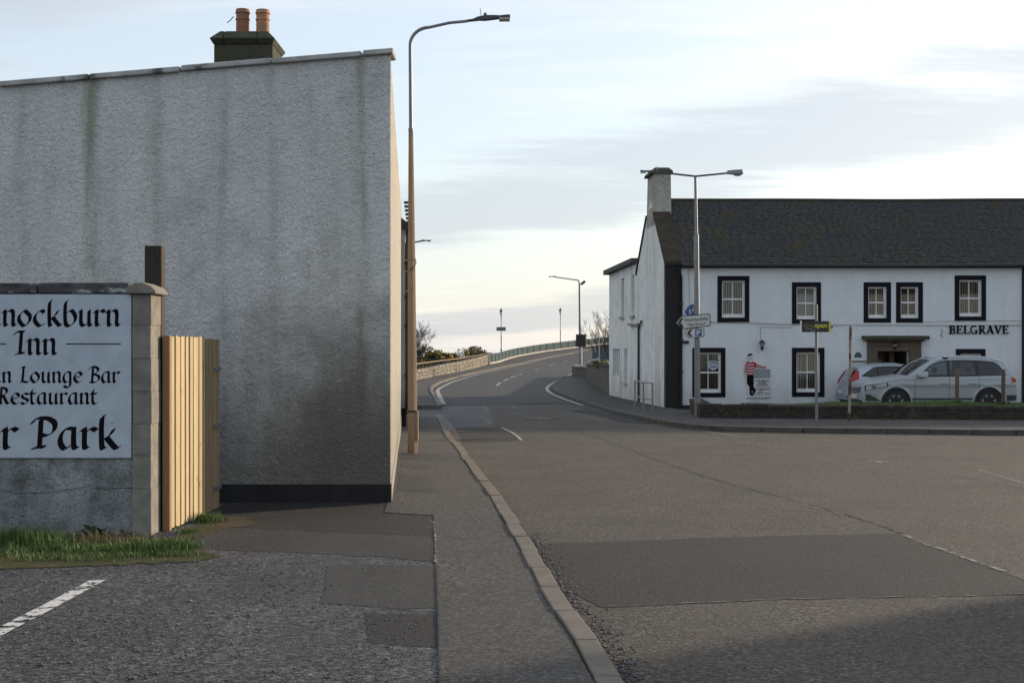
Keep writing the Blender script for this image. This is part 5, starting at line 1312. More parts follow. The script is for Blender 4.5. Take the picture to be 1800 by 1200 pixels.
for a, b2, c, d, npan in AW:
    f = MB().add([hp_(.10, a, c), hp_(.10, b2, c), hp_(.10, b2, d), hp_(.10, a, d)], [(0, 1, 2, 3)]).build('annex_window', M['curtain'], ht, fix=False)
    for i in range(npan + 1):
        v = lerp(a, b2, i / npan); MB().add([hp_(.04, v - .05, c), hp_(.04, v + .05, c), hp_(.04, v + .05, d), hp_(.04, v - .05, d), hp_(.1, v - .05, c), hp_(.1, v + .05, c), hp_(.1, v + .05, d), hp_(.1, v - .05, d)], [(0, 1, 2, 3), (0, 3, 7, 4), (1, 5, 6, 2)]).build('frame', M['white'], f)
    if npan == 1: hb_('sill', 'coping', -.08, .1, a - .12, b2 + .12, c - .10, c - .002, f)
MB().prism([hp_(-.22, AV0 + .0, AZ + .002), hp_(-.22, AV1 + .3, AZ - .03), hp_(-.22, AV1 + .3, AZ + .16), hp_(-.22, AV0 + .0, AZ + .19)], (6.2, 0, 0)).build('annex_roof_edge', rough_mat('dark_felt_edge', (.10, .10, .095), (.06, .06, .058), 6, .9, 40, .6, .01), ht)
# doorway
du0, du1 = ux(1524), ux(1618); zt = uz(598.5)
hb_('door_jamb', 'sandstone', du0, DOOR[0] - .002, -.10, .16, -.5, uz(600), bevel=.01); hb_('door_jamb', 'sandstone', DOOR[1] + .002, du1, -.10, .16, -.5, uz(600), bevel=.01)
hb_('door_lintel', 'sandstone', DOOR[0] - .002, DOOR[1] + .002, -.095, .16, DOOR[3] + .002, uz(600), bevel=.008)
hb_('door_frieze', 'sandstone', du0 + .05, du1 - .05, -.12, .1, uz(608), uz(604), bevel=.006)
cor = hb_('door_cornice', 'sandstone', ux(1521), ux(1621), -.20, .1, uz(600), uz(597), bevel=.01); hb_('cornice_slab', 'stone_dark', ux(1514.5), ux(1628), -.34, .05, uz(597), uz(590), bevel=.015)
hb_('inner_door', 'brown_wood', DOOR[0], DOOR[0] + (DOOR[1] - DOOR[0]) * .55, .9, .95, -.4, DOOR[3])
hb_('door_light', 'warm', DOOR[0] + .16, DOOR[0] + .30, .89, .90, uz(642), uz(631)); hb_('door_light', 'warm', DOOR[0] + .34, DOOR[0] + .48, .89, .90, uz(642), uz(631))
hb_('porch_pillar', 'sandstone', DOOR[0] + (DOOR[1] - DOOR[0]) * .57, DOOR[0] + (DOOR[1] - DOOR[0]) * .72, .5, .65, -.4, DOOR[3])
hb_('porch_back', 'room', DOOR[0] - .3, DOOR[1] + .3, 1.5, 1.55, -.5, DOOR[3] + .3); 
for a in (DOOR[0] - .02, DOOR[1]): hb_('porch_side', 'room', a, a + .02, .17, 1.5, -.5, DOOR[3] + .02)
# neighbouring house continues the row beyond the frame
nbh = thing('neighbour_house', 'white house adjoining the hotel at the frame edge', 'house', (HX0 + 20, HY, -.1))
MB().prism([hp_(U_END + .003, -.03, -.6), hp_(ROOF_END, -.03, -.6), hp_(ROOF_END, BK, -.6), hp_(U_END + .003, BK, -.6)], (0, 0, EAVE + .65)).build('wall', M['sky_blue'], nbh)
hb_('edge_strip', 'black', U_END - .02, U_END + .2, -.05, .02, -.6, EAVE - .1, nbh)
MB().prism([hp_(ROOF_END - .1, 0, EAVE), hp_(ROOF_END - .1, BK, EAVE), hp_(ROOF_END - .1, RV, RZ + .1)], (.3, 0, 0)).build('gable', M['harl_gable'], nbh)

# ------------------------------------------------------------------ raised lettering BELGRAVE
def bar2(mb, a, b2, w, f, d=.03):
    A, B = Vector(a), Vector(b2); t = (B - A).normalized(); n_ = Vector((-t.y, t.x)) * w / 2
    q = [A - n_, B - n_, B + n_, A + n_]; mb.prism([f(p.x, p.y) for p in q], (0, d, 0))
def arc2(cx, cy, rx, ry, a0, a1, n=10): return [(cx + rx * cos(radians(lerp(a0, a1, i / n))), cy + ry * sin(radians(lerp(a0, a1, i / n)))) for i in range(n + 1)]
T_, t_ = .19, .085
CAP = {'B': ([((.22, 0), (.22, 1), T_)], [[(.05, .955), (.42, .955)] + arc2(.42, .74, .22, .215, 90, -90) + [(.22, .525)], [(.22, .51), (.46, .51)] + arc2(.46, .28, .25, .235, 90, -90) + [(.05, .045)]], .82),
       'E': ([((.22, 0), (.22, 1), T_), ((.05, .95), (.70, .95), t_), ((.05, .05), (.72, .05), t_), ((.22, .52), (.55, .52), t_), ((.67, 1), (.67, .78), t_), ((.70, 0), (.70, .24), t_), ((.53, .62), (.53, .40), t_)], [], .82),
       'L': ([((.22, 0), (.22, 1), T_), ((.05, .96), (.40, .96), t_), ((.05, .05), (.70, .05), t_), ((.68, 0), (.68, .26), t_)], [], .78),
       'G': ([((.72, .0), (.72, .42), T_ * .85), ((.55, .42), (.88, .42), t_)], [arc2(.46, .5, .36, .46, 50, 330, 16)], .95),
       'R': ([((.22, 0), (.22, 1), T_), ((.05, .04), (.38, .04), t_), ((.42, .5), (.74, .04), T_ * .9), ((.66, .04), (.92, .04), t_)], [[(.05, .955), (.44, .955)] + arc2(.44, .74, .23, .215, 90, -90) + [(.22, .525)]], .90),
       'A': ([((.14, 0), (.44, 1), t_ * 1.2), ((.44, 1), (.76, 0), T_), ((.24, .32), (.64, .32), t_), ((0, .04), (.28, .04), t_), ((.60, .04), (.95, .04), t_)], [], .92),
       'V': ([((.14, 1), (.46, 0), T_), ((.46, 0), (.76, 1), t_ * 1.2), ((0, .96), (.32, .96), t_), ((.60, .96), (.92, .96), t_)], [], .88)}
bl = thing('hotel_lettering', 'raised black serif capitals spelling the hotel name on the white front', 'lettering', (HX0 + ux(1720), HY - .05, uz(587)))
x0b, x1b, zb, ch_ = ux(1667), ux(1773), uz(586.5), uz(572) - uz(586.5); tot = sum(CAP[c][2] for c in 'BELGRAVE'); sc_ = (x1b - x0b) / tot / ch_; x = x0b
for c in 'BELGRAVE':
    mb = MB(); f = lambda a, b2: hp_(x + a * ch_ * sc_, -.05, zb + b2 * ch_)
    for a, b2, w in CAP[c][0]: bar2(mb, a, b2, w, f)
    for pl in CAP[c][1]:
        for a, b2 in zip(pl, pl[1:]): bar2(mb, a, b2, .13, f)
    mb.build('letter', M['ink'], bl); x += CAP[c][2] * ch_ * sc_

# ------------------------------------------------------------------ garden wall of rubble, grass bank, wooden posts
rub = thing('rubble_wall', 'low dark rubble stone garden wall in front of the hotel lawn', 'wall', (9, 34.6, .1))
WPTS = [(V2(5.22, 40.0), V2(4.90, 35.5)), (V2(4.90, 35.5), V2(12.95, 34.35)), (V2(12.95, 34.35), V2(26, 33.9))]
WTOP = .43
rr = random.Random(21)
for si, (a, b2) in enumerate(WPTS):
    d = (b2 - a); Lw = d.length; d = d.normalized(); n_ = Vector((d.y, -d.x)); H = WTOP + .12
    q = [a, b2, b2 - n_ * .38, a - n_ * .38]
    if si == 2: q[3] = a - n_ * .38
    MB().prism([(p.x, p.y, -.15) for p in q], (0, 0, WTOP + .13)).build('wall_core', M['mortar'], rub)
    f = lambda s, t, o: (a.x + d.x * s + n_.x * o, a.y + d.y * s + n_.y * o, -.06 + t)
    nxx = max(3, int(Lw / .40))
    if si == 2: nxx = int(Lw / .5)
    for poly in cells(Lw, WTOP + .06, nxx, 3, .42, .004, 40 + si):
        mb = MB(); stone_block(mb, poly, f, .022, rr); mb.build('stone', M['rubble'], rub, fix=False)
    # rough cope stones
    s = 0
    while s < Lw - .15:
        w = min(rr.uniform(.30, .62), Lw - s); c0 = a + d * (s + .008); c1 = a + d * (s + w - .008); zt = WTOP + rr.uniform(-.012, .035)
        mb = MB(); mb.prism([(c0.x + n_.x * .03, c0.y + n_.y * .03, WTOP - .09), (c1.x + n_.x * .03, c1.y + n_.y * .03, WTOP - .09), (c1.x + n_.x * .03, c1.y + n_.y * .03, zt), (c0.x + n_.x * .03, c0.y + n_.y * .03, zt - rr.uniform(-.01, .02))], (-n_.x * .4, -n_.y * .4, .0)); mb.build('cope_stone', M['rubble'], rub, bevel=.02, seg=2); s += w
# grass bank
def bank(x, y):
    t = sstep(34.6, 35.3, y) ; back = 1 - sstep(37.2, 39.2, y); left = sstep(5.2, 6.4, x)
    return -.12 + (WTOP + .11 + .03 * sin(x * .7) + .02 * sin(x * 2.3)) * back * max(.75, left) * (.93 + .07 * t)
bo = sheet('grass_bank', [V2(5.3, 39.6), V2(5.05, 35.75), V2(12.9, 34.65), V2(26, 34.2), V2(26, 39.6)], 0, M['turf'], step=.4, zf=bank); tag(bo, kind='structure')
n = 26000; X = NR.uniform(5.4, 17, n); Yv = 34.75 - .14 * (X - 12.9) * (X < 12.9) + NR.random(n) ** 1.3 * 3.0
Yv = np.where(X < 12.9, 34.68 + (12.9 - X) * .140 + NR.random(n) ** 1.4 * 2.6, 34.7 - (X - 12.9) * .03 + NR.random(n) ** 1.4 * 2.8)
Z = np.array([bank(x, y) for x, y in zip(X, Yv)])
blades('grass', np.stack([X, Yv, Z - .01], 1), .02, .06, .012, M['grass_dull'], None, 'mown green lawn on the bank behind the rubble garden wall')
hc = sheet('hotel_forecourt', [V2(5.4, 39.6), V2(26, 39.6), V2(26, 46.2), V2(5.4, 46.2)], -.155 + .12, M['pavement_far'], step=0, zf=lambda x, y: -.0); tag(hc, kind='structure')
for v in hc.data.vertices: v.co.z = -.06 if v.co.y < 43 else -.10
def wpost(px, Y, pt, lab):
    x = (px - 900) / FPX * Y; zt = EYE + (HOR - pt) * Y / FPX
    mb = MB(); mb.tube([(x, Y, .2), (x + .005, Y, .9), (x + .01, Y, zt - .02), (x + .01, Y, zt)], [.052, .052, .050, .040], 9)
    o = mb.build('timber_post', M['post_wood'], None, smooth=30); tag(o, lab, 'post', 'round wooden posts on the lawn')
    Sx = np.stack([NR.normal(x, .07, 160), NR.normal(Y - .02, .05, 160), np.full(160, bank(x, Y) - .01)], 1)
    return o, Sx
o, S1 = wpost(1682, 35.6, 648, 'round wooden post in front of the silver car front door'); o, S2 = wpost(1763, 35.5, 649, 'round wooden post in front of the silver car rear wheel')
blades('grass', np.concatenate([S1, S2]), .08, .17, .010, M['grass_dull'], None, 'taller grass tufts left uncut round the two wooden posts')

# ------------------------------------------------------------------ text helper (flat lettering)
def text(s, name, m, parent, x0, x1, z0, Y, bold=0.0, height=None, shear=0, tilt=0.0, cx=None, cz=None):
    cu_ = bpy.data.curves.new('t', 'FONT'); cu_.body = s; cu_.size = 1; cu_.offset = bold; cu_.shear = shear; cu_.resolution_u = 3
    ob = bpy.data.objects.new('t', cu_); col.objects.link(ob); dg = bpy.context.evaluated_depsgraph_get(); dg.update()
    me = bpy.data.meshes.new_from_object(ob.evaluated_get(dg)); bpy.data.objects.remove(ob); me.name = name
    xs = [v.co.x for v in me.vertices]; ys = [v.co.y for v in me.vertices]
    sx = (x1 - x0) / (max(xs) - min(xs)); sy = height / (max(ys) - min(ys)) if height else sx; mnx, mny = min(xs), (min(ys) if height else 0)
    cx = (x0 + x1) / 2 if cx is None else cx; cz = z0 if cz is None else cz
    for v in me.vertices:
        X, Zv = x0 + (v.co.x - mnx) * sx, z0 + (v.co.y - mny) * sy
        v.co = (X, Y, Zv + tilt * (X - cx))
    me.materials.clear(); return link(name, me, m, parent)
def plate(name, pts, Y, th_, m, parent, bevel=0): return MB().prism([(x, Y, z) for x, z in pts], (0, th_, 0)).build(name, m, parent, bevel=bevel)
def shrink(pts, d):
    n = len(pts); cx = sum(p[0] for p in pts) / n; cz = sum(p[1] for p in pts) / n; out = []
    for i in range(n):
        p0, p1, p2 = Vector(pts[i - 1]), Vector(pts[i]), Vector(pts[(i + 1) % n]); e1 = (p1 - p0).normalized(); e2 = (p2 - p1).normalized()
        n1 = Vector((-e1.y, e1.x)); n2 = Vector((-e2.y, e2.x)); c = Vector((cx, cz))
        if n1.dot(c - p1) < 0: n1 = -n1
        if n2.dot(c - p1) < 0: n2 = -n2
        b_ = (n1 + n2).normalized(); out.append(tuple(p1 + b_ * (d / max(.3, b_.dot(n1)))))
    return out

# ------------------------------------------------------------------ twin-arm lamp by the hotel and its finger signs
PY = 36.6; k = PY / FPX; px_ = lambda p: (p - 900) * k; pz_ = lambda p: EYE + (HOR - p) * k
s4 = thing('street_lamp', 'grey twin-armed street lamp at the end of the rubble wall by the hotel', 'street lamp', (px_(1225), PY, .1), group='street lamps')
MB().tube([(px_(1226.3), PY, -.05), (px_(1225.3), PY, pz_(600)), (px_(1224), PY, pz_(412))], [.082, .076, .066], 10).build('column', M['steel'], s4, smooth=True)
MB().tube([(px_(1224), PY, pz_(414)), (px_(1222.5), PY, pz_(311))], [.046, .038], 10).build('upper_column', M['steel'], s4, smooth=True)
MB().tube([(px_(1222.5), PY, pz_(310)), (px_(1278), PY, pz_(304.5))], .026, 8).build('arm', M['steel_dark'], s4, smooth=True)
MB().tube([(px_(1222.5), PY, pz_(310)), (px_(1182), PY, pz_(305.5)), (px_(1160), PY, pz_(303.5))], .026, 8).build('arm', M['steel_dark'], s4, smooth=True)
hd = MB().add([(px_(1277), PY - .05, pz_(306)), (px_(1277), PY + .05, pz_(306)), (px_(1278), PY + .04, pz_(300)), (px_(1278), PY - .04, pz_(300)), (px_(1290), PY - .09, pz_(307)), (px_(1290), PY + .09, pz_(307)), (px_(1290), PY + .07, pz_(299)), (px_(1290), PY - .07, pz_(299)), (px_(1306), PY - .1, pz_(306.5)), (px_(1306), PY + .1, pz_(306.5)), (px_(1304.5), PY + .07, pz_(298.2)), (px_(1304.5), PY - .07, pz_(298.2))],
              [(0, 1, 2, 3), (0, 4, 5, 1), (1, 5, 6, 2), (2, 6, 7, 3), (3, 7, 4, 0), (4, 8, 9, 5), (5, 9, 10, 6), (6, 10, 11, 7), (7, 11, 8, 4), (8, 11, 10, 9)]).build('lamp_head', M['steel'], s4, bevel=.01)
bw_ = MB(); rows = [(1288, .05, 307), (1292, .085, 309.5), (1299, .085, 310), (1304, .06, 307.5)]
vs = [];
for p, w, z in rows: vs += [(px_(p), PY - w, pz_(306)), (px_(p), PY + w, pz_(306)), (px_(p), PY, pz_(z))]
fs = []
for i in range(3):
    b0 = i * 3
    for q in range(3): fs.append((b0 + q, b0 + (q + 1) % 3, b0 + 3 + (q + 1) % 3, b0 + 3 + q))
bw_.add(vs, fs).build('lamp_bowl', M['lens'], hd)
lamp_head((px_(1148), PY, pz_(302.5)), -1, parent=s4, s=.75)
MB().tube([(px_(1155), PY - .1, pz_(303)), (px_(1154), PY - .1, pz_(294))], .010, 5).build('teal_strap', plain('teal_strap', (.10, .35, .36), .5), s4)
# signs on it
SY = PY - .11
fs_ = thing('finger_sign', 'white finger sign with black border pointing towards the harbour, on the twin lamp', 'sign', (px_(1220), SY, pz_(580)), group='signs on the twin-armed lamp')
out = [(px_(1186.5), pz_(567.5)), (px_(1196), pz_(556)), (px_(1199), pz_(555)), (px_(1245), pz_(550.8)), (px_(1247.5), pz_(552.5)), (px_(1248.5), pz_(571)), (px_(1246.5), pz_(573.5)), (px_(1201), pz_(578.6)), (px_(1197.5), pz_(577.5))]
plate('back_plate', out, SY, .02, M['sign_black'], fs_); inn = shrink(out, 1.6 * k)
plate('face', inn, SY - .004, .003, M['sign_white'], fs_)
plate('chevron', [(px_(1190.5), pz_(567.2)), (px_(1196.5), pz_(559)), (px_(1201), pz_(558.5)), (px_(1195.5), pz_(567)), (px_(1201.5), pz_(575)), (px_(1197), pz_(575.5))], SY - .007, .002, M['sign_black'], fs_)
text('Helmsdale', 'lettering', M['sign_black'], fs_, px_(1203), px_(1243), pz_(564.3), SY - .0065, .010, tilt=.085)
text('Harbour', 'lettering', M['sign_black'], fs_, px_(1208), px_(1239.5), pz_(572.6), SY - .0065, .010, tilt=.085)
MB().box(px_(1223) - .03, px_(1223) + .06, SY + .02, PY - .05, pz_(573), pz_(556)).build('bracket', M['steel'], fs_)
ps = thing('parking_sign', 'small white parking sign with blue P panel below the finger sign', 'sign', (px_(1220), SY, pz_(594)), group='signs on the twin-armed lamp')
out = [(px_(1202), pz_(586)), (px_(1207.5), pz_(577.3)), (px_(1234.5), pz_(576.5)), (px_(1237), pz_(578.5)), (px_(1237.3), pz_(590.5)), (px_(1235), pz_(592.8)), (px_(1210), pz_(594))]
plate('back_plate', out, SY, .02, M['sign_black'], ps); plate('face', shrink(out, 1.1 * k), SY - .004, .003, M['sign_white'], ps)
plate('chevron', [(px_(1206.5), pz_(585.8)), (px_(1211.5), pz_(579.2)), (px_(1216), pz_(579)), (px_(1211.8), pz_(585.6)), (px_(1216.5), pz_(591.6)), (px_(1212), pz_(591.8))], SY - .007, .002, M['sign_black'], ps)
plate('blue_panel', [(px_(1221), pz_(591.2)), (px_(1232.5), pz_(590.8)), (px_(1232.5), pz_(578.8)), (px_(1221), pz_(579.2))], SY - .007, .002, M['sign_blue'], ps)
text('P', 'lettering', M['sign_white'], ps, px_(1223.4), px_(1230.2), pz_(589.6), SY - .0085, .03, height=9.2 * k)
MB().box(px_(1223) - .03, px_(1223) + .06, SY + .02, PY - .05, pz_(590), pz_(580)).build('bracket', M['steel'], ps)
ra = thing('badge_sign', 'blue diamond-shaped badge with white RA letters above the finger sign', 'sign', (px_(1218), PY + .12, pz_(556)), group='signs on the twin-armed lamp')
out = [(px_(1204.5), pz_(547)), (px_(1209), pz_(540)), (px_(1216), pz_(534.5)), (px_(1219), pz_(534.5)), (px_(1227), pz_(540)), (px_(1232), pz_(546)), (px_(1230), pz_(551)), (px_(1224), pz_(557)), (px_(1212), pz_(557)), (px_(1206), pz_(551.5))]
plate('badge_plate', out, PY + .09, .02, M['sign_blue'], ra)
text('R', 'lettering', M['sign_white'], ra, px_(1212), px_(1216.5), pz_(552.5), PY + .087, .03, height=9.5 * k); text('A', 'lettering', M['sign_white'], ra, px_(1216.4), px_(1222), pz_(550), PY + .0865, .03, height=12.5 * k)
# timespan sign
TY = 34.05; k = TY / FPX; tx = lambda p: (p - 900) * k; tz = lambda p: EYE + (HOR - p) * k
ts = thing('arrow_sign', 'dark museum direction sign with yellow wording and arrow on a grey post', 'sign', (tx(1435), TY, .1))
MB().tube([(tx(1435.4), TY, .0), (tx(1434.6), TY, tz(535))], .036, 10).build('sign_post', M['steel'], ts, smooth=True)
MB().box(tx(1408), tx(1455.5), TY - .075, TY - .045, tz(583.6), tz(564.3)).build('board', plain('timespan_black', (.022, .018, .020), .45), ts, bevel=.004)
MB().box(tx(1405.8), tx(1408.2), TY - .078, TY - .042, tz(583.4), tz(563.6)).build('end_strip', M['white'], ts)
MB().box(tx(1455.5), tx(1458.8), TY - .076, TY - .044, tz(583.9), tz(564.5)).build('yellow_strip', M['sign_yellow'], ts)
plate('arrow_tip', [(tx(1458.8), tz(583.9)), (tx(1465.5), tz(574)), (tx(1458.8), tz(564.5))], TY - .07, .02, M['sign_white'], ts)
plate('arrow', [(tx(1460.2), tz(577)), (tx(1463.2), tz(574)), (tx(1460.2), tz(571))], TY - .073, .002, M['sign_black'], ts)
text('time', 'lettering', plain('dull_yellow', (.22, .22, .05), .5), ts, tx(1411.3), tx(1431), tz(576.4), TY - .0765, -.012, height=7.6 * k)
text('span', 'lettering', M['sign_yellow'], ts, tx(1431), tx(1453), tz(578.6), TY - .0765, .03, height=8.6 * k)
MB().box(tx(1415), tx(1426), TY - .0765, TY - .074, tz(578.6), tz(577.6)).build('small_print', M['sign_grey'], ts); MB().box(tx(1424), tx(1434), TY - .0765, TY - .074, tz(581.2), tz(580.1)).build('small_print', M['sign_grey'], ts)
RY = 34.1; k = RY / FPX
o = MB().tube([((1492.5 - 900) * k, RY, .02), ((1494.5 - 900) * k, RY, 1.4), ((1495.2 - 900) * k, RY, EYE + (HOR - 571) * k)], [.034, .036, .036], 10).build('rusty_pole', M['rust'], None, smooth=True)
tag(o, 'rusting white and red painted pole leaning before the rubble wall', 'pole')

# pipe railing on the pavement corner
gr = thing('guard_rail', 'short grey tubular guard rail on the pavement beside the hotel gable', 'railing', (4.1, 41.3, .0))
RP = [gp(1116, 724, .05), gp(1131, 727, .05), gp(1147, 729, .05)]
for p in RP: MB().tube([(p.x, p.y, -.1), (p.x, p.y, .93)], .026, 8).build('rail_post', M['steel'], gr, smooth=True)
for z in (.92, .45): MB().tube([(p.x, p.y, z) for p in RP], .024, 8).build('rail', M['steel'], gr, smooth=True)

# ------------------------------------------------------------------ fittings on the hotel front
def F(px, py, out=.03): return (HX0 + ux(px), HY - out, uz(py))
def lantern(px, pt, pb, lab, out=.16):
    x, _, zt = F(px, pt); zb_ = uz(pb); h = zt - zb_
    t = thing('wall_lantern', lab, 'lantern', (x, HY, zb_)); c = (x, HY - out, zb_)
    MB().lathe([(.01, h), (.05, h * .93), (.115, h * .74), (.12, h * .70), (.10, h * .68)], c, 6).build('lantern_roof', M['black_metal'], t)
    MB().lathe([(.095, h * .67), (.055, h * .36)], c, 6).build('lantern_glass', M['sign_grey'], t)
    MB().lathe([(.06, h * .36), (.065, h * .32), (.03, h * .12), (.012, 0)], c, 8).build('lantern_base', M['black_metal'], t)
    MB().bar((x, HY, zb_ + h * .25), c[:2] + (zb_ + h * .25,), .03).build('bracket', M['black_metal'], t)
lantern(1338, 597, 616.5, 'black wall lantern above the striped cut-out figure'); lantern(1571, 600, 614, 'small black lantern hanging in the stone doorway', .16)
# painted cut-out of a man leaning on a menu board
cf = thing('cutout_sign', 'flat cut-out man in red and white striped shirt leaning on a white menu board', 'sign', (HX0 + ux(1332), HY - .05, uz(699)))
def fl(pts, out, m, name, th_=.006):
    return MB().prism([(HX0 + ux(x), HY - out, uz(y)) for x, y in pts], (0, th_, 0)).build(name, M[m] if isinstance(m, str) else m, cf)
fl(((1313, 698.5), (1354, 698), (1354, 647.5), (1325, 648), (1325, 676), (1313, 674)), .04, 'sign_white', 'menu_board', .035)
fl(((1312.6, 699.2), (1354.3, 698.7), (1354.3, 698), (1312.6, 698.5)), .046, 'sign_grey', 'board_edge')
fl(((1325.5, 664.3), (1353.2, 664), (1353.2, 650), (1325.5, 650.3)), .046, 'sign_grey', 'name_panel'); fl(((1325.5, 650.5), (1353.2, 650.2), (1353.2, 649.2), (1325.5, 649.5)), .048, 'sign_back', 'panel_rule')
for s_, a, b2, z in (('BAR MEALS', 1328, 1351, 670), ('SNACKS', 1332, 1347.5, 673.6), ('DINNERS', 1330.5, 1349, 677.2), ('ACCOMMODATION', 1327.5, 1352.5, 685.2)):
    text(s_, 'lettering', M['ink'], cf, HX0 + ux(a), HX0 + ux(b2), uz(z), HY - .0475, .02, height=2.5 * HK)
fl(((1327, 680), (1353, 679.7), (1353, 679.2), (1327, 679.5)), .047, 'sign_back', 'panel_rule')
fl(((1333, 693.5), (1339.5, 693.5), (1339.5, 687.5), (1333, 687.5)), .047, 'sign_back', 'crest'); fl(((1334.5, 692.5), (1338, 692.5), (1338, 689.5), (1334.5, 689.5)), .05, 'sign_white', 'crest_centre')
fl(((1327, 691.8), (1332, 691.8), (1332, 690.6), (1327, 690.6)), .047, 'sign_back', 'small_print'); fl(((1342, 691.8), (1353, 691.5), (1353, 690.3), (1342, 690.6)), .047, 'sign_back', 'small_print')
skin = plain('cutout_face', (.55, .54, .52), .6); red = plain('cutout_red', (.36, .02, .03), .6)
fl(((1314.5, 634), (1315, 624.5), (1318, 622.5), (1321.5, 623.5), (1322.5, 630), (1320.8, 634.5), (1321.5, 638), (1319, 639.5), (1316, 637)), .052, skin, 'head')
fl(((1313.8, 626), (1314.5, 622.8), (1317, 621.2), (1321.5, 621.3), (1322.3, 624), (1318, 624.6), (1315.4, 626)), .06, 'ink', 'hair')
fl(((1317.3, 629.2), (1319.8, 628.6), (1319.8, 629.6), (1317.5, 630)), .06, 'ink', 'face_mark')
torso = ((1312, 637), (1315, 634.5), (1318.5, 638.5), (1321.5, 635.5), (1327, 636.5), (1330, 639.5), (1335, 641.8), (1346.8, 644), (1346.5, 647), (1336, 646.8), (1329.5, 646), (1324.5, 645.5), (1324, 659.3), (1313.2, 658.5), (1312.6, 648), (1311.5, 657.8), (1309.2, 657.5), (1308.8, 646), (1310, 639))
fl(torso, .055, red, 'shirt')
wht = M['sign_white']
for y0 in (640.6, 645.8, 650.8, 655.6):
    fl(((1313.2, y0 - 1.2), (1318, y0), (1325, y0 - .9), (1324.8, y0 + 1.0), (1318, y0 + 1.8), (1313.2, y0 + .6)), .06, wht, 'shirt_stripe')
for i in range(5): x_ = 1329.5 + i * 3.6; fl(((x_, 641 + i * .7), (x_ + 1.3, 641.4 + i * .7), (x_ + 1.3, 646.5), (x_, 646.3)), .06, wht, 'shirt_stripe')
for i in range(4): y_ = 641 + i * 4.2; fl(((1309.3, y_), (1312.2, y_ + 1.2), (1312.2, y_ + 2.6), (1309.2, y_ + 1.6)), .06, wht, 'shirt_stripe')
fl(((1309.8, 657.9), (1311.9, 658.3), (1312.4, 664.5), (1310.5, 662)), .055, skin, 'hand')
fl(((1312.8, 658.7), (1324, 659.4), (1323.8, 678), (1328.2, 686), (1325.5, 691.5), (1321.8, 695.5), (1317.3, 692.8), (1317.2, 679.5), (1312.6, 673.5)), .055, 'ink', 'trousers')
fl(((1321, 690), (1322.6, 691.5), (1322.4, 687), (1321.2, 686.5)), .06, skin, 'trouser_gap')
# shield in the lower window, plaques, cables
sd_ = thing('shield_sign', 'white shield-shaped route sign standing inside the lower window next to the gable', 'sign', (HX0 + ux(1254), HY + .11, uz(651)))
plate('shield_back', [(F(x, y)[0], F(x, y)[2]) for x, y in ((1246, 651.5), (1264, 651.5), (1264.5, 633.5), (1245.5, 633.5))], HY + .122, .004, M['ink'], sd_)
plate('shield_face', [(F(x, y)[0], F(x, y)[2]) for x, y in ((1254.6, 650.6), (1249, 648.8), (1246.2, 645), (1247.5, 639.2), (1261.8, 639.2), (1263.3, 645), (1260.3, 648.8))], HY + .118, .004, M['sign_white'], sd_)
plate('scroll', [(F(x, y)[0], F(x, y)[2]) for x, y in ((1246.4, 638.2), (1246, 635.4), (1249, 634), (1260, 634), (1263, 635.4), (1262.4, 638.2))], HY + .118, .004, M['sign_white'], sd_)
plate('scroll_band', [(F(x, y)[0], F(x, y)[2]) for x, y in ((1249.5, 637.2), (1249.5, 635.4), (1259.5, 635.4), (1259.5, 637.2))], HY + .1165, .001, M['sign_back'], sd_)
text('500', 'lettering', M['sign_blue'], sd_, F(1249, 0)[0], F(1260.5, 0)[0], uz(647.2), HY + .1165, .03, height=5.6 * HK)
pl = plate('plaque', [(F(x, y)[0], F(x, y)[2]) for x, y in ((1502, 627.6), (1514.8, 627.6), (1514.5, 624), (1511, 619), (1507, 618.4), (1504, 620.5), (1501.5, 624.5))], HY - .03, .03, plain('teal_plaque', (.03, .085, .09), .5), None, .004); tag(pl, 'small dark teal pointed plaque on the wall left of the doorway', 'plaque')
nbd = thing('notice_case', 'white notice case on the wall beside the stone doorway', 'notice board', (HX0 + ux(1510), HY - .05, uz(655)))
MB().box(F(1498, 0)[0], F(1521, 0)[0], HY - .06, HY - .002, uz(652), uz(636)).build('case', M['sign_white'], nbd, bevel=.006); MB().box(F(1497, 0)[0], F(1522, 0)[0], HY - .075, HY - .002, uz(636), uz(633.8)).build('case_top', M['sandstone'], nbd)
for x, y in ((1517, 640.5), (1517, 645.5), (1508, 644.5)): MB().box(F(x - 1.4, 0)[0], F(x + 1.4, 0)[0], HY - .063, HY - .058, uz(y + 1), uz(y - 1)).build('notice', M['sign_back'], nbd)
def cable(pts, r, lab):
    o = MB().tube([F(x, y, .03) for x, y in pts], r, 5).build('wall_cable', M['sign_back'], None, smooth=True); tag(o, lab, 'cable', 'cables clipped to the hotel front')
cable(((1205, 563), (1262, 566.5), (1320, 568), (1392, 570.5), (1470, 571.2), (1560, 571.5), (1660, 572), (1797, 571.5)), .009, 'dark cable running the whole length of the hotel front below the sills')
cable(((1336.5, 597), (1336.3, 576.5), (1337.5, 575), (1392, 575.5)), .006, 'thin cable rising from the wall lantern'); cable(((1620, 566), (1700, 563.5), (1797, 564)), .006, 'thin upper cable near the hotel lettering'); cable(((1210, 473), (1212, 530), (1212, 560)), .006, 'thin loose cable hanging beside the hotel downpipe')
cable(((1654, 578), (1656, 584), (1653, 588), (1657, 592)), .012, 'short curl of dark fitting on the wall left of the lettering')

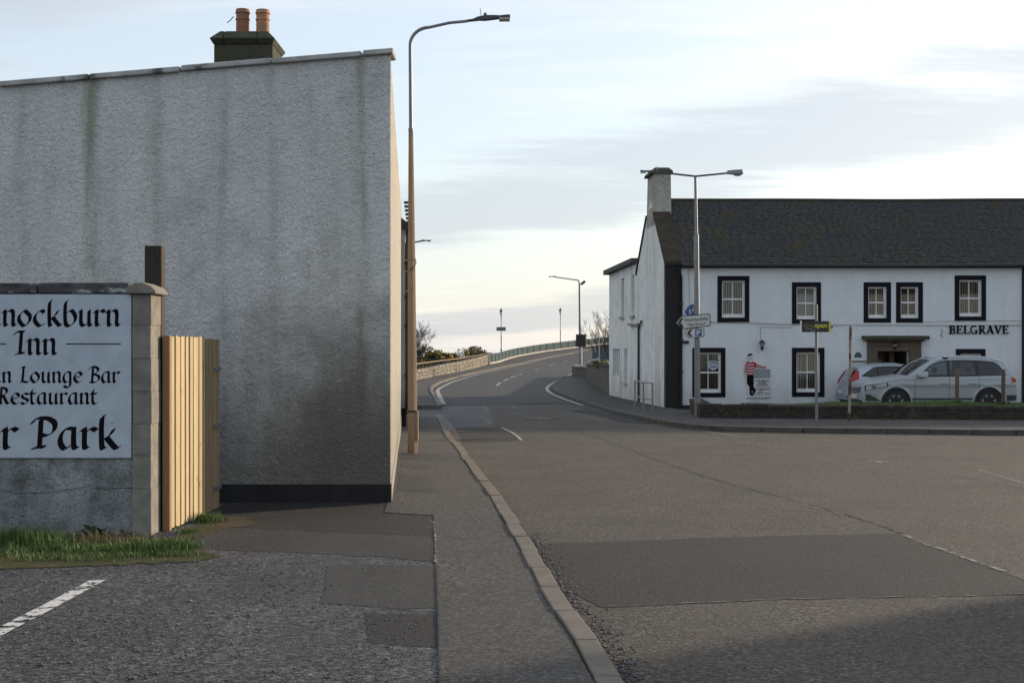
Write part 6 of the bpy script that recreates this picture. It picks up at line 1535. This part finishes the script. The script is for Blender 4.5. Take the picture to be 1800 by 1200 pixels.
# ------------------------------------------------------------------ house across the side road, outside the frame; its shadow crosses the junction
fh = thing('corner_house', 'plain harled house across the side road, only its shadow in view', 'house', (20, 12, 0))
c0 = V2(15.0, 17.9)
MB().box(15.0, 26, 4.0, 18.0, -.1, 5.0).build('wall', M['harl_hotel'], fh)
MB().prism([(14.8, 3.8, 5.0), (26.2, 3.8, 5.0), (20.5, 3.8, 8.4)], (0, 14.3, 0)).build('roof', M['slate'], fh)
for yy in (6, 10, 14): 
    MB().box(14.97, 15.02, yy, yy + .9, 1.0, 2.3).build('window', M['car_glass'], fh); MB().box(14.97, 15.02, yy, yy + .9, 3.2, 4.3).build('window', M['car_glass'], fh)

# ------------------------------------------------------------------ cars
def interp(T, x):
    if x <= T[0][0]: return T[0][1]
    for (a, va), (b2, vb) in zip(T, T[1:]):
        if x <= b2: return lerp(va, vb, (x - a) / (b2 - a))
    return T[-1][1]
def car(name, label, loc, rz, C):
    """C: profile tables in metres; x runs from the nose (0) to the tail (L)"""
    t = thing(name, label, 'car', loc, rz, group='silver cars parked before the hotel')
    L, W, hubs, rw_, za = C['L'], C['W'], C['hubs'], C['r'], C['arch']
    top = lambda x: interp(C['top'], x)
    def bot(x):
        z = interp(C['bot'], x)
        for hx_ in hubs:
            d = abs(x - hx_)
            if d < za: z = max(z, rw_ + sqrt(max(0, za * za - d * d)) * .98)
        return z
    def S(x, z):
        w = W / 2 * interp(C['plan'], x); b = C['belt']
        if z > b: w -= (z - b) * C['tumble'] + max(0, z - b - .35) ** 2 * .35
        else:
            w -= ((b - z) / b) ** 2 * .035 - .012 * math.exp(-((z - b * .82) / .06) ** 2)
            if z < .38: w -= (.38 - z) * .22
        for hx_ in hubs:
            d = hypot(x - hx_, z - rw_)
            w += .010 * sstep(za + .09, za + .01, d)
        return max(.05, w)
    xs = sorted(set([L * i / 90 for i in range(91)] + [hx_ + za * cos(i * pi / 16) for hx_ in hubs for i in range(17)] + [hx_ + s * (za + e) for hx_ in hubs for s in (-1, 1) for e in (.004,)] + [p[0] for p in C['top']]))
    xs = [x for i, x in enumerate(xs) if 0 <= x <= L and (i == 0 or x - xs[i - 1] > .003)]
    NR_ = 30; NU = 15; mb = MB(); idx = {}
    V = []; Fc = []
    def vid(p): V.append(p); return len(V) - 1
    colsL = []; colsR = []; strip = []
    for x in xs:
        zt = top(x) - C['edge']; zb_ = min(bot(x), zt - .02); l = []; r = []
        for j in range(NR_ + 1):
            z = lerp(zb_, zt, j / NR_); y = S(x, z); l.append(vid((x, -y, z))); r.append(vid((x, y, z)))
        st = [l[-1]]; wt = S(x, zt)
        for j in range(1, NU):
            u = -1 + 2 * j / NU; y = u * wt; e = 1 - abs(u) ** 5
            st.append(vid((x, y * .985, zt + C['edge'] * e + C['crown'] * (1 - u * u))))
        st.append(r[-1]); colsL.append(l); colsR.append(r); strip.append(st)
    gl0 = C['glass']; hi_ = lambda x: min(top(x) - C['edge'] - .035, interp(gl0['hi'], x)); lo_ = lambda x: interp(gl0['lo'], x)
    def open_(i, j):                                         # window openings
        xc = (xs[i] + xs[i + 1]) / 2; zc = sum(V[k_][2] for k_ in (colsL[i][j], colsL[i + 1][j], colsL[i][j + 1], colsL[i + 1][j + 1])) / 4
        return any(a < xc < b2 for a, b2 in gl0['panes']) and lo_(xc) + .004 < zc < hi_(xc) - .004
    for i in range(len(xs) - 1):
        for j in range(NR_):
            if open_(i, j): continue
            Fc.append((colsL[i][j], colsL[i + 1][j], colsL[i + 1][j + 1], colsL[i][j + 1])); Fc.append((colsR[i][j], colsR[i][j + 1], colsR[i + 1][j + 1], colsR[i + 1][j]))
        for j in range(NU):
            if 1 <= j < NU - 1 and any(a < (xs[i] + xs[i + 1]) / 2 < b2 for a, b2 in C['screens']): continue
            Fc.append((strip[i][j], strip[i + 1][j], strip[i + 1][j + 1], strip[i][j + 1]))
    for i in (0, len(xs) - 1):
        ring = colsL[i] + strip[i][1:-1] + colsR[i][::-1]; Fc.append(tuple(ring) if i == 0 else tuple(ring[::-1]))
    mb.add(V, Fc); mb.build('body', M[C['paint']], t, smooth=32, local=True)
    def side_patch(pn, m, x0, x1, lo, hi, parent=t, off=.004, sides=(-1, 1), n=14, rows=5):
        for sd__ in sides:
            q = MB(); vs = []; 
            for i in range(n + 1):
                x = lerp(x0, x1, i / n); a, b2 = lo(x), hi(x); b2 = max(b2, a + .002)
                for j in range(rows + 1):
                    z = lerp(a, b2, j / rows); vs.append((x, sd__ * (S(x, z) + off), z))
            fs = [(i * (rows + 1) + j, (i + 1) * (rows + 1) + j, (i + 1) * (rows + 1) + j + 1, i * (rows + 1) + j + 1) for i in range(n) for j in range(rows)]
            if sd__ > 0: fs = [f[::-1] for f in fs]
            q.add(vs, fs).build(pn, M[m], parent, smooth=True, local=True, fix=False)
    def top_patch(pn, m, x0, x1, u0, u1, off=.005, n=8):
        q = MB(); vs = []; nu = 8
        for i in range(n + 1):
            x = lerp(x0, x1, i / n); zt = top(x) - C['edge']; wt = S(x, zt)
            for j in range(nu + 1):
                u = lerp(u0, u1, j / nu); z = zt + C['edge'] * (1 - abs(u) ** 5) + C['crown'] * (1 - u * u); sl2 = (top(x + .01) - top(x - .01)) / .02; nn = hypot(1, sl2)
                vs.append((x - off * sl2 / nn, u * wt * .985, z + off / nn))
        q.add(vs, [(i * (nu + 1) + j, (i + 1) * (nu + 1) + j, (i + 1) * (nu + 1) + j + 1, i * (nu + 1) + j + 1) for i in range(n) for j in range(nu)]).build(pn, M[m], t, smooth=True, local=True, fix=False)
    for (x0, x1) in C['screens']: top_patch('windscreen' if x0 < L / 2 else 'rear_window', 'car_clear', x0 - .01, x1 + .01, -.90, .90)
    # side glass: black surround then separate panes
    b = C['belt']; gl = C['glass']; hi0 = lambda x: min(top(x) - C['edge'] - .035, interp(gl['hi'], x)); lo0 = lambda x: interp(gl['lo'], x)
    side_patch('window_surround', 'car_trim', gl['x0'], gl['x1'], lambda x: lo0(x) - .014, lambda x: lo0(x) + .020, off=.003, n=30, rows=1)
    side_patch('window_surround', 'car_trim', gl['x0'], gl['x1'], lambda x: max(lo0(x) - .01, hi0(x) - .026), lambda x: max(lo0(x) + .0, hi0(x) + .012), off=.003, n=30, rows=1)
    ends = [gl['x0']] + [v for pn_ in gl['panes'] for v in pn_] + [gl['x1']]
    for a, b2 in zip(ends[::2], ends[1::2]): side_patch('window_pillar', 'car_trim', a - .012, b2 + .012, lambda x: lo0(x) - .01, lambda x: max(lo0(x), hi0(x) + .01), off=.005, n=6)
    for a, b2 in gl['panes']: side_patch('side_window', 'car_clear', a, b2, lambda x: lo0(x) + .0, lambda x: max(lo0(x) + .004, hi0(x) - .004), off=.001)
    wi = W / 2 - .16
    MB().box(1.15, L - .35, -wi, wi, .35, .62).build('cabin_floor', M['car_trim'], t, local=True)
    MB().box(C['screens'][0][0] + .05, C['screens'][0][0] + .45, -wi, wi, .6, b - .06).build('dashboard', M['car_trim'], t, local=True, bevel=.04)
    for sx_ in C['seats']:
        for sy_ in (-.40, .40):
            st_ = MB().add([(sx_, sy_ - .24, .6), (sx_ + .14, sy_ - .24, .6), (sx_ + .14, sy_ + .24, .6), (sx_, sy_ + .24, .6), (sx_ + .17, sy_ - .21, b + .10), (sx_ + .28, sy_ - .21, b + .10), (sx_ + .28, sy_ + .21, b + .10), (sx_ + .17, sy_ + .21, b + .10)], [(3, 2, 1, 0), (4, 5, 6, 7), (0, 1, 5, 4), (1, 2, 6, 5), (2, 3, 7, 6), (3, 0, 4, 7)]).build('seat', M['car_trim'], t, local=True, bevel=.04, seg=2)
            MB().box(sx_ + .19, sx_ + .29, sy_ - .13, sy_ + .13, b + .14, b + .31).build('headrest', M['car_trim'], st_, local=True, bevel=.04, seg=2)
    for a, b2, c, d, nm, mm in C['side']: side_patch(nm, mm, a, b2, lambda x: c, lambda x: d, off=.005, n=10, rows=2)
    for hx_ in C['doors']:                                   # door shut lines
        side_patch('door_gap', 'car_trim', hx_, hx_ + .012, lambda x: max(bot(x), .36) + .01, lambda x: lo0(x) - .015, off=.002, n=1, rows=10)
    for hx_ in C['handles']:
        for s in (-1, 1):
            z = b - .17; y = S(hx_, z); q = MB(); q.tube([(hx_ - .11, s * (y + .0), z), (hx_ - .08, s * (y + .028), z + .005), (hx_ + .08, s * (y + .028), z + .005), (hx_ + .11, s * y, z)], .016, 6); q.build('door_handle', M[C['paint']], t, smooth=True, local=True)
    # wheels
    for hx_ in hubs:
        MB().box(hx_ - za * .98, hx_ + za * .98, -(W / 2 - .06), W / 2 - .06, .22, rw_ + za * .95).build('wheel_housing', M['car_trim'], t, local=True)
        for s in (-1, 1):
            yo = s * (W / 2 - .015); wd = .24; c = (hx_, yo, rw_)
            w = MB().lathe([(rw_ * .62, 0), (rw_ * .70, .012), (rw_ * .93, .004), (rw_, .04), (rw_, wd - .04), (rw_ * .93, wd), (rw_ * .6, wd)] if s < 0 else [(rw_ * .6, -wd), (rw_ * .93, -wd), (rw_, -wd + .04), (rw_, -.04), (rw_ * .93, -.004), (rw_ * .70, -.012), (rw_ * .62, 0)], c, 28, 'y').build('wheel', M['tyre'], t, smooth=35, local=True)
            q = MB(); q.lathe([(rw_ * .66, s * -.005), (rw_ * .60, s * -.012), (rw_ * .58, s * -.05)] , c, 28, 'y')
            for i in range(C['spokes']):
                a = 2 * pi * i / C['spokes'] + .2
                for e in (-.10, .10):
                    q.bar((hx_ + cos(a + e * .3) * .05, yo - s * .018, rw_ + sin(a + e * .3) * .05), (hx_ + cos(a + e) * rw_ * .61, yo - s * .012, rw_ + sin(a + e) * rw_ * .61), .022, .028, up=(0, 1, 0))
            q.lathe([(.06, s * -.03), (.055, s * -.008), (.01, s * -.004)], c, 12, 'y')
            q.build('rim', M['alloy'], w, smooth=30, local=True)
            MB().lathe([(rw_ * .57, s * -.055), (rw_ * .57, s * -.07)], c, 24, 'y').build('brake_disc', M['car_trim'], w, local=True)
    # mirrors
    for s in (-1, 1):
        x, z = C['mirror']; y = S(x, z)
        q = MB(); q.add([(x - .16, s * (y + .03), z - .02), (x + .10, s * (y + .05), z - .01), (x + .11, s * (y + .24), z), (x - .08, s * (y + .23), z), (x - .17, s * (y + .04), z + .10), (x + .10, s * (y + .05), z + .19), (x + .11, s * (y + .23), z + .17), (x - .08, s * (y + .22), z + .11)], [(3, 2, 1, 0), (4, 5, 6, 7), (0, 1, 5, 4), (1, 2, 6, 5), (2, 3, 7, 6), (3, 0, 4, 7)])
        o = q.build('mirror', M[C['paint']], t, bevel=.02, seg=2, local=True); MB().bar((x, s * (y - .02), z - .02), (x, s * (y + .08), z), .05, .03).build('mirror_foot', M['car_trim'], o, local=True)
    MB().box(.25, L - .2, -W / 2 + .12, W / 2 - .12, .20, .34).build('underbody', M['car_trim'], t, local=True)
    return t, side_patch, top_patch, S, top

EST = dict(L=4.75, W=1.92, hubs=(.95, 3.81), r=.36, arch=.45, edge=.05, crown=.035, belt=1.08, tumble=.26, paint='silver', spokes=7,
    top=[(0, .70), (.04, .84), (.10, .91), (.30, .99), (.7, 1.06), (1.1, 1.11), (1.27, 1.13), (1.45, 1.235), (1.75, 1.44), (2.0, 1.585), (2.2, 1.645), (2.6, 1.685), (3.1, 1.695), (3.7, 1.675), (4.1, 1.635), (4.30, 1.60), (4.42, 1.45), (4.58, 1.16), (4.66, 1.02), (4.72, .88), (4.75, .70)],
    bot=[(0, .40), (.06, .26), (.5, .22), (1.4, .30), (3.3, .30), (4.3, .32), (4.68, .38), (4.75, .46)],
    plan=[(0, .70), (.05, .80), (.15, .885), (.35, .955), (.6, .985), (1.0, 1), (3.9, 1), (4.3, .975), (4.55, .94), (4.68, .895), (4.75, .82)],
    screens=[(1.31, 2.06), (4.33, 4.57)],
    glass=dict(x0=1.62, x1=4.36, lo=[(1.5, 1.115), (3.0, 1.135), (4.4, 1.17)], hi=[(1.62, 1.115), (2.05, 1.47), (2.35, 1.585), (2.8, 1.61), (3.5, 1.60), (4.02, 1.55), (4.18, 1.44), (4.36, 1.18)], panes=[(1.72, 2.55), (2.62, 3.42), (3.50, 4.30)]),
    side=[(1.45, 3.30, .425, .475, 'sill_moulding', 'car_trim'), (.0, .02, .45, .46, 'trim_point', 'car_trim')], seats=(2.10, 3.15), doors=(1.52, 2.58, 3.50), handles=(2.42, 3.30), mirror=(1.74, 1.10))
PX0 = (1503 - 900) / FPX * 41.2
est, sp, tpch, S_, top_ = car('four_by_four_car', 'silver four-by-four with roof rails parked before the hotel, nose to the doorway side', (PX0 + .13, 41.75, -.05), .075, EST)
# nose: headlamps, grille, intakes, plate, roof rails, tail lamps
sp('headlight_bezel', 'car_trim', .05, .70, lambda x: lerp(.700, .825, (x - .05) / .65), lambda x: lerp(.86, .945, (x - .05) / .65), off=.004)
sp('headlight', 'headlight', .08, .66, lambda x: lerp(.720, .835, (x - .08) / .58), lambda x: lerp(.845, .925, (x - .08) / .58), off=.008)
sp('headlight_bulb', 'chrome', .22, .34, lambda x: .76, lambda x: .85, off=.012, n=4); sp('fog_intake', 'car_trim', .07, .45, lambda x: .40, lambda x: .40 + .19 * min(1, (.48 - x) / .3), off=.005); 
for z in (.46, .52): sp('intake_bar', 'chrome', .08, .36, lambda x: z, lambda x: z + .012, off=.009, n=6, rows=1)
sp('tail_light', 'tail_red', 4.54, 4.71, lambda x: .93, lambda x: lerp(1.12, 1.03, (x - 4.54) / .17), off=.006); sp('rear_bumper', 'car_trim', 4.38, 4.745, lambda x: .40, lambda x: .56, off=.008)
for s in (-1, 1):
    pts = [(x, s * (S_(x, 1.60) - .06), top_(x) + .045) for x in (2.35, 2.6, 3.0, 3.5, 3.95, 4.15)]; pts[0] = (2.25, pts[0][1], top_(2.25) - .02); pts[-1] = (4.2, pts[-1][1], top_(4.2) - .02)
    MB().tube(pts, .018, 6).build('roof_rail', M['chrome'], est, smooth=True, local=True)
    MB().box(2.45, 2.6, s * (S_(2.5, 1.6) - .09), s * (S_(2.5, 1.6) - .03), top_(2.5) - .02, top_(2.5) + .035).build('rail_foot', M['car_trim'], est, local=True)
g_ = MB().box(-.012, .02, -.50, .50, .63, .80).build('grille', M['car_trim'], est, local=True, bevel=.006)
for z in (.655, .70, .745, .785): MB().box(-.022, .0, -.49, .49, z, z + .014).build('grille_bar', M['chrome'], g_, local=True)
bd = MB().lathe([(.075, -.0), (.06, -.0)], (0, 0, 0), 20, 'y')
def badge(y0, z0):
    q = MB(); n = 24
    for i in range(n):
        a0, a1 = 2 * pi * i / n, 2 * pi * (i + 1) / n; q.bar((-.03, y0 + .075 * cos(a0), z0 + .075 * sin(a0)), (-.03, y0 + .075 * cos(a1), z0 + .075 * sin(a1)), .014, .012, up=(1, 0, 0))
    for pts in (((-.03, .065), (0, .005), (.03, .065)), ((-.065, .03), (-.03, -.06), (0, -.01), (.03, -.06), (.065, .03))):
        for a, b2 in zip(pts, pts[1:]): q.bar((-.03, y0 + a[0], z0 + a[1]), (-.03, y0 + b2[0], z0 + b2[1]), .012, .010, up=(1, 0, 0))
    q.build('badge', M['chrome'], est, local=True)
badge(0, .715)
MB().box(-.03, -.012, -.26, .26, .46, .57).build('number_plate', M['plate'], est, local=True, bevel=.004)
MB().box(-.008, .03, -.45, .45, .28, .42).build('lower_intake', M['car_trim'], est, local=True)
MB().box(1.2, 1.55, -.04, .04, .0, .01).build('ground_shadow_gap', M['car_trim'], est, local=True) if False else None

HAT = dict(L=3.80, W=1.68, hubs=(.76, 3.27), r=.30, arch=.355, edge=.05, crown=.03, belt=.98, tumble=.28, paint='silver2', spokes=6,
    top=[(0, .62), (.04, .74), (.15, .82), (.5, .92), (.85, 1.0), (1.05, 1.08), (1.5, 1.34), (1.75, 1.455), (2.1, 1.515), (2.6, 1.51), (3.1, 1.46), (3.36, 1.40), (3.44, 1.33), (3.56, 1.13), (3.66, .97), (3.72, .80), (3.78, .66), (3.80, .50)],
    bot=[(0, .34), (.06, .22), (.5, .18), (1.2, .22), (2.8, .22), (3.6, .28), (3.80, .36)],
    plan=[(0, .70), (.06, .80), (.2, .9), (.45, .97), (.8, 1), (2.9, 1), (3.3, .975), (3.55, .94), (3.7, .90), (3.80, .82)],
    screens=[(1.08, 1.72), (3.40, 3.58)],
    glass=dict(x0=1.25, x1=3.28, lo=[(1.2, 1.0), (2.0, 1.02), (3.3, 1.12)], hi=[(1.25, 1.0), (1.7, 1.32), (2.0, 1.42), (2.5, 1.43), (2.9, 1.40), (3.28, 1.13)], panes=[(1.35, 2.10), (2.16, 2.75), (2.80, 3.25)]),
    side=[(1.2, 2.8, .25, .29, 'sill_moulding', 'car_trim')], seats=(1.75, 2.55), doors=(1.2, 2.13), handles=(1.98, 2.70), mirror=(1.32, 1.0))
HYc = 44.55; hx0 = (1487 - 900) / FPX * 43.8
hat, sp2, tp2, S2_, top2 = car('hatchback_car', 'pale silver hatchback behind the four-by-four, its red tail light towards the signpost', (hx0 + 3.80, HYc, -.08), pi, HAT)
sp2('tail_light', 'tail_red', 3.38, 3.70, lambda x: lerp(.95, .66, (x - 3.38) / .32), lambda x: lerp(1.30, .96, max(0, x - 3.46) / .24), off=.007)
MB().box(3.795, 3.815, -.26, .26, .55, .66).build('number_plate', M['plate'], hat, local=True); sp2('bumper_strip', 'car_trim', 3.55, 3.79, lambda x: .42, lambda x: .47, off=.006)
# seats just visible through the glass are hidden by the tint
